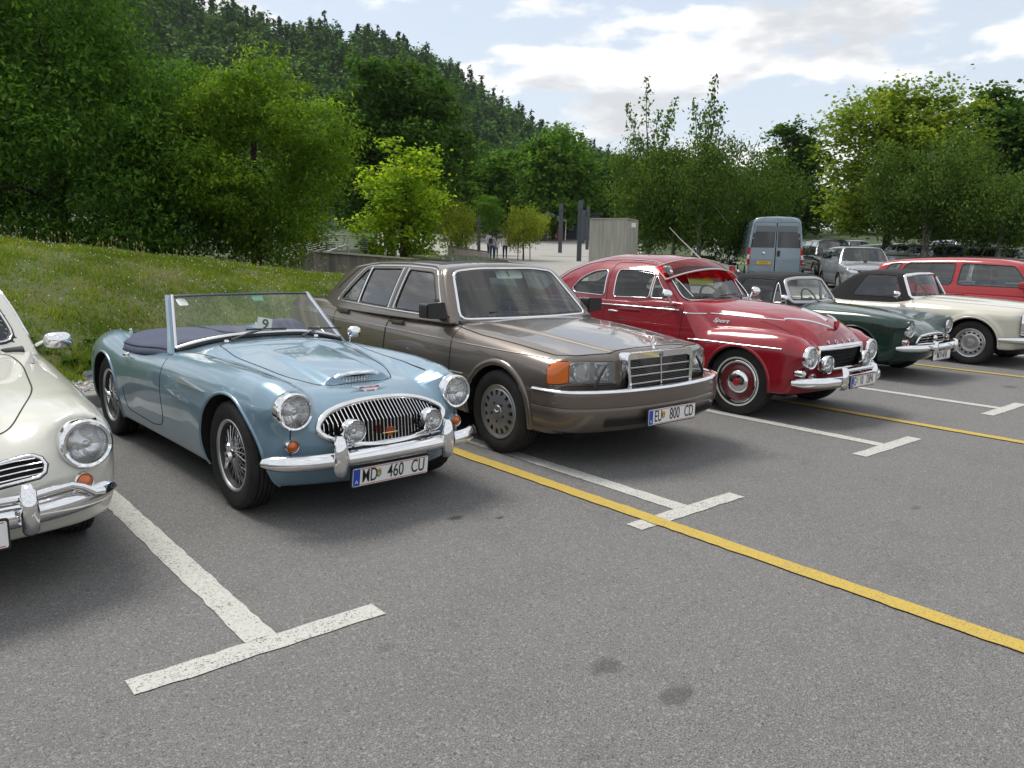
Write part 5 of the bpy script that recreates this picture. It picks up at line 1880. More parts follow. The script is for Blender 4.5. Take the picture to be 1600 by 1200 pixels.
    t_ = link('card_numeral', text_mesh('1', 0.09, 0.0005, 1.0, 0.02), plate_black, pc, (0.0, -0.002, 0.0)); t_.rotation_euler = (math.pi / 2, 0, 0)
    st = MB().prism(rpoly([(-0.03, -0.035), (0.03, -0.035), (0.03, 0.035), (-0.03, 0.035)], 0.012), 'y', -0.001, 0.001).build('windscreen_sticker', paper, wsg)
    st.location = (-0.555, 1.022, 1.29); st.rotation_euler = (-0.76, 0, 0.2)
    pr = disc_wheel()
    put_wheels(car, pr, [(-0.775, 0, 0.315), (-0.775, 2.935, 0.315), (0.775, 0, 0.315), (0.775, 2.935, 0.315)])
    MB().box((0, 1.5, 0.22), (1.3, 4.2, 0.05)).build('underbody', black_void, car)
    rb = MB().prism(rpoly([(3.75, 0.28), (4.02, 0.30), (4.04, 0.55), (3.75, 0.56)], 0.05), 'x', -0.88, 0.88).build('rear_bumper', lower, car, bevel=0.02)
    for sg in (-1, 1): MB().box((sg * 0.55, 3.885, 0.72), (0.34, 0.06, 0.16)).build('tail_lamp', red_lens, car, bevel=0.01)
    return car


build_saloon()

# ------------------------------------------------------------------ red humpback saloon
def cap_wheel(r=0.325, w=0.165, rim=0.195, body=None, white=True, capr=0.115):
    o = empty('wheel')
    tyre_mesh(r, w, rim, 96).build('tyre', rubber, o, ang=25)
    hw = w / 2
    if white:
        MB().lathe([(-hw * 1.012, rim + (r - rim) * 0.17), (-hw * 1.035, rim + (r - rim) * 0.20), (-hw * 1.045, rim + (r - rim) * 0.27), (-hw * 1.03, rim + (r - rim) * 0.30)], 72).build('whitewall', principled('whitewall', (0.62, 0.61, 0.58), 0.6), o, ang=70)
    MB().lathe([(-hw * 0.75, rim - 0.006), (-hw * 0.92, rim + 0.008), (-hw * 0.97, rim + 0.002), (-hw * 0.90, rim - 0.014), (-hw * 0.62, rim - 0.020)], 64).build('rim', chrome, o, ang=40)
    MB().lathe([(-hw * 0.62, rim - 0.020), (-hw * 0.50, rim - 0.040), (-hw * 0.55, rim - 0.055), (-hw * 0.70, capr + 0.008), (-hw * 0.70, capr - 0.02)], 64).build('wheel_disc', body, o, ang=40)
    MB().lathe([(-hw * 0.66, capr), (-hw * 0.80, capr - 0.004), (-hw * 0.98, capr * 0.86), (-hw * 1.12, capr * 0.6), (-hw * 1.16, capr * 0.34), (-hw * 1.10, capr * 0.33)], 48).build('hub_cap', chrome, o, ang=40)
    MB().lathe([(-hw * 1.10, capr * 0.33), (-hw * 1.17, capr * 0.25), (-hw * 1.18, 0.0005)], 24).build('cap_centre', principled('cap_red', (0.42, 0.015, 0.02), 0.3, 0, 0.5), o, ang=40)
    return o


def build_humpback():
    PX, PY, PR = 7.120, 4.205, math.radians(0.7)
    car = thing('humpback_car', 'red humpback saloon with tinted sun visor and white wall tyres', 'car', (PX, PY, 0), PR)
    red = paint('cherry_red_paint', (0.265, 0.007, 0.017), 0.0, 0.30)
    W = C((-0.80, 0.62), (-0.62, 0.70), (-0.4, 0.755), (0.0, 0.785), (0.5, 0.775), (0.9, 0.765), (1.8, 0.775), (2.6, 0.79), (3.1, 0.74), (3.5, 0.60))
    Hh = C((-0.75, 0.66), (-0.62, 0.775), (-0.54, 0.845), (-0.36, 0.945), (0.0, 1.020), (0.4, 1.045), (0.8, 1.055))
    Zf = C((-0.80, 0.66), (-0.66, 0.735), (-0.5, 0.785), (-0.25, 0.815), (0.1, 0.812), (0.5, 0.785), (0.9, 0.76))

    def F(x, y, z):
        ax = np.abs(x)
        inset = 0.21 * pos(z - 0.66) ** 1.3 + 0.6 * pos(0.40 - z) ** 2
        # step of the pontoon behind the front wing
        sd = ax - W(y) + inset
        # bonnet: high rounded nose; its front drops like a prow
        hd = Hh(y) - 0.36 * ax ** 2 - 6.0 * pos(ax - (0.40 + 0.10 * y)) ** 2
        fz = Zf(y) - np.where(ax < 0.60, 1.15, 2.6) * (ax - 0.60) ** 2
        front = smax(hd, fz, 0.022)
        cow = 1.045 - 0.04 * ax ** 2
        rear = C((0.8, 1.02), (2.4, 1.02), (2.9, 0.98), (3.4, 0.80), (3.7, 0.6))(y) - 0.04 * ax ** 2
        t1 = sstep(0.34, 0.72, y)
        H = front * (1 - t1) + np.minimum(cow, 1.04) * t1
        t2 = sstep(1.0, 1.4, y)
        H = H * (1 - t2) + rear * t2
        top = z - H
        yn = -0.655 + 0.20 * ax ** 2 + 0.45 * pos(z - 0.70) * (1 - sstep(0.42, 0.6, ax)) + 0.9 * pos(0.42 - z) ** 1.5 + 0.25 * pos(z - 0.68) * sstep(0.42, 0.6, ax)
        fr = (yn - y) * 0.9
        rr = y - (3.55 - 0.3 * ax ** 2 - 0.9 * pos(z - 0.55))
        b = smax(sd, top, 0.12 - 0.09 * sstep(0.45, 0.8, y))
        b = smax(b, fr, 0.09)
        b = smax(b, rr, 0.2)
        pod = np.hypot(ax - 0.583, z - 0.607) - 0.112
        pod = smax(pod, -0.625 - y, 0.02)
        pod = smax(pod, y + 0.30, 0.2)
        b = smin(b, pod, 0.06)
        return smax(b, 0.26 - z, 0.03)
    sh = Shell(F, 0.05, 2.7, 0.58, 0.58, 0.018)
    arch(sh, 0.0, 0.325, 0.345, red, car, 0.012, lipw=0.03)
    arch(sh, 2.60, 0.325, 0.33, red, car, 0.012, lipw=0.03)
    door = rpoly([(0.675, 1.05), (0.665, 0.50), (0.70, 0.33), (1.66, 0.33), (1.705, 0.55), (1.71, 1.05)], [0.01, 0.1, 0.1, 0.1, 0.1, 0.01])
    for sg in (-1, 1):
        q = sh.cut(door, (1, 2), side(sg, 0.3))
        d = sh.obj('door', q, red, car)
        gap(sh, door, car, sign=sg)
        P, N = sh.onto([(1.60, 0.885)], (1, 2), sg)
        xx = P[0][0]
        hm = MB().tube([(xx, 1.625, 0.885), (xx + sg * 0.03, 1.61, 0.885), (xx + sg * 0.034, 1.57, 0.885), (xx + sg * 0.028, 1.49, 0.880)], [0.014, 0.012, 0.010, 0.006], 8)
        hm.build('door_handle', chrome, d)
        MB().lathe([(xx, 0.010), (xx + sg * 0.006, 0.009), (xx + sg * 0.007, 0.0005)], 12, 'x', (0, 1.625, 0.83)).build('door_lock', chrome, d)
        trim(sh, [(y_, 0.943) for y_ in np.linspace(0.72, 3.1, 50)], 'belt_trim', chrome, car, sign=sg, w=0.020, hgt=0.012, closed=False, step=0.05)
        trim(sh, [(y_, 0.918 + 0.03 * (y_ - 0.5)) for y_ in np.linspace(0.50, 0.66, 8)], 'belt_trim', chrome, car, sign=sg, w=0.014, hgt=0.008, closed=False, step=0.03)
        trim(sh, [(y_, 0.925 - 0.025 * (0.48 - y_)) for y_ in np.linspace(-0.26, 0.47, 30)], 'bonnet_trim', chrome, car, sign=sg, w=0.015, hgt=0.008, closed=False, step=0.03)
        trim(sh, [(y_, 0.678 - 0.01 * (0.1 - y_) ** 2) for y_ in np.linspace(-0.44, 0.56, 40)], 'wing_trim', chrome, car, sign=sg, w=0.015, hgt=0.009, closed=False, step=0.03)
        # seam between wing and nose
        gap(sh, [(sg * (0.46 + 0.02 * i / 10), -0.60 + 0.55 * i / 10) for i in range(11)], car, (0, 1), 1, 0.005, False)
    for sg in (-1, 1): set_lamp(sh, car, 'headlight', sg * 0.583, 0.607, 0.105, 0.88, 0.012, depth=0.07, ring=0.018)
    # greenhouse
    def G(x, y, z):
        ax = np.abs(x)
        Wg = C((0.6, 0.65), (0.9, 0.688), (1.4, 0.710), (1.9, 0.706), (2.5, 0.65), (3.1, 0.50))(y)
        sd = ax - (Wg - 0.30 * (z - 1.0) - 0.75 * pos(z - 1.12) ** 2)
        rf = z - (C((0.85, 1.40), (1.1, 1.455), (1.45, 1.488), (1.85, 1.492), (2.2, 1.445), (2.5, 1.36), (2.8, 1.21), (3.1, 1.02), (3.4, 0.85))(y) - 0.20 * ax ** 2 - 0.35 * ax ** 4)
        fr = (0.70 + 0.16 * ax ** 2 + 0.95 * (z - 1.03) - y) * 0.72
        rr = (y - (3.35 - 0.3 * ax ** 2 - 0.4 * pos(z - 0.95))) * 0.7
        b = smax(sd, rf, 0.13)
        b = smax(b, fr, 0.06)
        b = smax(b, rr, 0.1)
        return smax(b, 0.88 - z, 0.02)
    gh = Shell(G, 1.4, 2.2, 1.10, 1.10, 0.017, 3.0, 0.55)
    gh.drop(lambda c: (c[:, 2] < 1.05) & (sh.F(c) < -0.012))
    grey_glass = glass('clear_side_glass', (0.80, 0.84, 0.82), 0.9)
    wins = {'front_quarter_light': rpoly([(0.895, 1.048), (1.11, 1.268), (1.12, 1.275), (1.12, 1.043)], [0.02, 0.03, 0.01, 0.015]),
            'door_window': rpoly([(1.145, 1.042), (1.145, 1.285), (1.20, 1.308), (1.35, 1.322), (1.66, 1.318), (1.625, 1.03)], [0.015, 0.03, 0.06, 0.1, 0.05, 0.03]),
            'rear_quarter_window': rpoly([(1.765, 1.035), (1.80, 1.312), (1.98, 1.300), (2.18, 1.215), (2.30, 1.085), (2.24, 1.045)], [0.03, 0.04, 0.1, 0.1, 0.05, 0.04])}
    for sg in (-1, 1):
        for nm, wp in wins.items():
            q = gh.cut(wp, (1, 2), side(sg, 0.25))
            w_ = gh.obj(nm, q, grey_glass, car, -0.006)
            trim(gh, wp, 'window_trim', chrome, w_, sign=sg, w=0.013, hgt=0.008)
        whole = rpoly([(0.85, 1.03), (1.15, 1.325), (1.35, 1.345), (1.695, 1.342), (1.66, 1.012)], [0.02, 0.1, 0.1, 0.04, 0.03])
        gap(gh, [(1.713, 0.98), (1.745, 1.18), (1.75, 1.37), (1.70, 1.392), (1.4, 1.396), (1.18, 1.372), (1.02, 1.25), (0.79, 1.03)], car, sign=sg, closed=False, w=0.007)
        dr = np.array([(0.76, 1.06), (0.90, 1.20), (1.03, 1.325), (1.12, 1.385), (1.3, 1.415), (1.6, 1.425), (1.9, 1.415), (2.2, 1.365), (2.45, 1.27), (2.65, 1.13)])
        trim(gh, dr, 'drip_rail', chrome, car, sign=sg, w=0.011, hgt=0.012, closed=False, step=0.03)
    wsp = rpoly([(-0.605, 1.035), (0, 1.03), (0.605, 1.035), (0.555, 1.32), (0.3, 1.375), (-0.3, 1.375), (-0.555, 1.32)], [0.09, 0.1, 0.09, 0.10, 0.1, 0.1, 0.10])
    fro = lambda P, N: (N[:, 1] < -0.2) & (P[:, 1] < 1.4)
    q = gh.cut(wsp, (0, 2), fro)
    wsg = gh.obj('windscreen', q, clear_glass, car, -0.004)
    trim(gh, wsp, 'windscreen_seal', seal, wsg, (0, 2), -1, w=0.034, hgt=0.008)
    trim(gh, wsp, 'windscreen_trim', chrome, wsg, (0, 2), -1, w=0.014, hgt=0.013)
    band_mat = glass('red_band_glass', (0.85, 0.05, 0.05), 0.6)
    c_ = gh.V[q].mean(1)
    gh.obj('red_band', q[c_[:, 2] > 1.255], band_mat, wsg, -0.010)  # red see-through sheet across the top of the screen
    rw = rpoly([(-0.40, 1.13), (0.40, 1.13), (0.36, 1.30), (-0.36, 1.30)], 0.06)
    q = gh.cut(rw, (0, 2), lambda P, N: (N[:, 1] > 0.2) & (P[:, 1] > 2.2))
    gh.obj('rear_window', q, grey_glass, car, -0.004)
    gh.obj('roof', gh.Q, red, car)
    inner_wall(gh, gh.Q, car, -0.03, mat=principled('lining_grey', (0.22, 0.21, 0.20), 0.9))
    Gf = gh.F
    sh.drop(lambda c: (c[:, 2] > 0.85) & (Gf(c + np.array([0, 0, 0.08])) < -0.03))
    # grille mouth
    mouth = rpoly([(-0.40, 0.475), (0.40, 0.475), (0.415, 0.665), (-0.415, 0.665)], 0.035)
    sh.cut(mouth, (0, 2), lambda P, N: (N[:, 1] < -0.2) & (P[:, 1] < -0.3))
    sh.panels('body', red, car)
    g = empty('grille', (0, 0, 0), 0, car)
    P, N = sh.onto(resample(mouth, 0.02), (0, 2), -1)
    V, Fq = sweep(P, N, half_round(0.030, 0.018), True)
    MB().add(V, Fq).build('grille_surround', chrome, g, ang=60)
    V, Fq = sweep(*sh.onto(resample([(-0.42, 0.675), (0, 0.682), (0.42, 0.675)], 0.03, False), (0, 2), -1), half_round(0.050, 0.016), False)
    MB().add(V, Fq).build('grille_header', chrome, g, ang=60)
    n = len(P)
    mk('grille_cavity', np.vstack([P, P + [0, 0.10, 0]]), [(i, (i + 1) % n, n + (i + 1) % n, n + i) for i in range(n)] + [tuple(range(n, 2 * n))], black_void, g, False)
    mb = MB()
    for i in range(-16, 17):
        for s_ in (0.35, -0.35):
            x0 = i * 0.026
            pts = [(x0 + s_ * (zz - 0.57), -0.620 + 0.2 * x0 * x0, zz) for zz in (0.478, 0.57, 0.662)]
            if abs(pts[0][0]) < 0.4 and abs(pts[2][0]) < 0.4: mb.tube(pts, 0.0028, 4)
    ms = mb.build('grille_mesh', principled('mesh_dark', (0.03, 0.03, 0.03), 0.4, 0.6), g); ms['kind'] = 'stuff'
    # nose trims: chrome lip at the bonnet foot, ornament, letters
    for sg in (-1, 1):
        tx = np.linspace(0.03, 0.40, 16)
        P, N = sh.onto(np.stack([sg * tx, -0.545 + 0.30 * (tx / 0.40) ** 1.6], 1), (0, 1), 1)
        V, Fq = sweep(P, N, half_round(0.022, 0.012), False)
        MB().add(V, Fq).build('bonnet_lip_trim', chrome, car, ang=60)
    P, N = sh.onto([(0, yy) for yy in np.linspace(-0.46, -0.20, 8)], (0, 1), 1)
    V, Fq = sweep(P, N, half_round(0.05, 0.020), False)
    orn = MB().add(V, Fq).build('bonnet_ornament', chrome, car, ang=60)
    P, N = sh.onto([(0, -0.545)], (0, 1), 1)
    MB().prism([(-0.035, 0.05), (0.035, 0.05), (0.03, 0.0), (0, -0.03), (-0.03, 0.0)], 'y', -0.012, 0.012).build('nose_badge', principled('cap_red', (0.42, 0.015, 0.02), 0.3, 0, 0.5), car).location = P[0] + (0, -0.012, 0.02)
    for i, ch in enumerate('VOLVO'):
        xx = -0.25 + 0.122 * i
        P, N = sh.onto([(xx, 0.722)], (0, 2), -1)
        place_text(text_mesh(ch, 0.052, 0.003, 1.25, 0.02), 'nose_letter', chrome, car, P[0], N[0], (1, 0, 0))
    for sg in (-1, 1):
        P, N = sh.onto([(0.34, 0.858)], (1, 2), sg)
        place_text(text_mesh('Sport', 0.062, 0.002, 1.2, 0.01, 0.35), 'wing_script', chrome, car, P[0], N[0], (0, -1 if sg < 0 else 1, 0), 0.008)
    # lamps
    for sg in (-1, 1):
        fl = lamp(car, 'fog_lamp', (sg * 0.368, -0.700, 0.535), 0.085, 0.03, ring=0.012)
        MB().lathe([(0.012, 0.085), (0.05, 0.07), (0.085, 0.035), (0.095, 0.0005)], 28, 'y').build('lamp_shell', chrome, fl)
        MB().tube([(0, 0.04, -0.08), (0, 0.05, -0.14)], 0.010, 8).build('lamp_stalk', chrome, fl)
        il = lamp(car, 'indicator_lamp', (sg * 0.665, -0.615, 0.468), 0.034, 0.06, ring=0.006, lens=principled('white_lens', (0.75, 0.74, 0.70), 0.15, 0, 0.5), lens_bulge=0.03)
        lamp(car, 'horn_grille', (sg * 0.555, -0.660, 0.445), 0.026, 0.03, ring=0.004, lens=principled('horn_brown', (0.10, 0.04, 0.03), 0.5))
    # bumper with tall overriders
    t = np.linspace(-1, 1, 61)
    Pb = np.stack([t * 0.735, -0.80 + 0.05 * t ** 2 + 0.20 * np.abs(t) ** 6, np.full(61, 0.385)], 1)
    Tn = np.gradient(Pb, axis=0); Tn /= np.linalg.norm(Tn, axis=1, keepdims=True)
    Nb = np.stack([Tn[:, 1], -Tn[:, 0], np.zeros(61)], 1)
    prof = [(-0.050, -0.015), (-0.046, 0.012), (-0.025, 0.030), (0.0, 0.034), (0.025, 0.030), (0.046, 0.012), (0.050, -0.015), (0.0, -0.016), (-0.050, -0.015)]
    V, Fq = sweep(Pb, Nb, prof, False)
    V = np.array(V).reshape(61, -1, 3)
    for i_ in (0, 1, 2, 3, 57, 58, 59, 60):
        e_ = min(i_, 60 - i_)
        V[i_, :, 2] = 0.385 + (V[i_, :, 2] - 0.385) * (0.45, 0.75, 0.90, 0.97)[e_]
    bmp = MB().add(V.reshape(-1, 3), Fq).build('front_bumper', chrome, car, ang=50)
    for sg in (-1, 1):
        V, Fq = [], []
        n = 12
        ov = [(0.0, -0.075, 0.030), (-0.02, -0.06, 0.040), (-0.035, 0.0, 0.045), (-0.030, 0.08, 0.040), (-0.014, 0.125, 0.030), (0.01, 0.135, 0.016)]
        for (yy, zz, w_) in ov:
            for q_ in range(n):
                a = math.pi * q_ / (n - 1)
                V.append((sg * 0.285 - w_ * math.cos(a), -0.81 + yy - 0.034 * math.sin(a) + 0.02, 0.385 + zz))
        for i in range(len(ov) - 1):
            for q_ in range(n - 1): Fq.append((i * n + q_, i * n + q_ + 1, (i + 1) * n + q_ + 1, (i + 1) * n + q_))
        Fq.append(tuple(range(n))); Fq.append(tuple((len(ov) - 1) * n + q_ for q_ in range(n)))
        MB().add(V, Fq).build('overrider', chrome, bmp, ang=50)
        MB().box((sg * 0.36, -0.70, 0.385), (0.04, 0.18, 0.04)).build('bumper_bracket', black_plastic, bmp)
    MB().tube([(-0.28, -0.82, 0.488), (0.28, -0.82, 0.488)], 0.016, 10).build('bumper_rail', chrome, bmp)
    plate(car, (-0.01, -0.862, 0.385), 0.48, 0.105, None, (-0.25, principled('crest_green', (0.10, 0.28, 0.12), 0.4), white_paint), 0.0, 0.0,
          chars=[('G', -0.35, 0.62), ('10', -0.09, 0.66), ('DPA', 0.26, 0.60)])
    # visor over the screen
    vis = empty('sun_visor', (0, 0, 0), 0, car)
    nu, nv = 33, 9
    def vp(a, b):
        x_ = a * (0.60 + 0.045 * b)
        y_ = 1.075 + 0.08 * a * a - b * (0.235 - 0.05 * a * a)
        z_ = 1.452 - 0.085 * a ** 2 - 0.01 * a ** 4 - b * (0.075 + 0.015 * a * a) - 0.03 * b * b
        return (x_, y_, z_)
    V = [vp(a, b) for b in np.linspace(0, 1, nv) for a in np.linspace(-1, 1, nu)]
    Fq = [(j * nu + i, j * nu + i + 1, (j + 1) * nu + i + 1, (j + 1) * nu + i) for j in range(nv - 1) for i in range(nu - 1)]
    mk('visor_sheet', V, Fq, visor_acrylic, vis)
    edge = principled('visor_edge', (0.62, 0.60, 0.58), 0.3, 0.4)
    MB().tube([vp(a, 1.0) for a in np.linspace(-1, 1, nu)], 0.009, 8).build('visor_front_rail', edge, vis)
    MB().tube([vp(a, 0.0) for a in np.linspace(-1, 1, nu)], 0.006, 8).build('visor_rear_rail', edge, vis)
    for sg in (-1, 1):
        MB().tube([vp(sg, b) for b in np.linspace(0, 1, nv)], 0.007, 8).build('visor_side_rail', edge, vis)
        MB().box((sg * 0.590, 1.00, 1.340), (0.03, 0.09, 0.07)).build('visor_bracket', chrome, vis, bevel=0.006)
        MB().lathe([(sg * 0.58, 0.0005), (sg * 0.58, 0.022), (sg * 0.625, 0.022), (sg * 0.625, 0.0005)], 14, 'x', (0, 0.955, 1.315)).build('visor_knob', chrome, vis)
    mirror(car, (-0.715, 0.84, 1.015), (-0.80, 0.82, 1.095), (0.055, 0.055))
    MB().box((-0.73, 0.80, 1.0), (0.10, 0.03, 0.022)).build('mirror_foot', chrome, car, bevel=0.006)
    mirror(car, (0.715, 0.84, 1.015), (0.80, 0.82, 1.095), (0.055, 0.055))
    wiper(car, (-0.12, 0.68, 1.045), (-0.36, 0.74, 1.075), (1, 0.0, 0.06), 0.34)
    wiper(car, (0.36, 0.71, 1.045), (0.12, 0.72, 1.08), (1, 0.0, 0.06), 0.34)
    MB().tube([(0.10, 1.09, 1.45), (0.06, 1.36, 1.67), (0.05, 1.50, 1.79)], [0.008, 0.004, 0.003], 6).build('aerial', steel, car)
    # inside
    MB().box((0, 1.8, 0.36), (1.3, 2.4, 0.1)).build('cabin_floor', interior_dark, car)
    MB().prism(rpoly([(0.72, 0.7), (0.74, 1.0), (0.92, 1.02), (0.98, 0.9), (0.95, 0.7)], 0.04), 'x', -0.62, 0.62).build('dashboard', interior_dark, car)
    for sg in (-1, 1): seat(car, (sg * 0.32, 1.35, 0.45), leather_dark, 0.48, 0.58, True)
    seat(car, (0, 2.05, 0.45), leather_dark, 1.1, 0.5, False)
    for xx in (-0.665, 0.665): MB().box((xx, 1.75, 0.68), (0.05, 1.7, 0.56)).build('door_lining', interior_dark, car)
    steering(car, (0.33, 1.06, 0.98), 0.2, 0.5)
    MB().box((0, 1.10, 1.30), (0.18, 0.02, 0.05)).build('rear_view_mirror', black_plastic, car)
    pr = cap_wheel(body=principled('wheel_red', (0.17, 0.008, 0.012), 0.3, 0, 0.5))
    put_wheels(car, pr, [(-0.655, 0, 0.322), (-0.655, 2.60, 0.322), (0.655, 0, 0.322), (0.655, 2.60, 0.322)])
    MB().box((0, 1.4, 0.24), (1.1, 3.6, 0.05)).build('underbody', black_void, car)
    return car


build_humpback()

# ------------------------------------------------------------------ green roadster with fins
def steel_wheel(r, w, rim, disc, style='plain'):
    o = empty('wheel')
    tyre_mesh(r, w, rim, 72).build('tyre', rubber, o, ang=25)
    hw = w / 2
    MB().lathe([(-hw * 0.75, rim - 0.006), (-hw * 0.92, rim + 0.008), (-hw * 0.97, rim + 0.002), (-hw * 0.90, rim - 0.014), (-hw * 0.60, rim - 0.022)], 48).build('rim', steel if style != 'plain' else disc, o, ang=40)
    if style == 'vent':
        mb = MB().lathe([(-hw * 0.60, rim - 0.022), (-hw * 0.66, rim - 0.040)], 48)
        r1, r2 = rim - 0.040, rim - 0.066
        for k in range(14):
            A = np.linspace(2 * math.pi * k / 14, 2 * math.pi * (k + 0.5) / 14, 4)
            V = [(-hw * 0.66, r1 * math.cos(a), r1 * math.sin(a)) for a in A] + [(-hw * 0.70, r2 * math.cos(a), r2 * math.sin(a)) for a in A]
            mb.add(V, [(i, i + 1, 5 + i, 4 + i) for i in range(3)])
        mb.lathe([(-hw * 0.70, r2), (-hw * 0.78, r2 - 0.02), (-hw * 0.62, 0.075), (-hw * 0.66, 0.06), (-hw * 0.85, 0.052), (-hw * 0.90, 0.03), (-hw * 0.92, 0.0005)], 48)
        mb.build('wheel_disc', alum, o, ang=40)
        MB().lathe([(0.0, 0.0005), (0.0, rim)], 32).build('brake_disc', black_void, o)
    else:
        MB().lathe([(-hw * 0.60, rim - 0.022), (-hw * 0.45, rim - 0.05), (-hw * 0.6, 0.11), (-hw * 0.85, 0.095), (-hw * 0.98, 0.05), (-hw * 1.0, 0.0005)], 40).build('hub_cap', disc, o, ang=40)
    return o


def bumper_bar(car, name, hw, y0, wrap, z, prof_h=0.04, n=61, curve=0.05, p=6, mat=None, sgn=1):
    t = np.linspace(-1, 1, n)
    Pb = np.stack([t * hw, y0 + sgn * (curve * t ** 2 + wrap * np.abs(t) ** p), np.full(n, z)], 1)
    Tn = np.gradient(Pb, axis=0); Tn /= np.linalg.norm(Tn, axis=1, keepdims=True)
    Nb = sgn * np.stack([Tn[:, 1], -Tn[:, 0], np.zeros(n)], 1)
    h = prof_h
    prof = [(-h, -0.015), (-h * .92, 0.010), (-h * .5, 0.024), (0, 0.028), (h * .5, 0.024), (h * .92, 0.010), (h, -0.015), (0, -0.016), (-h, -0.015)]
    V, Fq = sweep(Pb, Nb, prof, False)
    V = np.array(V).reshape(n, -1, 3)
    for i_ in (0, 1, 2, n - 3, n - 2, n - 1):
        V[i_, :, 2] = z + (V[i_, :, 2] - z) * (0.5, 0.8, 0.95)[min(i_, n - 1 - i_)]
    return MB().add(V.reshape(-1, 3), Fq).build(name, mat or chrome, car, ang=50)


def bumper_guard(bmp, x, y, z, h=0.1, w=0.035, mat=None, name='overrider'):
    V, Fq = [], []
    n = 10
    ov = [(0.01, -h, w * .6), (-0.015, -h * .8, w * .9), (-0.03, 0.0, w), (-0.02, h * .8, w * .85), (0.01, h, w * .5)]
    for (yy, zz, w_) in ov:
        for q_ in range(n):
            a = math.pi * q_ / (n - 1)
            V.append((x - w_ * math.cos(a), y + yy - 0.03 * math.sin(a), z + zz))
    for i in range(len(ov) - 1):
        for q_ in range(n - 1): Fq.append((i * n + q_, i * n + q_ + 1, (i + 1) * n + q_ + 1, (i + 1) * n + q_))
    Fq.append(tuple(range(n))); Fq.append(tuple((len(ov) - 1) * n + q_ for q_ in range(n)))
    return MB().add(V, Fq).build(name, mat or chrome, bmp, ang=50)


def cloth_mat(name, col):
    m = principled(name, col, 0.9)
    k = node_kit(m)
    k['bump'](k['noise'](90, 4, 0.7), 0.25, 0.002)
    return m


black_cloth = cloth_mat('black_hood_cloth', (0.016, 0.016, 0.019))


def soft_top(car, G, yA, yB, zA, cell, wins, wsp, ws_max_y, frame_mat, drop_below, glass_m, quarter=None):
    """cloth roof, windscreen frame and side glass from one implicit cabin"""
    gh = Shell(G, yA, yB, zA, zA, cell, 3.0, 0.5)
    gh.drop(drop_below)
    for sg in (-1, 1):
        for nm, wp in wins:
            q = gh.cut(wp, (1, 2), side(sg, 0.25))
            if not len(q): continue
            w_ = gh.obj(nm, q, glass_m, car, -0.006)
            trim(gh, wp, 'window_edge', seal if nm != 'quarter_light' else chrome, w_, sign=sg, w=0.014, hgt=0.007)
    q = gh.cut(wsp, (0, 2), lambda P, N: (N[:, 1] < -0.2) & (P[:, 1] < ws_max_y))
    ws = gh.obj('windscreen', q, clear_glass, car, -0.004)
    trim(gh, wsp, 'windscreen_frame', frame_mat, ws, (0, 2), -1, w=0.052, hgt=0.016)
    return gh, ws


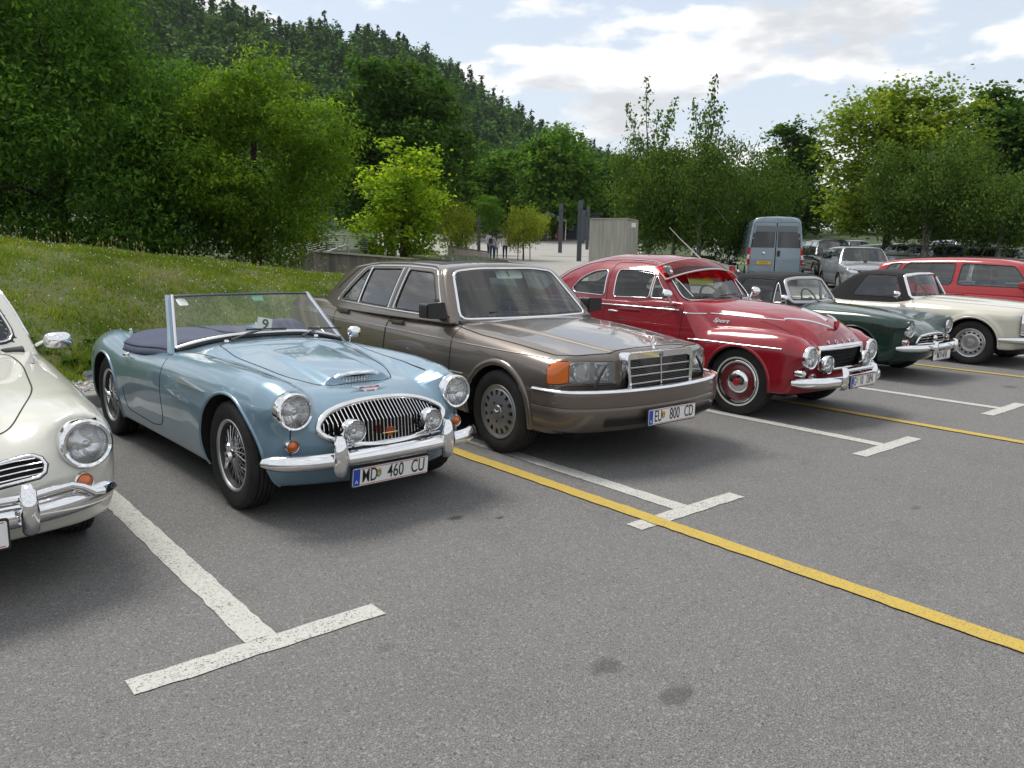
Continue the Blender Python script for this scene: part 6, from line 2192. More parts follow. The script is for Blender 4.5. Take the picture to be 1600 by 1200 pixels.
def build_finned():
    PX, PY = 10.45, 4.75
    car = thing('finned_roadster_car', 'dark green roadster with raised black soft top and hooded headlights', 'car', (PX, PY, 0), 0.0)
    green = paint('racing_green_paint', (0.004, 0.030, 0.021), 0.0, 0.26)
    W = C((-0.75, 0.60), (-0.6, 0.69), (-0.3, 0.735), (0.2, 0.75), (1.2, 0.75), (2.2, 0.755), (2.8, 0.72), (3.1, 0.66))
    Hc = C((-0.80, 0.55), (-0.6, 0.66), (-0.3, 0.75), (0.1, 0.83), (0.5, 0.865), (0.9, 0.88), (1.3, 0.84), (2.0, 0.83), (3.1, 0.72))
    Zf = C((-0.80, 0.72), (-0.6, 0.755), (-0.3, 0.80), (0.1, 0.825), (0.6, 0.825), (1.1, 0.825), (1.8, 0.82), (2.4, 0.85), (3.1, 0.90))

    def F(x, y, z):
        ax = np.abs(x)
        sd = ax - W(y) + 0.10 * pos(z - 0.5) ** 1.5 * 1.6 + 0.7 * pos(0.4 - z) ** 2
        hood = Hc(y) - 0.20 * ax ** 2 - 0.4 * pos(ax - 0.30) ** 2
        fen = Zf(y) - 2.4 * (ax - 0.60) ** 2
        top = z - smax(hood, fen, 0.03)
        yn = -0.70 + 0.30 * ax ** 2 + 0.75 * pos(z - 0.56) * (1 - sstep(0.38, 0.5, ax)) + 1.6 * pos(0.44 - z) ** 1.6
        b = smax(sd, top, 0.09)
        b = smax(b, (yn - y) * 0.85, 0.08)
        b = smax(b, y - (3.16 - 0.2 * ax ** 2), 0.12)
        pod = np.hypot(ax - 0.565, z - 0.655) - 0.108
        pod = smax(pod, -0.655 + 0.6 * pos(0.70 - z) - y, 0.015)
        pod = smax(pod, y + 0.2, 0.2)
        b = smin(b, pod, 0.05)
        return smax(b, 0.22 - z, 0.03)
    sh = Shell(F, 0.0, 2.5, 0.5, 0.5, 0.022)
    arch(sh, 0.0, 0.30, 0.345, green, car, 0.010)
    arch(sh, 2.18, 0.30, 0.335, green, car, 0.010)
    for sg in (-1, 1): set_lamp(sh, car, 'headlight', sg * 0.565, 0.640, 0.096, 0.9, -0.02, depth=0.05, pitch=0.10, ring=0.012)
    door = rpoly([(0.98, 0.95), (0.98, 0.30), (1.78, 0.30), (1.86, 0.95)], [0.01, 0.08, 0.12, 0.01])
    mouth = rpoly([(-0.42, 0.452), (0.42, 0.452), (0.36, 0.548), (0.15, 0.575), (-0.15, 0.575), (-0.36, 0.548)], [0.03, 0.03, 0.06, 0.1, 0.1, 0.06])
    sh.cut(mouth, (0, 2), lambda P, N: (N[:, 1] < -0.15) & (P[:, 1] < -0.3))
    for sg in (-1, 1):
        q = sh.cut(door, (1, 2), side(sg, 0.3))
        d = sh.obj('door', q, green, car)
        gap(sh, door, car, sign=sg)
        MB().box((sg * 0.755, 1.70, 0.70), (0.03, 0.12, 0.02)).build('door_handle', chrome, d, bevel=0.005)
        trim(sh, [(y_, 0.60) for y_ in np.linspace(0.4, 3.0, 40)], 'side_trim', chrome, car, sign=sg, w=0.012, hgt=0.007, closed=False, step=0.06)
    bon = rpoly([(-0.42, -0.36), (0.42, -0.36), (0.50, 0.4), (0.52, 0.82), (0.0, 0.86), (-0.52, 0.82), (-0.50, 0.4)], 0.08)
    q = sh.cut(bon, (0, 1), lambda P, N: (N[:, 2] > 0.3) & (P[:, 2] > 0.4))
    sh.obj('bonnet', q, green, car)
    gap(sh, bon, car, (0, 1), 1, 0.007)

    def G(x, y, z):
        ax = np.abs(x)
        sd = ax - (C((0.8, 0.64), (1.3, 0.665), (1.9, 0.66), (2.3, 0.60))(y) - 0.30 * (z - 0.85) - 0.35 * pos(z - 1.0) ** 2)
        rf = z - (C((0.9, 1.20), (1.1, 1.245), (1.4, 1.272), (1.75, 1.268), (2.0, 1.22), (2.3, 1.05))(y) - 0.16 * ax ** 2)
        fr = (0.86 + 0.24 * ax ** 2 + 0.72 * (z - 0.85) - y) * 0.75
        rr = (y - (2.42 - 0.15 * ax ** 2 - 1.1 * pos(z - 0.85))) * 0.65
        b = smax(sd, rf, 0.06)
        b = smax(b, fr, 0.035)
        b = smax(b, rr, 0.06)
        return smax(b, 0.76 - z, 0.02)
    wins = [('quarter_light', rpoly([(1.06, 0.865), (1.175, 1.12), (1.20, 1.13), (1.20, 0.862)], [0.015, 0.02, 0.01, 0.015])),
            ('side_window', rpoly([(1.225, 0.865), (1.225, 1.175), (1.72, 1.185), (1.90, 0.875)], [0.015, 0.03, 0.05, 0.04]))]
    wsp = rpoly([(-0.60, 0.875), (0.60, 0.875), (0.50, 1.165), (0.25, 1.195), (-0.25, 1.195), (-0.50, 1.165)], [0.07, 0.07, 0.07, 0.1, 0.1, 0.07])
    gh, ws = soft_top(car, G, 1.4, 1.9, 0.98, 0.02, wins, wsp, 1.4, alum, lambda c: (c[:, 2] < 0.9) & (sh.F(c) < -0.01), glass('clear_side_glass', (0.80, 0.84, 0.82), 0.9))
    gh.obj('soft_top', gh.Q, black_cloth, car)
    inner_wall(gh, gh.Q, car, -0.015, 'soft_top_lining', interior_dark)
    sh.drop(lambda c: (c[:, 2] > 0.7) & (gh.F(c + np.array([0, 0, 0.08])) < -0.03))
    sh.panels('body', green, car)
    P, N = sh.onto(resample(mouth, 0.02), (0, 2), -1)
    g = empty('grille', (0, 0, 0), 0, car)
    MB().add(*sweep(P, N, half_round(0.03, 0.014), True)).build('grille_surround', chrome, g, ang=60)
    n = len(P)
    mk('grille_cavity', np.vstack([P, P + [0, 0.10, 0]]), [(i, (i + 1) % n, n + (i + 1) % n, n + i) for i in range(n)] + [tuple(range(n, 2 * n))], black_void, g, False)
    for zz in (0.485, 0.52, 0.55):
        MB().box((0, -0.67, zz), (0.72, 0.02, 0.008)).build('grille_bar', chrome, g)
    MB().lathe([(-0.03, 0.0005), (-0.02, 0.03), (0.0, 0.04)], 16, 'y', (0, -0.70, 0.515)).build('grille_medallion', chrome, g)
    for sg in (-1, 1):
        lamp(car, 'indicator_lamp', (sg * 0.60, -0.618, 0.485), 0.042, 0.05, ring=0.010, lens=orange_lens)
    bmp = bumper_bar(car, 'front_bumper', 0.74, -0.80, 0.20, 0.415, 0.042)
    for sg in (-1, 1):
        bumper_guard(bmp, sg * 0.30, -0.815, 0.42, 0.085)
        MB().box((sg * 0.3, -0.72, 0.41), (0.04, 0.16, 0.04)).build('bumper_bracket', black_plastic, bmp)
    plate(car, (-0.10, -0.84, 0.325), 0.50, 0.11, None, None, 0.0, 0.0, band=False, chars=[('M\u00d6V 60 JR', 0.0, 0.56)])
    mirror(car, (-0.66, 1.0, 0.85), (-0.74, 0.98, 0.93), (0.05, 0.05))
    wiper(car, (-0.05, 0.84, 0.88), (-0.30, 0.90, 0.915), (1, 0, 0.03), 0.3)
    wiper(car, (0.40, 0.86, 0.88), (0.20, 0.89, 0.915), (1, 0, 0.03), 0.3)
    MB().box((0, 1.5, 0.34), (1.2, 1.3, 0.08)).build('cabin_floor', interior_dark, car)
    MB().prism(rpoly([(0.9, 0.6), (0.92, 0.85), (1.06, 0.87), (1.12, 0.78), (1.10, 0.6)], 0.03), 'x', -0.60, 0.60).build('dashboard', interior_dark, car)
    for sg in (-1, 1): seat(car, (sg * 0.32, 1.46, 0.38), principled('seat_grey', (0.16, 0.16, 0.16), 0.6), 0.46, 0.5, False)
    steering(car, (0.32, 1.20, 0.86), 0.19, 0.5)
    steering(car, (-0.32, 1.20, 0.86), 0.19, 0.5) if False else None
    pr = steel_wheel(0.30, 0.16, 0.185, chrome)
    put_wheels(car, pr, [(-0.65, 0, 0.298), (-0.65, 2.18, 0.298), (0.65, 0, 0.298), (0.65, 2.18, 0.298)])
    MB().box((0, 1.2, 0.2), (1.1, 3.2, 0.05)).build('underbody', black_void, car)


# ------------------------------------------------------------------ cream roadster with black soft top
def build_cream():
    PX, PY = 13.15, 4.30
    car = thing('cream_roadster_car', 'cream white roadster with upright headlights and raised black soft top', 'car', (PX, PY, 0), 0.0)
    cream = paint('cream_white_paint', (0.60, 0.575, 0.49), 0.0, 0.32)
    W = C((-0.80, 0.62), (-0.65, 0.76), (-0.45, 0.82), (0.0, 0.865), (0.8, 0.87), (1.8, 0.87), (2.4, 0.87), (3.0, 0.82), (3.4, 0.70))
    Hc = C((-0.85, 0.80), (-0.6, 0.865), (-0.2, 0.898), (0.3, 0.922), (0.8, 0.935), (1.2, 0.90), (2.0, 0.90), (3.4, 0.80))

    def F(x, y, z):
        ax = np.abs(x)
        crease = 0.012 * sstep(0.0, 1.0, (z - (0.745 + 0.055 * (y + 0.5) * 0.5)) / 0.02)
        sd = ax - W(y) + 0.55 * pos(z - 0.66) ** 1.7 + 0.6 * pos(0.42 - z) ** 2 + crease
        hood = Hc(y) - 0.10 * ax ** 2 + 0.012 * (1 - sstep(0.22, 0.34, ax)) * (1 - sstep(0.6, 1.0, y)) - 0.30 * pos(ax - 0.5) ** 2
        top = z - hood
        yn = -0.70 + 0.18 * ax ** 2 + 0.2 * pos(z - 0.75) + 0.5 * pos(0.4 - z)
        b = smax(sd, top, 0.10)
        b = smax(b, (yn - y) * 0.9, 0.09)
        b = smax(b, y - (3.36 - 0.2 * ax ** 2), 0.12)
        # flared arch
        fl = np.sqrt((y) ** 2 + (z - 0.31) ** 2)
        b = b - 0.016 * np.exp(-((fl - 0.40) / 0.035) ** 2) * (ax > 0.5)
        return smax(b, 0.25 - z, 0.03)
    sh = Shell(F, 0.0, 2.6, 0.55, 0.55, 0.024)
    arch(sh, 0.0, 0.312, 0.375, cream, car, 0.014, lipw=0.03)
    arch(sh, 2.40, 0.312, 0.37, cream, car, 0.014, lipw=0.03)
    door = rpoly([(0.80, 0.80), (0.82, 0.33), (1.75, 0.33), (1.82, 0.90), (0.95, 0.90)], [0.08, 0.08, 0.1, 0.01, 0.12])
    for sg in (-1, 1):
        q = sh.cut(door, (1, 2), side(sg, 0.3))
        d = sh.obj('door', q, cream, car)
        gap(sh, door, car, sign=sg)
        MB().box((sg * 0.875, 1.66, 0.74), (0.03, 0.14, 0.022)).build('door_handle', chrome, d, bevel=0.005)
    bon = rpoly([(-0.60, -0.60), (0.60, -0.60), (0.66, 0.3), (0.64, 0.80), (0, 0.86), (-0.64, 0.80), (-0.66, 0.3)], 0.08)
    q = sh.cut(bon, (0, 1), lambda P, N: (N[:, 2] > 0.3) & (P[:, 2] > 0.5))
    sh.obj('bonnet', q, cream, car)
    gap(sh, bon, car, (0, 1), 1, 0.007)

    def G(x, y, z):
        ax = np.abs(x)
        sd = ax - (C((0.8, 0.70), (1.3, 0.745), (1.9, 0.75), (2.3, 0.68))(y) - 0.36 * (z - 0.88) - 0.25 * pos(z - 1.05) ** 2)
        rf = z - (C((0.9, 1.25), (1.15, 1.292), (1.4, 1.318), (1.7, 1.310), (1.95, 1.24), (2.2, 1.08))(y) - 0.10 * ax ** 2)
        fr = (0.80 + 0.33 * ax ** 2 + 0.62 * (z - 0.88) - y) * 0.8
        rr = (y - (2.42 - 0.12 * ax ** 2 - 1.25 * pos(z - 0.86))) * 0.6
        b = smax(sd, rf, 0.06)
        b = smax(b, fr, 0.03)
        b = smax(b, rr, 0.05)
        return smax(b, 0.78 - z, 0.02)
    wins = [('side_window', rpoly([(1.07, 0.905), (1.215, 1.235), (1.68, 1.245), (1.85, 0.905)], [0.02, 0.03, 0.04, 0.04]))]
    wsp = rpoly([(-0.66, 0.90), (0.66, 0.90), (0.565, 1.232), (0.25, 1.26), (-0.25, 1.26), (-0.565, 1.232)], [0.05, 0.05, 0.05, 0.1, 0.1, 0.05])
    gh, ws = soft_top(car, G, 1.4, 1.8, 1.02, 0.022, wins, wsp, 1.4, chrome, lambda c: (c[:, 2] < 0.93) & (sh.F(c) < -0.01), glass('smoky_side_glass', (0.50, 0.51, 0.50), 1.2))
    gh.obj('soft_top', gh.Q, black_cloth, car)
    inner_wall(gh, gh.Q, car, -0.015, 'soft_top_lining', interior_dark)
    sh.drop(lambda c: (c[:, 2] > 0.75) & (gh.F(c + np.array([0, 0, 0.08])) < -0.03))
    sh.panels('body', cream, car)
    MB().prism(rpoly([(-0.16, 0.0), (0.16, 0.0), (0.16, 0.06), (-0.16, 0.06)], 0.02), 'z', 0.0, 0.012).build('scuttle_vent', black_plastic, car).location = (0.25, 0.70, F_top(sh, 0.25, 0.73) + 0.001)
    for sg in (-1, 1):
        hl = empty('headlight', (sg * 0.655, -0.655, 0.605), -0.32 * -sg * -1, car)
        oval = [(0.105 * math.copysign(abs(math.cos(t)) ** 0.75, math.cos(t)), 0.165 * math.copysign(abs(math.sin(t)) ** 0.75, math.sin(t))) for t in np.linspace(0, 2 * math.pi, 40, endpoint=False)]
        MB().prism(oval, 'y', -0.03, 0.08).build('bezel', chrome, hl, bevel=0.008)
        MB().prism([(a * 0.88, b * 0.92) for a, b in oval], 'y', -0.046, -0.02).build('lens', head_lens, hl, bevel=0.01)
        MB().prism([(a * 0.86, b * 0.9) for a, b in oval], 'y', -0.034, -0.03).build('reflector', reflector, hl)
    g = empty('grille', (0, -0.715, 0.62), 0, car)
    MB().prism(rpoly([(-0.40, -0.14), (0.40, -0.14), (0.42, 0.14), (-0.42, 0.14)], 0.05), 'y', 0.0, 0.02).build('grille_back', black_void, g)
    MB().box((0, -0.015, 0.0), (0.82, 0.03, 0.035)).build('grille_bar', chrome, g, bevel=0.01)
    t = np.linspace(0, 2 * math.pi, 25)[:-1]
    MB().tube([(0.11 * math.cos(a), -0.03, 0.11 * math.sin(a)) for a in t], 0.010, 8, True).build('star_ring', chrome, g, ang=60)
    mb = MB()
    for k in range(3):
        a = math.pi / 2 + 2 * math.pi * k / 3
        mb.tube([(0, -0.03, 0), (0.11 * math.cos(a), -0.03, 0.11 * math.sin(a))], [0.02, 0.006], 6)
    mb.build('star_points', chrome, g)
    bumper_bar(car, 'front_bumper', 0.86, -0.83, 0.42, 0.40, 0.045, 61, 0.04, 9)
    mirror(car, (-0.80, 1.10, 0.88), (-0.86, 1.08, 0.955), (0.06, 0.05))
    wiper(car, (-0.20, 0.79, 0.915), (0.10, 0.84, 0.95), (1, 0, 0.04), 0.34)
    MB().box((0, 1.5, 0.36), (1.4, 1.3, 0.08)).build('cabin_floor', interior_dark, car)
    MB().prism(rpoly([(0.84, 0.6), (0.88, 0.88), (1.06, 0.90), (1.12, 0.8), (1.10, 0.6)], 0.03), 'x', -0.66, 0.66).build('dashboard', interior_dark, car)
    for sg in (-1, 1): seat(car, (sg * 0.36, 1.42, 0.40), leather_dark, 0.5, 0.55, False)
    steering(car, (0.36, 1.20, 0.90), 0.2, 0.5)
    pr = steel_wheel(0.318, 0.185, 0.20, alum, 'vent')
    put_wheels(car, pr, [(-0.745, 0, 0.314), (-0.745, 2.40, 0.314), (0.745, 0, 0.314), (0.745, 2.40, 0.314)])
    MB().box((0, 1.2, 0.22), (1.3, 3.6, 0.05)).build('underbody', black_void, car)


# ------------------------------------------------------------------ ivory coupe at the picture edge
def build_coupe():
    PX, PY = 0.17, 4.54
    car = thing('ivory_coupe_car', 'ivory rounded coupe with chrome bumper bow and slotted nose vents', 'car', (PX, PY, 0), 0.0)
    ivory = paint('ivory_paint', (0.62, 0.61, 0.545), 0.0, 0.30)
    W = C((-0.85, 0.62), (-0.7, 0.715), (-0.5, 0.762), (-0.2, 0.79), (0.3, 0.80), (1.2, 0.81), (2.2, 0.81), (2.8, 0.76), (3.3, 0.55))
    Hc = C((-0.90, 0.55), (-0.75, 0.64), (-0.5, 0.715), (-0.1, 0.785), (0.3, 0.835), (0.7, 0.875), (1.1, 0.89), (2.2, 0.89), (2.9, 0.80), (3.3, 0.60))
    Zf = C((-0.90, 0.60), (-0.7, 0.705), (-0.55, 0.745), (-0.3, 0.785), (0.1, 0.815), (0.6, 0.845), (1.0, 0.87), (3.3, 0.70))

    def F(x, y, z):
        ax = np.abs(x)
        sd = ax - W(y) + 0.5 * pos(z - 0.58) ** 1.8 + 0.9 * pos(0.42 - z) ** 2
        hood = Hc(y) - 0.10 * ax ** 2
        fen = Zf(y) - 1.6 * (ax - 0.58) ** 2
        top = z - smax(hood, fen, 0.07)
        yn = -0.86 + 0.27 * ax ** 2 + 0.55 * pos(z - 0.50) * (1 - 0.6 * sstep(0.3, 0.55, ax)) + 0.9 * pos(0.44 - z) ** 1.4
        b = smax(sd, top, 0.14)
        b = smax(b, (yn - y) * 0.85, 0.16)
        b = smax(b, y - (3.3 - 0.4 * ax ** 2 - 0.4 * pos(z - 0.5)), 0.2)
        pod = np.hypot(ax - 0.600, z - 0.628) - 0.108
        pod = smax(pod, -0.64 - y, 0.02)
        pod = smax(pod, y + 0.2, 0.25)
        b = smin(b, pod, 0.09)
        return smax(b, 0.24 - z, 0.03)
    sh = Shell(F, 0.0, 2.6, 0.5, 0.5, 0.019)
    arch(sh, 0.0, 0.315, 0.355, ivory, car, 0.010)
    arch(sh, 2.40, 0.315, 0.345, ivory, car, 0.010)
    bon = rpoly([(-0.32, -0.62), (0.32, -0.62), (0.50, -0.2), (0.55, 0.4), (0.53, 0.74), (0, 0.80), (-0.53, 0.74), (-0.55, 0.4), (-0.50, -0.2)], 0.12)
    q = sh.cut(bon, (0, 1), lambda P, N: (N[:, 2] > 0.3) & (P[:, 2] > 0.4))
    sh.obj('bonnet', q, ivory, car)
    gap(sh, bon, car, (0, 1), 1, 0.007)
    for sg in (-1, 1):
        door = rpoly([(0.78, 0.95), (0.76, 0.33), (1.75, 0.33), (1.80, 0.95)], [0.01, 0.1, 0.1, 0.01])
        q = sh.cut(door, (1, 2), side(sg, 0.3))
        d = sh.obj('door', q, ivory, car)
        gap(sh, door, car, sign=sg)
        # slotted nose vent
        vp = np.array([(sg * a, b) for a, b in rpoly([(0.17, 0.502), (0.42, 0.522), (0.44, 0.575), (0.40, 0.605), (0.17, 0.575)], [0.02, 0.03, 0.03, 0.03, 0.02])])
        q = sh.cut(vp, (0, 2), lambda P, N: (N[:, 1] < -0.15) & (P[:, 1] < -0.3))
        v = sh.obj('nose_vent', q, black_void, car, -0.012)
        trim(sh, vp, 'vent_rim', chrome, v, (0, 2), -1, w=0.016, hgt=0.010)
        trim(sh, vp * [1, 1], 'vent_seal', seal, v, (0, 2), -1, w=0.026, hgt=0.004)
        for k in range(4):
            z0 = 0.518 + 0.020 * k
            x1 = 0.42 if k < 3 else 0.40
            xs = np.linspace(0.18, x1, 10)
            P, N = sh.onto(np.stack([sg * xs, z0 + 0.06 * (xs - 0.18)], 1), (0, 2), -1)
            MB().add(*sweep(P, N, half_round(0.008, 0.008), False)).build('vent_slat', chrome, v)
        set_lamp(sh, car, 'headlight', sg * 0.600, 0.628, 0.110, 0.9, 0.0, depth=0.09, yaw=sg * 0.14, pitch=-0.08, ring=0.022)
        P, N = sh.onto([(sg * 0.570, 0.462)], (0, 2), -1)
        il = lamp(car, 'indicator_lamp', P[0] + N[0] * 0.006, 0.046, 0.03, yaw=sg * 0.35, ring=0.010, lens=orange_lens, lens_bulge=0.028)

    def G(x, y, z):
        ax = np.abs(x)
        sd = ax - (C((0.6, 0.66), (1.2, 0.705), (1.8, 0.70), (2.5, 0.6))(y) - 0.36 * (z - 0.90) - 0.5 * pos(z - 1.05) ** 2)
        rf = z - (C((0.8, 1.24), (1.1, 1.31), (1.5, 1.33), (2.0, 1.28), (2.5, 1.1))(y) - 0.15 * ax ** 2)
        fr = (0.71 + 0.30 * ax ** 2 + 1.12 * (z - 0.90) - y) * 0.7
        rr = (y - (2.8 - 0.2 * ax ** 2 - 0.9 * pos(z - 0.9))) * 0.7
        b = smax(sd, rf, 0.10)
        b = smax(b, fr, 0.05)
        b = smax(b, rr, 0.1)
        return smax(b, 0.78 - z, 0.02)
    gh = Shell(G, 1.3, 2.0, 1.05, 1.05, 0.02, 3.0, 0.5)
    gh.drop(lambda c: (c[:, 2] < 0.95) & (sh.F(c) < -0.01))
    wp = rpoly([(0.93, 0.945), (1.16, 1.19), (1.35, 1.235), (1.80, 1.22), (1.85, 0.95)], [0.02, 0.06, 0.06, 0.06, 0.03])
    for sg in (-1, 1):
        q = gh.cut(wp, (1, 2), side(sg, 0.25))
        w_ = gh.obj('side_window', q, win_glass, car, -0.006)
        trim(gh, wp, 'window_trim', chrome, w_, sign=sg, w=0.016, hgt=0.008)
    wsp = rpoly([(-0.60, 0.925), (0, 0.905), (0.60, 0.925), (0.50, 1.20), (0.2, 1.235), (-0.2, 1.235), (-0.50, 1.20)], [0.08, 0.2, 0.08, 0.08, 0.1, 0.1, 0.08])
    q = gh.cut(wsp, (0, 2), lambda P, N: (N[:, 1] < -0.2) & (P[:, 1] < 1.3))
    ws = gh.obj('windscreen', q, win_glass, car, -0.004)
    trim(gh, wsp, 'windscreen_seal', seal, ws, (0, 2), -1, w=0.034, hgt=0.008)
    trim(gh, wsp, 'windscreen_trim', chrome, ws, (0, 2), -1, w=0.014, hgt=0.012)
    gh.obj('roof', gh.Q, ivory, car)
    inner_wall(gh, gh.Q, car)
    sh.drop(lambda c: (c[:, 2] > 0.75) & (gh.F(c + np.array([0, 0, 0.08])) < -0.03))
    sh.panels('body', ivory, car)
    bmp = bumper_bar(car, 'front_bumper', 0.705, -0.925, 0.16, 0.395, 0.047, 61, 0.10, 5)
    # upper bow between the overriders and the bumper ends
    for sg in (-1, 1):
        bumper_guard(bmp, sg * 0.335, -0.935, 0.425, 0.105, 0.035)
        MB().tube([(sg * 0.33, -0.925, 0.475), (sg * 0.42, -0.900, 0.482), (sg * 0.505, -0.860, 0.482), (sg * 0.55, -0.845, 0.462), (sg * 0.60, -0.835, 0.425), (sg * 0.64, -0.815, 0.42)], 0.017, 10).build('bumper_bow', chrome, bmp, ang=60)
        MB().box((sg * 0.4, -0.80, 0.385), (0.04, 0.2, 0.04)).build('bumper_bracket', black_plastic, bmp)
    MB().tube([(-0.33, -0.925, 0.475), (0, -0.945, 0.478), (0.33, -0.925, 0.475)], 0.017, 10).build('bumper_bow', chrome, bmp)
    plate(car, (0.0, -0.975, 0.355), 0.50, 0.11, None, None, 0, 0, chars=[])
    mirror(car, (0.70, 0.90, 0.885), (0.815, 0.865, 0.915), (0.078, 0.050))
    MB().tube([(0.60, 0.42, 0.84), (0.605, 0.44, 0.875), (0.60, 0.45, 0.90)], [0.012, 0.006, 0.004], 8).build('washer_jet', steel, car)
    MB().box((0, 1.6, 0.36), (1.4, 1.6, 0.08)).build('cabin_floor', interior_dark, car)
    MB().prism(rpoly([(0.72, 0.6), (0.76, 0.89), (0.95, 0.91), (1.0, 0.8), (0.98, 0.6)], 0.03), 'x', -0.62, 0.62).build('dashboard', interior_dark, car)
    for sg in (-1, 1): seat(car, (sg * 0.33, 1.35, 0.40), leather_dark, 0.48, 0.55, False)
    steering(car, (0.33, 1.08, 0.90), 0.2, 0.5)
    pr = steel_wheel(0.315, 0.16, 0.195, chrome)
    put_wheels(car, pr, [(-0.65, 0, 0.312), (-0.65, 2.40, 0.312), (0.65, 0, 0.312), (0.65, 2.40, 0.312)])
    MB().box((0, 1.2, 0.2), (1.2, 3.4, 0.05)).build('underbody', black_void, car)


build_finned()
build_cream()
build_coupe()

# ------------------------------------------------------------------ modern cars
def modern(name, label, loc, rz, col, L=4.2, Wd=0.88, Ht=1.6, wb=2.6, ov=0.85, hood_z=1.0, hood_l=0.85, belt=1.02, raked=0.95, tail=0.45, cell=0.05, group='cars parked across the car park', metal=0.3, estate=True, face='dark', wheel_r=0.32, detail=True, roof_bar=False, wfront=None):
    """front axle at y=0, nose towards -y"""
    car = thing(name, label, 'car', loc, rz, group)
    pt = paint('paint_' + name + '_%02d%02d%02d' % tuple(int(c * 99) for c in col), col, metal, 0.32)
    yF, yR = -ov, L - ov
    y_ws = yF + hood_l                       # screen foot
    W = C((yF - 0.02, Wd * 0.62), (yF + 0.10, Wd * 0.82), (yF + 0.32, Wd * 0.955), (0.1, Wd), (wb, Wd), (yR - 0.35, Wd * 0.97), (yR - 0.05, Wd * 0.86))
    Hc = C((yF - 0.1, hood_z - 0.30), (yF + 0.08, hood_z - 0.17), (yF + 0.4, hood_z - 0.07), (y_ws, hood_z), (y_ws + 0.4, belt), (yR, belt + 0.02))

    def F(x, y, z):
        ax = np.abs(x)
        sd = ax - W(y) + 0.35 * pos(z - 0.72) ** 1.6 + 0.25 * pos(0.42 - z) + 0.012 * np.exp(-((z - 0.62) / 0.05) ** 2)
        top = z - (Hc(y) - 0.10 * ax ** 2)
        yn = yF + 0.16 * ax ** 2 + 0.16 * pos(z - 0.66) + 0.14 * pos(0.4 - z)
        b = smax(sd, top, 0.10)
        b = smax(b, yn - y, 0.10)
        b = smax(b, y - (yR - 0.08 * ax ** 2 - 0.08 * np.abs(z - 0.6)), 0.10)
        return smax(b, 0.22 - z, 0.04)
    sh = Shell(F, 0.1, wb - 0.1, 0.6, 0.6, cell)
    dark = principled('dark_trim', (0.02, 0.02, 0.021), 0.5)
    for yy in (0.0, wb): arch(sh, yy, wheel_r, wheel_r + 0.05, dark, car, 0.012, xin=0.45, lipw=0.03)
    zr = Ht

    def G(x, y, z):
        ax = np.abs(x)
        sd = ax - (Wd * 0.93 - 0.30 * (z - belt) - 0.12 * pos(z - belt) ** 2 * 2)
        rf = z - (C((y_ws + 0.5, zr - 0.07), (y_ws + 0.95, zr - 0.012), (wb * 0.6, zr), (yR - 0.7, zr - 0.035), (yR - 0.1, zr - 0.12))(y) - 0.09 * ax ** 2)
        fr = (y_ws + 0.04 + 0.18 * ax ** 2 + raked * (z - hood_z) - y) * 0.7
        rr = (y - (yR - 0.06 - 0.08 * ax ** 2 - tail * pos(z - belt))) * 0.85
        b = smax(sd, rf, 0.09)
        b = smax(b, fr, 0.05)
        b = smax(b, rr, 0.07)
        return smax(b, belt - 0.14 - z, 0.02)
    gh = Shell(G, y_ws + 0.75, yR - 0.7, (belt + zr) / 2 - 0.03, (belt + zr) / 2 - 0.03, cell * 0.8, 3.0, 0.5)
    gh.drop(lambda c: (c[:, 2] < belt + 0.08) & (sh.F(c) < -0.01))
    a0 = y_ws + 0.06 + raked * (belt + 0.05 - hood_z) + 0.16
    zt = zr - 0.115
    a1 = a0 + raked * (zt - belt - 0.05) * 0.95
    mid = a0 + (wb + 0.2 - a0) * 0.50
    wt = glass('tinted_car_glass', (0.42, 0.47, 0.46), 1.4)
    wins = [('side_window', rpoly([(a0, belt + 0.05), (a1, zt - 0.03), (mid - 0.05, zt), (mid - 0.05, belt + 0.055)], 0.04)),
            ('side_window', rpoly([(mid + 0.05, belt + 0.055), (mid + 0.05, zt), (min(wb + 0.15, yR - 0.75), zt - 0.01), (min(wb + 0.28, yR - 0.55), belt + 0.07)], 0.04))]
    if estate: wins.append(('quarter_window', rpoly([(min(wb + 0.38, yR - 0.5), belt + 0.09), (min(wb + 0.26, yR - 0.66), zt - 0.015), (yR - 0.42, zt - 0.04), (yR - 0.28, belt + 0.10)], 0.04)))
    for sg in (-1, 1):
        for nm, wp in wins:
            q = gh.cut(wp, (1, 2), side(sg, 0.25))
            if len(q):
                w_ = gh.obj(nm, q, wt, car, -0.006)
                if detail: trim(gh, wp, 'window_seal', seal, w_, sign=sg, w=0.02, hgt=0.006, step=0.08)
    hw = Wd * 0.93 - 0.30 * 0.06 - 0.07
    hw2 = Wd * 0.93 - 0.30 * (zt - belt) - 0.10
    wsp = rpoly([(-hw, hood_z + 0.05), (hw, hood_z + 0.05), (hw2, zr - 0.10), (-hw2, zr - 0.10)], 0.08)
    q = gh.cut(wsp, (0, 2), lambda P, N: (N[:, 1] < -0.2) & (P[:, 1] < y_ws + 1.0))
    ws = gh.obj('windscreen', q, glass('screen_glass', (0.62, 0.68, 0.68), 1.3), car, -0.004)
    if detail: trim(gh, wsp, 'windscreen_seal', seal, ws, (0, 2), -1, w=0.03, hgt=0.006, step=0.08)
    rwp = rpoly([(-hw2 * 0.98, belt + 0.08), (hw2 * 0.98, belt + 0.08), (hw2 * 0.9, zr - 0.16), (-hw2 * 0.9, zr - 0.16)], 0.08)
    q = gh.cut(rwp, (0, 2), lambda P, N: (N[:, 1] > 0.2) & (P[:, 1] > wb * 0.7))
    if len(q): gh.obj('rear_window', q, wt, car, -0.004)
    gh.obj('roof', gh.Q, pt, car)
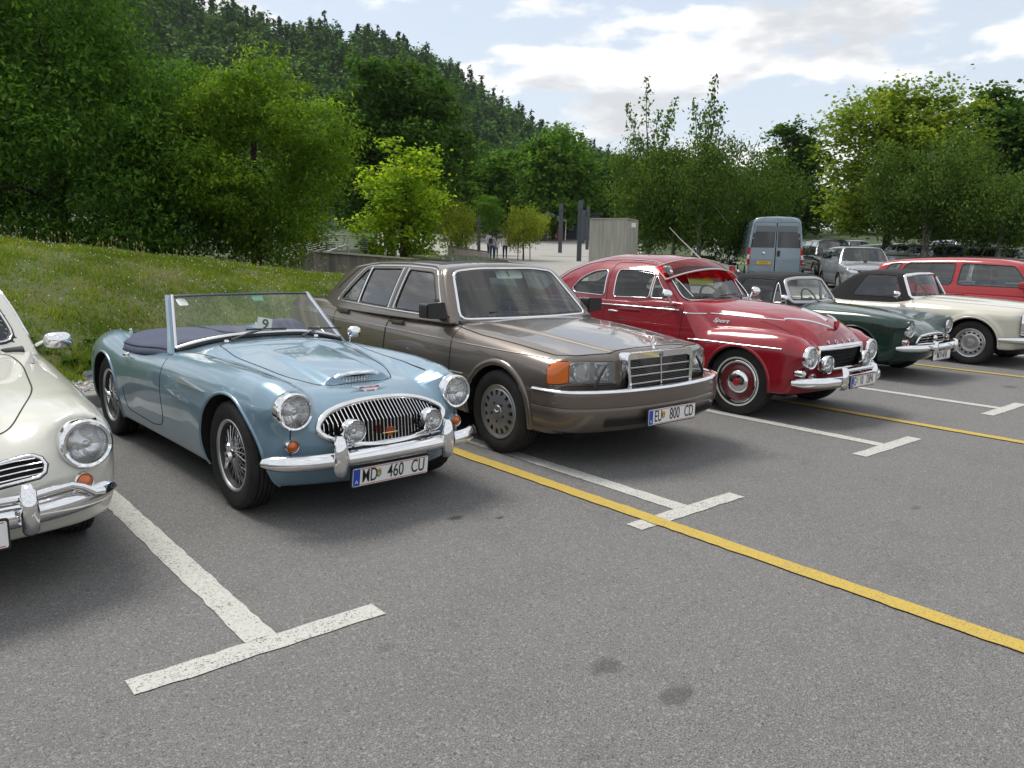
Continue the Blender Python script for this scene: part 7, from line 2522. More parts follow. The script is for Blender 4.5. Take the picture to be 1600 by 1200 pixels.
    inner_wall(gh, gh.Q, car, -0.03, mat=principled('lining_grey', (0.22, 0.21, 0.20), 0.9))
    sh.drop(lambda c: (c[:, 2] > belt - 0.15) & (gh.F(c + np.array([0, 0, 0.1])) < -0.04))
    # doors
    for sg in (-1, 1):
        for d0, d1 in ((a0 - 0.12, mid), (mid + 0.01, wb - 0.12)):
            dp = rpoly([(d0, belt + 0.02), (d0, 0.36), (d1, 0.36), (d1 + 0.02, belt + 0.02)], 0.06)
            q = sh.cut(dp, (1, 2), side(sg, 0.3))
            if not len(q): continue
            d = sh.obj('door', q, pt, car)
            if detail:
                gap(sh, dp, car, sign=sg, step=0.08, w=0.008)
                P, N = sh.onto([(d1 - 0.14, belt - 0.12)], (1, 2), sg)
                if len(P): MB().box((P[0][0] + sg * 0.015, d1 - 0.14, belt - 0.12), (0.03, 0.18, 0.03)).build('door_handle', pt, d)
    # face
    zl = hood_z - 0.30
    for sg in (-1, 1):
        hp = np.array([(sg * a, b) for a, b in rpoly([(Wd * 0.50, zl - 0.05), (Wd * 0.52, zl + 0.06), (Wd * 0.93, zl + 0.14), (Wd * 0.93, zl + 0.0)], 0.04)])
        q = sh.cut(hp, (0, 2), lambda P, N: (P[:, 1] < -0.3) & (N[:, 1] < 0.0))
        if len(q):
            hl = sh.obj('headlight', q, head_lens, car, 0.004)
            sh.obj('reflector', q, reflector, hl, -0.04)
        tp = np.array([(sg * a, b) for a, b in rpoly([(Wd * 0.72, belt - 0.32), (Wd * 0.72, belt), (Wd * 0.99, belt), (Wd * 0.99, belt - 0.32)], 0.03)])
        q = sh.cut(tp, (0, 2), lambda P, N: (P[:, 1] > wb) & (N[:, 1] > 0.1))
        if len(q): sh.obj('tail_lamp', q, red_lens, car, 0.004)
        o = empty('door_mirror', (sg * (Wd * 0.93), a0 + 0.06, belt + 0.07), 0, car)
        MB().prism(rpoly([(0, -0.05), (sg * 0.20, -0.04), (sg * 0.20, 0.08), (sg * 0.02, 0.08)], 0.03), 'y', -0.05, 0.05).build('mirror_housing', pt, o, bevel=0.015)
    gp = rpoly([(-Wd * 0.48, zl - 0.04), (Wd * 0.48, zl - 0.04), (Wd * 0.50, zl + 0.05), (-Wd * 0.50, zl + 0.05)], 0.03)
    q = sh.cut(gp, (0, 2), lambda P, N: (P[:, 1] < -0.3) & (N[:, 1] < -0.1))
    if len(q):
        g = sh.obj('grille', q, black_plastic, car, -0.01)
        if detail:
            MB().box((0, yF + 0.005, zl + 0.02), (Wd * 0.9, 0.03, 0.018)).build('grille_bar', chrome, g)
            MB().prism(rpoly([(-0.06, -0.04), (0.06, -0.04), (0.07, 0.045), (-0.07, 0.045)], 0.015), 'y', yF - 0.025, yF).build('grille_emblem', chrome, g).location = (0, 0, zl + 0.01)
    lp = rpoly([(-Wd * 0.55, 0.34), (Wd * 0.55, 0.34), (Wd * 0.60, 0.44), (-Wd * 0.60, 0.44)], 0.03)
    q = sh.cut(lp, (0, 2), lambda P, N: (P[:, 1] < -0.3) & (N[:, 1] < -0.1))
    if len(q): sh.obj('air_intake', q, black_plastic, car, -0.01)
    q = sh.drop(lambda c: c[:, 2] < 0.33)
    sh.obj('sill', q, dark, car)
    sh.panels('body', pt, car)
    MB().box((0, yF - 0.012, 0.50), (0.52, 0.012, 0.11)).build('number_plate', white_paint, car)
    # inside
    MB().box((0, wb * 0.55, 0.40), (Wd * 1.6, wb, 0.1)).build('cabin_floor', interior_dark, car)
    MB().prism(rpoly([(y_ws + 0.05, 0.6), (y_ws + 0.1, hood_z - 0.02), (y_ws + 0.6, hood_z + 0.0), (y_ws + 0.7, 0.6)], 0.05), 'x', -Wd * 0.8, Wd * 0.8).build('dashboard', interior_dark, car)
    for sg in (-1, 1): seat(car, (sg * 0.37, a1 + 0.22, 0.46), leather_dark, 0.5, 0.58)
    seat(car, (0, wb * 0.78, 0.46), leather_dark, 1.3, 0.55, False)
    if detail: steering(car, (0.37, a1 - 0.08, 0.98), 0.19, 0.5)
    if roof_bar:
        for sg in (-1, 1): MB().tube([(sg * Wd * 0.62, a1 + 0.2, zr - 0.05), (sg * Wd * 0.62, a1 + 0.35, zr - 0.005), (sg * Wd * 0.62, yR - 0.8, zr - 0.01), (sg * Wd * 0.62, yR - 0.6, zr - 0.07)], 0.015, 8).build('roof_rail', black_plastic, car)
    o = empty('wheel')
    tyre_mesh(wheel_r, 0.2, wheel_r * 0.66, 48, 0.9).build('tyre', rubber, o, ang=25)
    mb = MB().lathe([(-0.06, wheel_r * 0.66), (-0.092, wheel_r * 0.655), (-0.085, wheel_r * 0.60), (-0.04, wheel_r * 0.58)], 40)
    for k in range(5):
        a = 2 * math.pi * k / 5
        mb.tube([(-0.075, 0, 0), (-0.08, wheel_r * 0.6 * math.cos(a), wheel_r * 0.6 * math.sin(a))], [0.04, 0.028], 6)
    mb.build('rim', alum, o)
    MB().lathe([(-0.02, 0.0005), (-0.02, wheel_r * 0.6)], 24).build('brake_disc', black_void, o)
    xw = Wd - 0.11
    put_wheels(car, o, [(-xw, 0, wheel_r - 0.003), (-xw, wb, wheel_r - 0.003), (xw, 0, wheel_r - 0.003), (xw, wb, wheel_r - 0.003)])
    MB().box((0, wb / 2, 0.24), (Wd * 1.4, wb + 0.9, 0.05)).build('underbody', black_void, car)
    return car


def build_van(loc, rz):
    """tall panel van seen from behind; rear doors face -y locally"""
    car = thing('panel_van', 'pale blue high roof van with dark rear windows and yellow plate', 'van', loc, rz)
    pb = paint('pale_blue_paint', (0.24, 0.31, 0.36), 0.1, 0.35)
    H, Wd, L = 2.58, 1.0, 5.4

    def F(x, y, z):
        ax = np.abs(x)
        sd = ax - (Wd - 0.10 * pos(z - 1.1) ** 1.4 - 0.15 * pos(0.5 - z))
        top = z - (H - 0.10 * ax ** 2 - 0.5 * pos(y - 4.0) ** 1.2)
        b = smax(sd, top, 0.16)
        b = smax(b, 0.0 + 0.05 * ax ** 2 + 0.03 * pos(z - 1.0) - y, 0.05)
        b = smax(b, y - (L - 0.55 * pos(z - 1.05)), 0.2)
        return smax(b, 0.28 - z, 0.04)
    sh = Shell(F, 0.7, 4.4, 1.35, 1.2, 0.055, 4.0, 1.1)
    dark = principled('dark_trim', (0.02, 0.02, 0.021), 0.5)
    for yy in (0.95, 4.45): arch(sh, yy, 0.34, 0.40, dark, car, 0.012, xin=0.5, lipw=0.03)
    dg = glass('van_dark_glass', (0.10, 0.11, 0.12), 1.6)
    rear = lambda P, N: (N[:, 1] < -0.3) & (P[:, 1] < 0.5)
    for sg in (-1, 1):
        wp = np.array([(sg * a, b) for a, b in rpoly([(0.05, 1.42), (0.05, 2.02), (0.82, 2.02), (0.86, 1.42)], 0.05)])
        dp = np.array([(sg * a, b) for a, b in rpoly([(0.012, 0.52), (0.012, 2.36), (0.80, 2.36), (0.90, 1.3), (0.92, 0.52)], 0.03)])
        q = sh.cut(wp, (0, 2), rear)
        w_ = sh.obj('rear_window', q, principled('van_window', (0.012, 0.013, 0.015), 0.06, 0, 0.6), car, -0.004)
        q = sh.cut(dp, (0, 2), rear)
        d = sh.obj('rear_door', q, pb, car)
        gap(sh, dp, car, (0, 2), -1, 0.012, True, 0.08)
        lp = np.array([(sg * a, b) for a, b in [(0.925, 0.78), (0.925, 1.42), (1.02, 1.42), (1.02, 0.78)]])
        q = sh.drop(lambda c, sg=sg: (c[:, 0] * sg > 0.90) & (c[:, 1] < 0.16) & (c[:, 2] > 0.78) & (c[:, 2] < 1.42))
        if len(q): sh.obj('tail_lamp', q, red_lens, car, 0.006)
        MB().box((sg * 0.965, -0.005 + 0.06, 1.08), (0.09, 0.03, 0.16)).build('reversing_lamp', principled('white_lens', (0.75, 0.74, 0.70), 0.15, 0, 0.5), car)
        q = sh.cut(rpoly([(3.5, 1.35), (3.5, 1.95), (4.3, 1.95), (4.6, 1.35)], 0.06), (1, 2), side(sg, 0.4))
        sh.obj('cab_window', q, dg, car, -0.004)
    MB().box((0, 0.015, 2.12), (1.5, 0.02, 0.22)).build('roof_panel', principled('van_panel_grey', (0.16, 0.18, 0.19), 0.4), car)
    MB().prism(rpoly([(0.06, 1.10), (0.16, 1.10), (0.16, 1.32), (0.06, 1.32)], 0.04), 'y', -0.03, 0.04).build('door_latch', black_plastic, car)
    pl = empty('number_plate', (-0.40, -0.012, 0.86), 0, car)
    MB().box((0, 0, 0), (0.52, 0.016, 0.12)).build('plate_panel', principled('plate_yellow', (0.75, 0.48, 0.02), 0.4), pl)
    t = link('plate_lettering', text_mesh('PY64 FEG', 0.10, 0.0005, 0.75), plate_black, pl, (0, -0.010, 0)); t.rotation_euler = (math.pi / 2, 0, 0)
    t = MB().lathe([(-0.012, 0.0005), (-0.01, 0.05), (0.02, 0.055)], 20, 'y', (-0.42, 0.0, 1.22)).build('door_emblem', chrome, car)
    MB().prism(rpoly([(-0.95, 0.30), (0.95, 0.30), (0.98, 0.50), (-0.98, 0.50)], 0.03), 'y', -0.06, 0.2).build('rear_bumper', black_plastic, car, bevel=0.02)
    ws = sh.cut(rpoly([(-0.8, 1.35), (0.8, 1.35), (0.75, 2.05), (-0.75, 2.05)], 0.06), (0, 2), lambda P, N: (N[:, 1] > 0.3) & (P[:, 1] > 3.5))
    if len(ws): sh.obj('windscreen', ws, dg, car, -0.004)
    sh.panels('body', pb, car)
    o = empty('wheel')
    tyre_mesh(0.34, 0.22, 0.21, 40, 0.9).build('tyre', rubber, o, ang=25)
    MB().lathe([(-0.06, 0.21), (-0.09, 0.2), (-0.05, 0.12), (-0.08, 0.0005)], 32).build('rim', steel, o)
    put_wheels(car, o, [(-0.87, 0.95, 0.338), (-0.87, 4.45, 0.338), (0.87, 0.95, 0.338), (0.87, 4.45, 0.338)])
    MB().box((0, 2.6, 0.3), (1.6, 4.6, 0.05)).build('underbody', black_void, car)
    return car


def build_background_cars():
    modern('red_hatchback', 'red compact hatchback parked beside the cream roadster', (15.95, 4.30, 0.01), 0.0, (0.36, 0.012, 0.020), L=3.75, Wd=0.86, Ht=1.53, wb=2.35, ov=0.75, hood_z=0.93, hood_l=0.62, belt=0.98, raked=0.80, tail=0.35, cell=0.035, group=None, metal=0.0)
    modern('white_hatchback', 'white car just beyond the red hatchback', (18.75, 4.9, 0.045), 0.0, (0.62, 0.63, 0.63), L=4.1, Wd=0.88, Ht=1.50, wb=2.5, ov=0.8, hood_z=0.95, belt=0.98, cell=0.05, group=None, metal=0.0, estate=False)
    p = polar(64.38, 29.5)
    modern('silver_crossover', 'silver grey crossover facing the row of classics', (p[0], p[1], p[2] - 0.02), math.radians(-50), (0.38, 0.39, 0.41), L=4.3, Wd=0.89, Ht=1.60, wb=2.6, ov=0.85, hood_z=1.02, hood_l=0.95, belt=1.05, raked=0.95, tail=0.55, cell=0.035, group=None, metal=0.6)
    p = polar(62.44, 39)
    modern('black_people_carrier', 'black people carrier parked behind the silver crossover', (p[0], p[1], p[2] - 0.02), math.radians(-48), (0.012, 0.012, 0.014), L=4.8, Wd=0.93, Ht=1.74, wb=2.9, ov=0.9, hood_z=1.02, hood_l=0.85, belt=1.08, raked=0.9, tail=0.3, cell=0.05, group=None, metal=0.2, roof_bar=True)
    p = polar(58.63, 31.5)
    build_van((p[0], p[1], p[2] - 0.02), math.radians(-52))
    g = 'cars parked under the trees'
    far = [(54.09, 60, 'dark saloon half hidden behind the birch trunks', (0.02, 0.022, 0.025), 1.46, -50, False),
           (55.56, 56, 'white estate half hidden behind the birch trunks', (0.60, 0.60, 0.58), 1.5, -20, True),
           (56.54, 50, 'light silver hatchback beside the pale blue van', (0.42, 0.44, 0.46), 1.48, -45, False),
           (62.08, 52, 'white hatchback at the back of the far row', (0.6, 0.6, 0.6), 1.52, -40, True),
           (64.00, 58, 'dark green estate at the back of the far row', (0.03, 0.04, 0.04), 1.55, -40, True),
           (66.23, 46, 'grey saloon under the maple tree', (0.22, 0.23, 0.24), 1.46, -35, False),
           (67.88, 44, 'silver estate under the maple tree', (0.45, 0.46, 0.47), 1.52, -35, True),
           (69.55, 47, 'maroon hatchback under the right hand trees', (0.16, 0.01, 0.015), 1.5, -35, True),
           (70.87, 43, 'blue grey saloon under the right hand trees', (0.10, 0.14, 0.20), 1.48, -35, False),
           (72.21, 46, 'dark blue estate under the right hand trees', (0.02, 0.04, 0.12), 1.6, -35, True),
           (66.97, 50, 'white saloon seen over the red hatchback roof', (0.58, 0.58, 0.57), 1.47, -35, False),
           (70.35, 52, 'silver people carrier parked under the low birch', (0.40, 0.41, 0.42), 1.7, -35, True),
           (68.78, 54, 'black hatchback between the far silver cars', (0.015, 0.015, 0.017), 1.5, -35, True),
           (73.03, 41, 'pale silver saloon at the end of the far row', (0.5, 0.5, 0.5), 1.47, -35, False)]
    for az, d, lab, col, ht, rz, est in far:
        p = polar(az, d)
        modern('parked_car', lab, (p[0], p[1], p[2] - 0.02), math.radians(rz), col, Ht=ht, cell=0.09, estate=est, detail=False, hood_z=0.95, belt=0.98, group=g, L=4.4)


build_background_cars()

# ------------------------------------------------------------------ trees
def leaf_quads(P, size, r_, droop=0.3, narrow=0.45, flat=0.5, out=None):
    """one diamond leaf per point; leaves turn their faces outwards from the spray they belong to"""
    n = len(P)
    t = r_.uniform(0, 2 * math.pi, n)
    el = r_.normal(-droop, 0.45, n)
    d = np.stack([np.cos(t) * np.cos(el), np.sin(t) * np.cos(el), np.sin(el)], 1)
    s = np.cross(d, np.stack([r_.normal(0, flat, n), r_.normal(0, flat, n), np.ones(n)], 1))
    s /= np.linalg.norm(s, axis=1, keepdims=True) + 1e-9
    L = (size * r_.uniform(0.65, 1.35, n))[:, None]
    nn = np.cross(d, s)
    if out is not None:
        f = np.where((nn * out).sum(1) < 0, -1.0, 1.0)[:, None]
        s = s * f; nn = nn * f
    V = np.stack([P, P + d * L * 0.5 - s * L * narrow + nn * L * 0.08, P + d * L, P + d * L * 0.5 + s * L * narrow + nn * L * 0.08], 1).reshape(-1, 3)
    F = np.arange(4 * n).reshape(-1, 4)
    g = np.cross(V[1::4] - V[0::4], V[2::4] - V[0::4])
    if n and (g * nn).sum() < 0: F = F[:, ::-1].copy()
    if out is None: return V, F
    N = nn * 0.45 + out
    N /= np.linalg.norm(N, axis=1, keepdims=True) + 1e-9
    return V, F, np.repeat(N, 4, axis=0)


def crown_points(lobes, clumps, per, spread, r_, inner=0.5, zmin=0.1):
    """lobes: (cx, cy, cz, rx, ry, rz); leaves gather in clumps near the lobes' skins"""
    vol = np.array([l[3] * l[4] * l[5] for l in lobes]) ** 0.67
    pick = r_.choice(len(lobes), clumps, p=vol / vol.sum())
    L = np.array(lobes)[pick]
    u = r_.normal(0, 1, (clumps, 3)); u /= np.linalg.norm(u, axis=1, keepdims=True)
    rad = inner + (1.03 - inner) * r_.uniform(0, 1, (clumps, 1)) ** 0.6
    c = L[:, :3] + u * rad * L[:, 3:]
    ok = c[:, 2] > zmin
    c, u = c[ok], u[ok]
    sp = spread * r_.uniform(0.5, 1.5, (len(c), 1, 1))
    D = r_.normal(0, 1, (len(c), per, 3)) * sp * np.array([1, 1, 0.55])
    P = c[:, None, :] + D
    o = u[:, None, :] * 0.55 + D / (np.linalg.norm(D, axis=2, keepdims=True) + 1e-6) * 0.75 + np.array([0, 0, 0.25])
    o /= np.linalg.norm(o, axis=2, keepdims=True) + 1e-9
    return P.reshape(-1, 3), c, o.reshape(-1, 3)


def limbs(mb, base, top, r0, lobes, r_, n=9, seg=4):
    base, top = np.array(base, float), np.array(top, float)
    pts = [base + (top - base) * t + np.array([r_.normal(0, 0.05), r_.normal(0, 0.05), 0]) * np.linalg.norm(top - base) * 0.25 * t for t in np.linspace(0, 1, 6)]
    pts[0] = base
    mb.tube(pts, [r0 * 1.25, r0, r0 * 0.85, r0 * 0.65, r0 * 0.45, r0 * 0.2], 10)
    for k in range(n):
        l = lobes[k % len(lobes)]
        t0 = r_.uniform(0.25, 0.85)
        p0 = pts[int(t0 * 5)]
        e = np.array(l[:3]) + r_.normal(0, 0.35, 3) * np.array(l[3:])
        mid = (p0 + e) / 2 + np.array([0, 0, 0.12 * np.linalg.norm(e - p0)])
        mb.tube([p0, mid, e], [r0 * 0.38, r0 * 0.22, r0 * 0.05], 6)


def bark(name, col, col2):
    m = principled(name, col, 0.9)
    k = node_kit(m)
    mp = k['N']('ShaderNodeMapping'); mp.inputs['Scale'].default_value = (6, 6, 1.2)
    k['L'](k['tc'].outputs['Object'], mp.inputs['Vector'])
    nz = k['noise'](3, 6, 0.7, mp.outputs[0])
    k['L'](k['ramp'](nz, [(0.35, col2), (0.65, col)]), k['b'].inputs['Base Color'])
    k['bump'](nz, 0.7, 0.03)
    return m


brown_bark = bark('brown_bark', (0.085, 0.068, 0.050), (0.030, 0.024, 0.018))
white_bark = bark('birch_bark', (0.45, 0.44, 0.41), (0.06, 0.055, 0.05))


def tree(name, label, loc, h, wid, leaf, clumps, per, size, mat, bk, group=None, seed=1, low=0.12, lobes_n=9, droop=0.3, narrow=0.42, spread=None, trunk_r=None, shape='round', inner=0.5, lean=0.0, hang=0.0):
    """h height, wid crown radius; low = where the crown starts (share of h)"""
    r_ = np.random.default_rng(seed)
    t = thing(name, label, 'tree', loc, r_.uniform(0, 6.28), group)
    z0 = h * low
    lobes = []
    n_l = lobes_n * 3
    for i in range(n_l):
        f = (i + 0.5) / n_l
        zz = z0 + (h - z0) * (0.06 + 0.86 * f)
        if shape == 'round': env = math.sin(math.pi * min(max(0.10 + 0.84 * f, 0), 1)) ** 0.6
        elif shape == 'bush': env = 1.0 - 0.62 * f ** 1.8
        else: env = 0.75 + 0.25 * math.sin(math.pi * f)
        ang = i * 2.4 + r_.uniform(-0.7, 0.7)
        off = wid * env * r_.uniform(0.35, 0.80)
        rr = wid * (0.14 + 0.24 * env) * r_.uniform(0.75, 1.25)
        zz += r_.uniform(-0.05, 0.05) * h
        lobes.append((off * math.cos(ang) + lean * f, off * math.sin(ang), zz, rr, rr, min(rr * r_.uniform(0.6, 0.85), max(h - zz, 0.08 * h))))
    lobes.append((lean * 0.5, 0, z0 + (h - z0) * 0.45, wid * 0.45, wid * 0.45, (h - z0) * 0.38))
    P, c, o = crown_points(lobes, clumps, per, spread or wid * 0.085, r_, inner, max(0.05, z0 * 0.5))
    if hang:
        P[:, 2] -= np.abs(r_.normal(0, hang, len(P)))
        k_ = P[:, 2] > z0 * 0.4
        P, o = P[k_], o[k_]
    V, F, N = leaf_quads(P, size, r_, droop, narrow, 0.5, o)
    mk('crown', V, F, mat, t, True, N)
    mb = MB()
    limbs(mb, (0, 0, -0.1), (lean * 0.6, 0, h * 0.86), trunk_r or h * 0.022, lobes, r_)
    mb.build('trunk', bk, t)
    return t


LM = {}


def build_trees():
    LM['oak'] = leafmat('oak_leaf', [(0.0, (0.047, 0.117, 0.020)), (0.6, (0.085, 0.190, 0.028)), (1.0, (0.144, 0.266, 0.037))], 0.44)
    LM['oaklight'] = leafmat('oak_light_leaf', [(0.0, (0.091, 0.190, 0.020)), (0.6, (0.170, 0.292, 0.031)), (1.0, (0.300, 0.381, 0.041))], 0.52)
    LM['maple'] = leafmat('maple_leaf', [(0.0, (0.144, 0.266, 0.020)), (0.6, (0.276, 0.418, 0.031)), (1.0, (0.499, 0.545, 0.052))], 0.55)
    LM['dark'] = leafmat('dark_leaf', [(0.0, (0.038, 0.091, 0.020)), (0.7, (0.073, 0.152, 0.028)), (1.0, (0.118, 0.216, 0.034))], 0.39)
    LM['mid'] = leafmat('mid_leaf', [(0.0, (0.068, 0.157, 0.024)), (0.7, (0.120, 0.242, 0.031)), (1.0, (0.196, 0.317, 0.041))], 0.46)
    LM['birch'] = leafmat('birch_leaf', [(0.0, (0.057, 0.117, 0.028)), (0.7, (0.105, 0.178, 0.034)), (1.0, (0.185, 0.254, 0.048))], 0.46)
    LM['willow'] = leafmat('willow_leaf', [(0.0, (0.157, 0.216, 0.024)), (0.7, (0.263, 0.317, 0.037)), (1.0, (0.393, 0.406, 0.059))], 0.52)
    LM['ginkgo'] = leafmat('right_maple_leaf', [(0.0, (0.105, 0.178, 0.020)), (0.6, (0.196, 0.279, 0.034)), (1.0, (0.342, 0.381, 0.068))], 0.50)

    def bz(az, d):
        p = polar(az, d)
        z = float(bank_z(p[0], p[1])) if (p[0] < 17.4 and 8.6 < p[1] < 34) else p[2]
        return (p[0], p[1], z - 0.05)
    # big oaks on the bank
    tree('oak_tree', 'tallest dark green oak at the left end of the grass bank', bz(10.86, 21.0), 7.71, 3.9, None, 1000, 58, 0.125, LM['oak'], brown_bark, None, 21, 0.02, 12, 0.5, 0.22, shape='bush', inner=0.55)
    tree('oak_tree', 'dark oak filling the gap behind the tallest oak on the bank', bz(4.22, 23.0), 9.5, 4.2, None, 600, 52, 0.14, LM['oak'], brown_bark, None, 22, 0.02, 11, 0.5, 0.22, shape='bush', inner=0.55)
    tree('oak_tree', 'yellow green oak beside the ramp with pointed leaves', bz(22.56, 20.8), 6.32 - 0.95, 2.35, None, 850, 56, 0.115, LM['oaklight'], brown_bark, None, 23, 0.05, 11, 0.5, 0.20, shape='round', inner=0.55)
    tree('oak_tree', 'mid green oak between the two big oaks on the bank', bz(17.12, 23.5), 7.08 - 1.2, 2.9, None, 700, 56, 0.12, LM['oak'], brown_bark, None, 24, 0.02, 10, 0.5, 0.22, shape='bush', inner=0.55)
    tree('shrub', 'low dark shrub under the oaks at the ramp end', bz(25.87, 29.5), 2.6, 1.6, None, 330, 10, 0.15, LM['dark'], brown_bark, None, 25, 0.02, 6, 0.3, 0.40, shape='bush')['category'] = 'shrub'
    # maple in front of the plaza
    tree('maple_tree', 'bright yellow green maple with spreading twigs by the ramp', polar(32.67, 27.0), 5.11 - 0.35, 1.75, None, 230, 40, 0.12, LM['maple'], brown_bark, None, 31, 0.10, 9, 0.2, 0.52, spread=0.22, trunk_r=0.17, inner=0.4)
    tree('ivy_shrub', 'small leafy shrub at the foot of the yellow green maple', polar(30.34, 27.5), 1.9, 0.8, None, 170, 10, 0.12, LM['mid'], brown_bark, None, 32, 0.05, 5, 0.3, 0.45, shape='bush')['category'] = 'shrub'
    # trees round the plaza
    mids = [('broadleaf_tree', 'broad dark green tree rising behind the oaks and the maple', 31.77, 52, 92, 5.0, 'dark', 620, 54, 0.26, 0.12),
            ('broadleaf_tree', 'rounded green tree at the back of the plaza beside the hill', 43.19, 92, 200, 6.0, 'mid', 400, 46, 0.40, 0.06),
            ('broadleaf_tree', 'lower green tree left of the rounded tree behind the plaza', 38.74, 96, 228, 4.6, 'mid', 260, 46, 0.38, 0.06),
            ('broadleaf_tree', 'pale green tree beside the yellow green maple behind the plaza', 35.99, 88, 236, 3.4, 'mid', 210, 46, 0.36, 0.06),
            ('broadleaf_tree', 'dark tree behind the kiosk', 46.53, 101, 232, 4.4, 'dark', 210, 46, 0.36, 0.06),
            ('broadleaf_tree', 'dark round topped tree between the birches and the maple on the right', 59.46, 74, 180, 3.4, 'dark', 320, 46, 0.30, 0.10),
            ('broadleaf_tree', 'tall dark tree at the right hand end above the far cars', 70.87, 60, 142, 5.0, 'dark', 560, 52, 0.27, 0.10),
            ('broadleaf_tree', 'dark tree closing the right hand end of the car park', 74.32, 58, 150, 4.8, 'dark', 420, 52, 0.27, 0.10)]
    for i, (nm, lab, az, d, top, wd, lm, cl, per, sz, low) in enumerate(mids):
        p = polar(az, d)
        h = TOPS[i] - p[2]
        tree(nm, lab, p, h, wd, None, cl, per, sz, LM[lm], brown_bark, None, 40 + i, low, 10, 0.3, 0.45, inner=0.5)
    # right hand maples and birches
    tree('maple_tree', 'spreading maple with pale leaf tips above the silver crossover', polar(65.48, 46), 9.89 - 0.7, 4.6, None, 560, 58, 0.19, LM['ginkgo'], brown_bark, None, 61, 0.26, 11, 0.2, 0.5, spread=0.42, inner=0.45)
    tree('birch_tree', 'bushy birch with hanging twigs behind the red hatchback', polar(67.70, 41), 7.09 - 0.6, 3.0, None, 560, 44, 0.115, LM['birch'], white_bark, None, 62, 0.34, 10, 0.9, 0.36, spread=0.26, hang=0.35)
    tree('birch_tree', 'low birch at the right hand end behind the red hatchback', polar(71.71, 40), 5.32 - 0.6, 2.7, None, 420, 44, 0.115, LM['birch'], white_bark, None, 63, 0.42, 9, 0.9, 0.36, spread=0.26, hang=0.35)
    birch = [(50.00, 36, 8.73, 2.1, 71, 'tall slim birch next to the concrete block'),
             (53.53, 35, 8.64, 2.3, 72, 'tall birch with a wispy leader above the red humpback car'),
             (56.45, 37, 6.22, 2.4, 73, 'broad drooping birch beside the pale blue van'),
             (51.77, 40, 6.96, 2.2, 74, 'dense low birch between the two tall birches')]
    for az, d, top, wd, sd, lab in birch:
        p = polar(az, d)
        h = top - p[2]
        body = min(h, 6.40 - p[2] + 0.3)
        t = tree('birch_tree', lab, p, body, wd, None, 520, 44, 0.10, LM['birch'], white_bark, None, sd, 0.26, 11, 1.0, 0.34, spread=0.24, trunk_r=0.10, hang=0.35)
        if h > body + 0.5:
            # thin leader with sparse leaves above the crown
            r_ = np.random.default_rng(sd + 5)
            mb = MB(); pts = []
            for q in range(5):
                bx, by = r_.normal(0, 0.55, 2)
                tz = body + (h - body) * (1.0 if q == 0 else r_.uniform(0.3, 0.75))
                tip = np.array([bx * 1.1, by * 1.1, tz])
                b0 = np.array([bx * 0.3, by * 0.3, body * 0.75])
                mb.tube([b0, (b0 + tip) / 2 + r_.normal(0, 0.06, 3), tip], [0.035, 0.02, 0.006], 5)
                for s_ in np.linspace(0.25, 1.0, 34):
                    c0 = b0 + (tip - b0) * s_
                    for w_ in range(4): pts.append(c0 + r_.normal(0, 0.22 * (1.15 - s_) + 0.05, 3))
            V, F = leaf_quads(np.array(pts), 0.15, r_, 0.8, 0.36)
            mk('leader_leaves', V, F, LM['birch'], t)
            mb.build('leader', brown_bark, t)
    # small plaza trees
    small = [('willow_tree', 'small yellowish weeping tree on thin stakes in the plaza', 41.17, 50, 4.33, 1.75, 'willow', 420, 81, 0.36),
             ('willow_tree', 'pale weeping tree at the left edge of the plaza', 36.49, 47, 4.45, 1.5, 'willow', 360, 82, 0.22),
             ('globe_tree', 'round clipped dark green tree in the plaza', 38.69, 58, 5.41, 1.25, 'mid', 420, 83, 0.40)]
    for nm, lab, az, d, top, wd, lm, cl, sd, low in small:
        p = polar(az, d)
        t = tree(nm, lab, p, top - p[2], wd, None, cl // 2, 44, 0.10, LM[lm], brown_bark, None, sd, low, 6, 1.0 if nm[0] == 'w' else 0.3, 0.30, spread=0.16, trunk_r=0.05, hang=0.3 if nm[0] == 'w' else 0.0)
        if nm[0] == 'w':
            for a in (0.4, 2.5, 4.4): MB().tube([(0.45 * math.cos(a), 0.45 * math.sin(a), -0.05), (0.40 * math.cos(a), 0.40 * math.sin(a), 1.9)], 0.03, 6).build('stake', brown_bark, t)


TOPS = [13.00, 15.03, 13.46, 11.83, 13.98, 13.28, 11.98, 11.06]
build_trees()


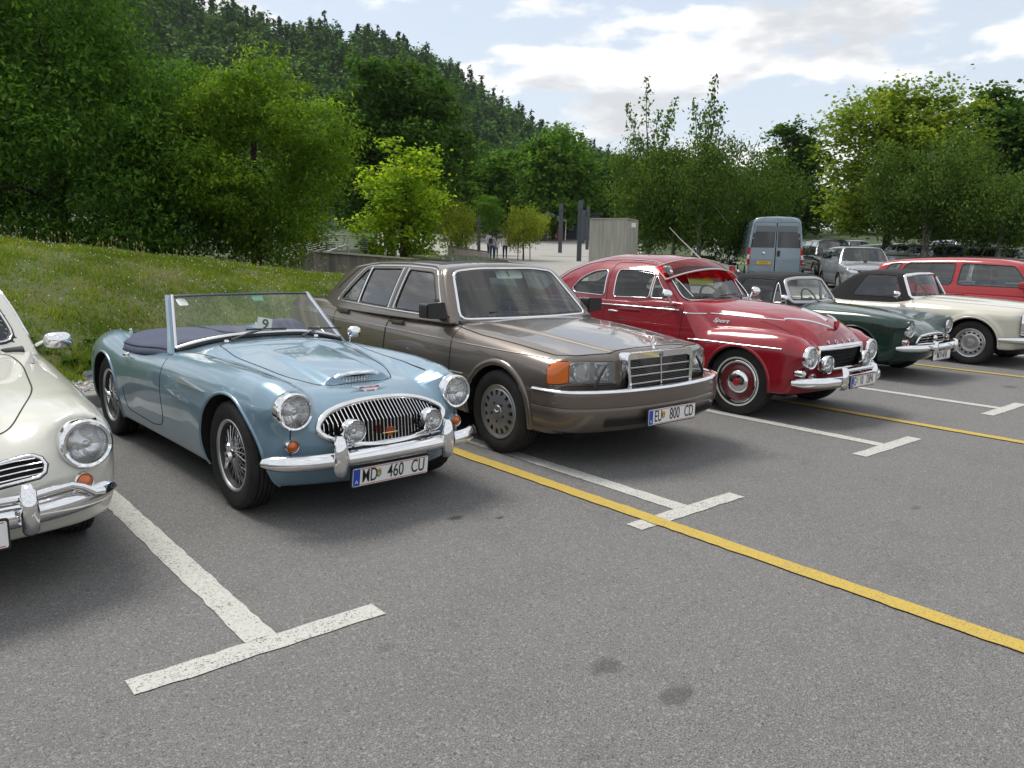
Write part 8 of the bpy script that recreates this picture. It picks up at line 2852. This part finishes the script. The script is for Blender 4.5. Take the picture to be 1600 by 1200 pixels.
def build_far_woods():
    r_ = np.random.default_rng(5)
    # belt of trees closing the view between the single trees
    pts, sizes = [], []
    Vs, Fs, Ns = [], [], []
    o = 0
    for i in range(60):
        az = 23.82 + (77.94 - 23.82) * (i + r_.uniform(-0.3, 0.3)) / 60
        d = r_.uniform(102, 135)
        p = polar(az, d)
        h = r_.uniform(6.5, 10.5)
        w = r_.uniform(2.6, 4.2)
        lob = [(p[0] + r_.normal(0, w * .35), p[1] + r_.normal(0, w * .35), p[2] + h * f, w * .75, w * .75, h * .30) for f in (0.25, 0.5, 0.7)]
        P, c, o2 = crown_points(lob, 60, 22, 0.5, r_, 0.4, p[2] + 0.2)
        V, F, N2 = leaf_quads(P, 0.5, r_, 0.3, 0.45, 0.5, o2)
        Ns.append(N2); Vs.append(V); Fs.append(F + o); o += len(V)
    tag(mk('distant_wood', np.vstack(Vs), np.vstack(Fs), LM['dark'], None, True, np.vstack(Ns)), 'dark belt of trees closing the far side of the plaza and car park', 'wood', kind='stuff')
    # hill: ridge falling to the right
    ridge = C((-3.56, 175.0), (7.66, 168.0), (18.49, 110.43), (25.95, 100.62), (29.45, 100.00), (33.03, 94.76), (35.76, 85.14), (38.51, 72.67), (41.73, 58.67), (44.93, 46.90), (47.66, 39.42), (53.88, 25.70), (66.05, 6.0))
    azs = np.linspace(-3.56, 64.15, 90)
    ts = np.linspace(0, 1, 40)
    V = []
    for a in azs:
        R = max(float(ridge(a)), 5.0)
        for t in ts:
            d = 190 + (420 - 190) * t if t <= 1 else 420
            z = 4.0 + (R - 4.0) * (t ** 1.15)
            V.append((d * math.sin(math.radians(a)), d * math.cos(math.radians(a)), z))
        d = 520
        V.append((d * math.sin(math.radians(a)), d * math.cos(math.radians(a)), R * 0.6))
    n = len(ts) + 1
    F = [(i * n + j, (i + 1) * n + j, (i + 1) * n + j + 1, i * n + j + 1) for i in range(len(azs) - 1) for j in range(n - 1)]
    hm = principled('hill_floor', (0.020, 0.034, 0.014), 0.95)
    o_ = mk('hill', V, F, hm); o_['kind'] = 'structure'
    # forest on it
    Vc, Fc, Vd, Fd, Nc, Nd = [], [], [], [], [], []
    oc = od = 0
    m = 3300
    az = r_.uniform(1.61, 54.74, m)
    t = r_.uniform(0.05, 1.0, m) ** 0.8
    for a, tt in zip(az, t):
        R = max(float(ridge(a)), 5.0)
        d = 190 + 230 * tt
        z = 4.0 + (R - 4.0) * tt ** 1.15
        p = np.array([d * math.sin(math.radians(a)), d * math.cos(math.radians(a)), z - 0.5])
        if r_.uniform() < 0.36:
            h = r_.uniform(8, 16); w = h * r_.uniform(0.18, 0.28)
            nt_ = 7
            k = 92
            f = r_.uniform(0, 1, k) ** 0.75
            an = r_.uniform(0, 6.283, k)
            rad = w * (1.02 - f) * (0.55 + 0.45 * np.cos(f * 34)) * r_.uniform(0.3, 1.0, k) + 0.10
            c = p + np.stack([np.cos(an) * rad, np.sin(an) * rad, h * (0.12 + 0.88 * f)], 1)
            q_ = np.stack([np.cos(an), np.sin(an), np.full(k, 0.45)], 1)
            V, F, N2 = leaf_quads(c, 1.7, r_, 0.75, 0.28, 0.25, q_ / np.linalg.norm(q_, axis=1, keepdims=True))
            Nc.append(N2); Vc.append(V); Fc.append(F + oc); oc += len(V)
        else:
            h = r_.uniform(8, 13); w = h * r_.uniform(0.26, 0.36)
            k = 80
            u = r_.normal(0, 1, (k, 3)); u /= np.linalg.norm(u, axis=1, keepdims=True)
            c = p + np.array([0, 0, h * 0.6]) + u * np.array([w, w, h * 0.40]) * r_.uniform(0.6, 1.0, (k, 1))
            V, F, N2 = leaf_quads(c, 1.5, r_, 0.3, 0.42, 0.5, u)
            Nd.append(N2); Vd.append(V); Fd.append(F + od); od += len(V)
    con = leafmat('conifer_needle', [(0.0, (0.027, 0.066, 0.026)), (0.7, (0.046, 0.105, 0.036)), (1.0, (0.074, 0.143, 0.043))], 0.2)
    tag(mk('conifer_forest', np.vstack(Vc), np.vstack(Fc), con, None, True, np.vstack(Nc)), 'dark conifers covering the wooded hill', 'forest', kind='stuff')
    tag(mk('broadleaf_forest', np.vstack(Vd), np.vstack(Fd), leafmat('hill_leaf', [(0.0, (0.047, 0.112, 0.026)), (0.7, (0.074, 0.158, 0.034)), (1.0, (0.115, 0.210, 0.043))], 0.3), None, True, np.vstack(Nd)), 'broadleaved trees mixed among the conifers on the hill', 'forest', kind='stuff')


build_far_woods()

# ------------------------------------------------------------------ plaza, walls, posts, people
def polar_sheet(name, a0, a1, r0, r1, na, nr, mat, lift):
    V = []
    for r in np.linspace(r0, r1, nr + 1):
        for a in np.linspace(a0, a1, na + 1):
            p = polar(a, r); V.append((p[0], p[1], p[2] + lift))
    F = [(j * (na + 1) + i, (j + 1) * (na + 1) + i, (j + 1) * (na + 1) + i + 1, j * (na + 1) + i + 1) for j in range(nr) for i in range(na)]
    o = mk(name, V, F, mat); o['kind'] = 'structure'
    return o


def stained_concrete(name, a, b, streak=3.0):
    m = principled(name, a, 0.9)
    k = node_kit(m)
    mp = k['N']('ShaderNodeMapping'); mp.inputs['Scale'].default_value = (streak, streak, 0.35)
    k['L'](k['tc'].outputs['Object'], mp.inputs['Vector'])
    c = k['ramp'](k['noise'](2.2, 7, 0.65, mp.outputs[0]), [(0.30, b), (0.62, a)])
    c = k['mix'](k['rng'](k['noise'](25, 4, 0.6), 0.3, 0.8, 0, 0.25), c, b)
    k['L'](c, k['b'].inputs['Base Color'])
    k['bump'](k['noise'](30, 4, 0.6), 0.25, 0.01)
    return m


def person(label, mesh_key, loc, az, shirt, trousers, hair, skin=(0.33, 0.19, 0.13), s=1.0, bag=None):
    me = PEOPLE[mesh_key].copy()
    mats = [principled('cloth_%s_%02d%02d%02d' % (('top',) + tuple(int(c * 99) for c in shirt)), shirt, 0.85), principled('cloth_legs_%02d%02d%02d' % tuple(int(c * 99) for c in trousers), trousers, 0.85),
            principled('skin_%02d' % int(skin[0] * 99), skin, 0.6), principled('hair_%02d' % int(hair[0] * 99), hair, 0.6), principled('shoe_dark', (0.03, 0.03, 0.03), 0.5)]
    me.materials.clear()
    for m in mats: me.materials.append(m)
    n = len(me.vertices)
    V = np.zeros(n * 3, np.float32); me.vertices.foreach_get('co', V); V = V.reshape(-1, 3)
    zmax = V[:, 2].max(); f = zmax / 1.79
    lo = V[:, 2].min()
    mi = []
    for p in me.polygons:
        c = V[list(p.vertices)].mean(0) / f
        if c[2] > 1.50: k = 3 if (c[1] < 0.045 or c[2] > 1.70) else 2
        elif c[2] > 1.455: k = 2
        elif abs(c[0]) > 0.19 and c[2] < 0.97 and mesh_key != 'sitter': k = 2
        elif c[2] > 0.93 and not (mesh_key == 'sitter' and c[1] > 0.12 and c[2] < 0.99): k = 0
        elif c[2] > (0.085 if mesh_key != 'sitter' else 0.52): k = 1
        else: k = 4
        mi.append(k)
    me.polygons.foreach_set('material_index', np.array(mi, np.int32))
    o = link('person', me)
    o.location = (loc[0], loc[1], loc[2] - lo * s)
    o.scale = (s, s, s)
    o.rotation_euler = (0, 0, math.radians(-az))
    tag(o, label, 'person')
    if bag:
        b = MB().prism(rpoly([(-0.13, 0.0), (0.13, 0.0), (0.12, 0.30), (-0.12, 0.30)], 0.05), 'y', -0.06, 0.06).build('bag', principled('bag_dark', (0.03, 0.028, 0.03), 0.6), None, bevel=0.02)
        b.parent = o
        b.location = bag
        if abs(bag[0]) > 0.1: b.scale = (0.7, 1, 0.8)
    return o


def build_plaza():
    pav = principled('plaza_paving', (0.36, 0.345, 0.32), 0.9)
    k = node_kit(pav)
    c = k['ramp'](k['noise'](40, 4, 0.7), [(0.3, (0.27, 0.26, 0.24)), (0.7, (0.42, 0.405, 0.375))])
    c = k['mix'](k['rng'](k['noise'](0.35, 5, 0.6), 0.4, 0.7, 0, 0.3), c, (0.25, 0.24, 0.22))
    k['L'](c, k['b'].inputs['Base Color'])
    polar_sheet('plaza', 30.79, 49.59, 24, 99, 26, 40, pav, 0.012)
    polar_sheet('drain_channel', 42.46, 48.34, 58, 58.3, 12, 1, principled('drain_dark', (0.06, 0.058, 0.055), 0.8), 0.024)
    law = principled('lawn_turf', (0.10, 0.17, 0.025), 0.95)
    k = node_kit(law)
    k['L'](k['ramp'](k['noise'](6, 6, 0.7), [(0.3, (0.085, 0.13, 0.022)), (0.7, (0.14, 0.21, 0.035))]), k['b'].inputs['Base Color'])
    k['bump'](k['noise'](40, 4, 0.7), 0.8, 0.03)
    polar_sheet('lawn', 48.74, 54.66, 30, 62, 16, 24, law, 0.05)
    polar_sheet('footpath', 51.24, 54.74, 50, 52.5, 10, 3, pav, 0.07)
    conc = stained_concrete('ramp_concrete', (0.23, 0.215, 0.185), (0.10, 0.092, 0.078))
    pale = stained_concrete('pale_concrete', (0.42, 0.41, 0.36), (0.27, 0.265, 0.225), 4.0)

    def upright(name, pts, mat, parent, thick=0.25):
        """wall piece: pts = (azimuth, distance, z_top, z_bottom) along its run"""
        V = []
        for a, d, zt, zb in pts:
            p = polar(a, d); q = polar(a, d + thick)
            V += [(p[0], p[1], zb), (p[0], p[1], zt), (q[0], q[1], zt), (q[0], q[1], zb)]
        n = len(pts)
        F = [(i * 4 + c, i * 4 + 4 + c, i * 4 + 4 + (c + 1) % 4, i * 4 + (c + 1) % 4) for i in range(n - 1) for c in range(4)] + [(0, 1, 2, 3), ((n - 1) * 4 + 3, (n - 1) * 4 + 2, (n - 1) * 4 + 1, (n - 1) * 4)]
        return MB().add(V, F).build(name, mat, parent, False)
    w = thing('ramp_wall', 'low weathered concrete ramp wall at the end of the grass bank', 'wall')
    upright('wall_panel', [(23.65, 23.0, 0.80, 0.2), (26.30, 23.4, 1.35, 0.2)], conc, w)
    upright('wall_panel', [(26.34, 23.4, 1.35, 0.2), (27.12, 23.7, 1.34, 0.2)], conc, w)
    upright('wall_panel', [(27.17, 23.7, 1.34, 0.2), (33.94, 25.5, 1.13, 0.2)], conc, w)
    cop = principled('coping_grey', (0.36, 0.34, 0.30), 0.85)
    upright('coping', [(23.61, 22.97, 0.80 + 0.03, 0.80 - 0.02), (26.30, 23.37, 1.35 + 0.03, 1.35 - 0.02), (33.94, 25.47, 1.13 + 0.03, 1.13 - 0.02)], cop, w, 0.31)
    w2 = thing('ramp_cheek_wall', 'short dark cheek wall rising towards the blue sign', 'wall')
    upright('wall_panel', [(29.72, 27.5, 1.17, 0.3), (30.96, 27.5, 1.46, 0.3)], stained_concrete('dark_concrete', (0.12, 0.11, 0.095), (0.05, 0.047, 0.04)), w2)
    upright('end_post', [(30.96, 27.45, 1.48, 0.3), (31.23, 27.45, 1.48, 0.3)], cop, w2, 0.4)
    MB().tube([polar(29.72, 27.4, 1.20), polar(30.96, 27.4, 1.49)], 0.03, 6).build('wall_rail', steel, w2)
    upright('landing', [(27.69, 29.0, 1.36, 0.3), (29.89, 29.0, 1.38, 0.3)], cop, w2, 1.5)
    galv = principled('galvanised_tube', (0.42, 0.43, 0.43), 0.4, 0.7)

    def railing(label, d, tl, tr, br, bl):
        o = thing('railing', label, 'railing', (0, 0, 0), 0, 'railings along the ramp')
        q = [np.array(c) for c in (tl, tr, br, bl)]
        MB().tube(q, 0.024, 6, True).build('railing_frame', galv, o)
        for i in range(1, 7):
            f = i / 7
            MB().tube([q[0] + (q[3] - q[0]) * f, q[1] + (q[2] - q[1]) * f], 0.008, 4).build('railing_bar', galv, o)
        for c in (q[3], q[2]):
            MB().tube([c, c - np.array([0, 0, 0.7])], 0.022, 6).build('railing_post', galv, o)
    railing('railing panel sloping down at the low end of the ramp wall', 26, polar(24.37, 26, 1.39), polar(25.52, 26, 1.57), polar(25.87, 26, 1.26), polar(24.41, 26, 0.91))
    railing('railing panel in the middle of the ramp', 26.6, polar(25.74, 26.6, 1.63), polar(27.17, 26.6, 1.86), polar(27.21, 26.6, 1.35), polar(26.04, 26.6, 1.25))
    railing('railing panel level along the top landing', 26.6, polar(27.38, 26.6, 1.86), polar(28.61, 26.6, 1.87), polar(28.26, 26.6, 1.38), polar(27.34, 26.6, 1.35))
    railing('railing panel half covered by the shrub on the landing', 26.8, polar(28.74, 26.8, 1.83), polar(30.12, 26.8, 1.85), polar(30.12, 26.8, 1.41), polar(28.57, 26.8, 1.40))
    hr = thing('handrail', 'bent tube handrail in front of the ramp landing', 'handrail')
    MB().tube([polar(27.17, 24.6, 1.31), polar(28.57, 25, 1.54), polar(28.74, 25, 1.52), polar(28.79, 25, 1.14)], 0.03, 8).build('rail_tube', galv, hr)
    hr2 = thing('handrail', 'short level handrail beside the lowest railing panel', 'handrail')
    MB().tube([polar(24.24, 24.5, 0.91), polar(24.24, 24.5, 1.20), polar(25.87, 25, 1.21)], 0.022, 8).build('rail_tube', galv, hr2)
    # direction sign
    sg = thing('direction_sign', 'blue and orange direction sign beside the maple trunk', 'sign')
    a0 = 31.73
    b = polar(a0, 27.2)
    fx, fy = math.cos(math.radians(a0)), -math.sin(math.radians(a0))

    def board(name, du, z0, z1, wd, mat, parent, out=0.0):
        p = np.array([b[0] + fx * du - math.sin(math.radians(a0)) * out, b[1] + fy * du - math.cos(math.radians(a0)) * out])
        return MB().box((p[0], p[1], (z0 + z1) / 2), (wd, 0.03, z1 - z0), math.radians(-a0)).build(name, mat, parent)
    zt, zm, zb = 1.91, 1.71, 1.50
    board('sign_board', -0.02, zm, zb + (zm - zb) * 2 - 0.0 - (zm - zb), 0.46, plate_blue, sg) if False else board('sign_board', 0.0, zb, zm, 0.48, plate_blue, sg)
    board('sign_board', 0.02, zm + 0.01, zt, 0.24, principled('sign_orange', (0.42, 0.09, 0.035), 0.5), sg)
    for (z_, w_) in ((zb + 0.055, 0.26), (zb + 0.135, 0.24), (zm + 0.06, 0.17), (zm + 0.14, 0.17)):
        board('sign_lettering', 0.06, z_ - 0.02, z_ + 0.02, w_, white_paint, sg, 0.02)
    for du in (-0.18, 0.18): board('sign_post', du, b[2] - 0.1, zt, 0.04, steel, sg, -0.03)
    # wooden topped bench wall
    bw = thing('bench_wall', 'long low wall with dark wooden top at the plaza edge', 'bench')
    brn = stained_concrete('brown_concrete', (0.20, 0.175, 0.145), (0.10, 0.085, 0.07))
    upright('wall_panel', [(35.76, 46, 1.59, 0.3), (38.74, 40, 1.29, 0.3)], brn, bw, 0.5)
    upright('bench_top', [(35.72, 45.95, 1.66, 1.60), (38.78, 39.95, 1.38, 1.30)], principled('dark_timber', (0.045, 0.030, 0.025), 0.7), bw, 0.62)
    # orange bench with a person sitting by the maple
    ob = thing('park_bench', 'orange brown slatted bench under the maple', 'bench', polar(34.67, 29.5), math.radians(-34.67))
    wood = principled('orange_timber', (0.36, 0.12, 0.055), 0.6)
    for j in range(4): MB().box((0, -0.15 + 0.11 * j, 0.45), (1.3, 0.09, 0.04)).build('seat_slat', wood, ob)
    for j in range(2): MB().box((0, 0.30, 0.62 + 0.13 * j), (1.3, 0.03, 0.09)).build('back_slat', wood, ob)
    for sx in (-0.5, 0.5): MB().box((sx, 0.02, 0.215), (0.05, 0.42, 0.43)).build('bench_leg', steel, ob)
    pb = polar(33.80, 28.9)
    person('person in dark clothes sitting beside the maple trunk', 'sitter', pb, 33.80 - 105, (0.05, 0.04, 0.06), (0.015, 0.02, 0.05), (0.04, 0.02, 0.015))
    # plaza posts
    dk = principled('dark_steel_post', (0.085, 0.095, 0.115), 0.5, 0.2)
    for az, d, zt, wd, lab in ((43.79, 66, 5.28, 0.32, 'dark steel lamp post in front of the kiosk'), (45.16, 50, 4.58, 0.30, 'tall dark steel lamp post beside the concrete block'),
                               (45.71, 74, 5.49, 0.30, 'farthest dark steel lamp post behind the concrete block'), (45.43, 86, 5.80, 0.30, 'small dark steel lamp post beyond the kiosk'), (37.96, 57, 3.78, 0.24, 'slim dark post among the plaza trees')):
        p = polar(az, d)
        t = thing('lamp_post', lab, 'lamp post', p, math.radians(-az), 'dark steel posts on the plaza')
        h = zt - p[2]
        for sx in (-wd * 0.36, wd * 0.36): MB().box((sx, 0, h * 0.5), (wd * 0.28, 0.16, h)).build('post_flange', dk, t)
        MB().box((0, 0, h * 0.5 - 0.1), (wd * 0.5, 0.06, h - 0.2)).build('post_web', dk, t)
        MB().box((0, 0, h - 0.25), (wd * 1.02, 0.20, 0.5)).build('lamp_head', dk, t)
    for az, d, lb in ((36.54, 50, 'short dark post nearest the bench wall'), (37.04, 54, 'short dark post between the bench wall and the globe tree')):
        p = polar(az, d)
        tt = thing('bollard_post', lb, 'post', p, 0, 'short posts at the plaza edge')
        MB().lathe([(0.0, 0.09), (1.55, 0.09), (1.6, 0.07), (1.6, 0.001)], 12, 'z').build('post_shaft', dk, tt)
    # concrete block
    cb = thing('concrete_block', 'tall pale weathered concrete slab block standing on the plaza', 'wall')
    p0, p1, p2 = polar(45.84, 30.2), polar(48.47, 29.6), polar(49.28, 31.2)
    zt = 2.66; zt1 = 2.66
    p3 = (p0[0] + p2[0] - p1[0], p0[1] + p2[1] - p1[1])
    def slab(name, a, b_, c_, d_, z0, z1, mat, parent):
        P = [(a[0], a[1]), (b_[0], b_[1]), (c_[0], c_[1]), (d_[0], d_[1])]
        return MB().add([(x, y, z0) for x, y in P] + [(x, y, z1) for x, y in P], [(0, 3, 2, 1), (4, 5, 6, 7), (0, 1, 5, 4), (1, 2, 6, 5), (2, 3, 7, 6), (3, 0, 4, 7)]).build(name, mat, parent, False, bevel=0.015)
    slab('slab_body', p0, p1, p2, p3, 0.1, zt, pale, cb)
    e = 0.04
    slab('slab_cap', (p0[0] - e, p0[1] - e), (p1[0] + e, p1[1] - e), (p2[0] + e, p2[1] + e), (p3[0] - e, p3[1] + e), zt + 0.002, zt + 0.06, cop, cb)
    m_ = polar(48.88, 30.3)
    MB().box((m_[0] + 0.0, m_[1] - 0.02, 2.49), (0.24, 0.02, 0.16), math.radians(-48.88 + 42)).build('slab_sign', white_paint, cb)
    # kiosk
    ks = thing('kiosk', 'dark grey kiosk with round coloured posters behind the plaza', 'kiosk', polar(45.16, 93), math.radians(-45.16))
    zg = polar(45.16, 93)[2]
    hk = 5.71 - zg
    MB().box((0, 1.5, hk / 2), (4.6, 3.0, hk)).build('kiosk_wall', principled('kiosk_grey', (0.065, 0.068, 0.078), 0.6), ks)
    MB().box((0, 1.4, hk + 0.06), (5.0, 3.4, 0.14)).build('kiosk_roof', principled('kiosk_roof', (0.08, 0.082, 0.09), 0.6), ks)
    MB().box((-1.1, -0.03, hk * 0.48), (1.35, 0.06, hk * 0.82)).build('poster_board', principled('poster_dark', (0.02, 0.02, 0.028), 0.4), ks)
    cols = [(0.6, 0.6, 0.62), (0.55, 0.35, 0.08), (0.15, 0.35, 0.6), (0.6, 0.55, 0.5), (0.5, 0.12, 0.1), (0.6, 0.62, 0.6), (0.2, 0.25, 0.6), (0.6, 0.5, 0.3)]
    for i, c_ in enumerate(cols):
        MB().lathe([(-0.075, 0.0005), (-0.075, 0.13), (-0.06, 0.13)], 14, 'y', (-1.45 + 0.28 * (i % 3) + 0.1 * (i // 3), 0, hk * 0.40 + 0.30 * (i // 3))).build('poster_disc', principled('poster_%d' % i, c_, 0.5), ks)
    MB().box((1.2, -0.02, hk * 0.5), (1.4, 0.05, hk * 0.7)).build('shutter', principled('shutter_grey', (0.11, 0.11, 0.12), 0.5), ks)
    cn = thing('market_tent', 'white pitched market tent beside the kiosk', 'tent', polar(43.19, 90), math.radians(-43.19))
    zg = polar(43.19, 90)[2]; zc0, zc1 = 4.75 - zg, 5.87 - zg
    wt = principled('tent_white', (0.72, 0.72, 0.70), 0.7)
    MB().add([(-1.6, -1.6, zc0), (1.6, -1.6, zc0), (1.6, 1.6, zc0), (-1.6, 1.6, zc0), (-0.6, 0, zc1)], [(0, 1, 4), (1, 2, 4), (2, 3, 4), (3, 0, 4)]).build('canopy', wt, cn, False)
    for sx in (-1.5, 1.5):
        for sy in (-1.5, 1.5): MB().box((sx, sy, zc0 / 2), (0.06, 0.06, zc0)).build('tent_pole', steel, cn)
    MB().box((0.9, 0.4, zc0 * 0.42), (0.7, 0.6, zc0 * 0.8)).build('goods_rack', principled('goods_red', (0.25, 0.03, 0.02), 0.7), cn)
    MB().box((-0.9, -0.2, 0.45), (0.8, 0.8, 0.9)).build('stall_table', principled('stall_dark', (0.05, 0.04, 0.04), 0.7), cn)
    # people walking away across the plaza
    wh = (0.62, 0.62, 0.63)
    person('man in white shirt walking away across the plaza', 'man', polar(38.74, 54.6), 38.74, wh, (0.02, 0.025, 0.04), (0.03, 0.022, 0.018), s=1.03)
    person('woman in pale patterned top and blue jeans with a dark bag', 'woman', polar(38.92, 52.0), 38.92, (0.42, 0.40, 0.46), (0.03, 0.06, 0.16), (0.015, 0.012, 0.012), bag=(-0.10, -0.16, 1.0))
    person('child in light top walking between the two women', 'child', polar(39.20, 52.4), 39.20, (0.55, 0.50, 0.52), (0.14, 0.12, 0.13), (0.02, 0.015, 0.012))
    person('woman in white blouse and navy trousers carrying a shoulder bag', 'woman_two', polar(39.84, 52.0), 39.84, (0.70, 0.69, 0.68), (0.010, 0.014, 0.05), (0.012, 0.010, 0.010), bag=(0.27, 0.0, 0.78))


build_plaza()

# ------------------------------------------------------------------ thin summer haze
def build_haze():
    m = bpy.data.materials.new('haze_air')
    m.use_nodes = True
    nt = m.node_tree
    nt.nodes.clear()
    out = nt.nodes.new('ShaderNodeOutputMaterial')
    v = nt.nodes.new('ShaderNodeVolumePrincipled')
    v.inputs['Color'].default_value = (0.86, 0.92, 1.0, 1)
    v.inputs['Density'].default_value = 0.00008
    v.inputs['Anisotropy'].default_value = 0.3
    nt.links.new(v.outputs[0], out.inputs['Volume'])
    o = MB().box((100, 150, 109), (1700, 1300, 222)).build('haze', m, None, False)
    tag(o, 'thin bluish summer haze over the car park and hill', 'haze', kind='stuff')


build_haze()
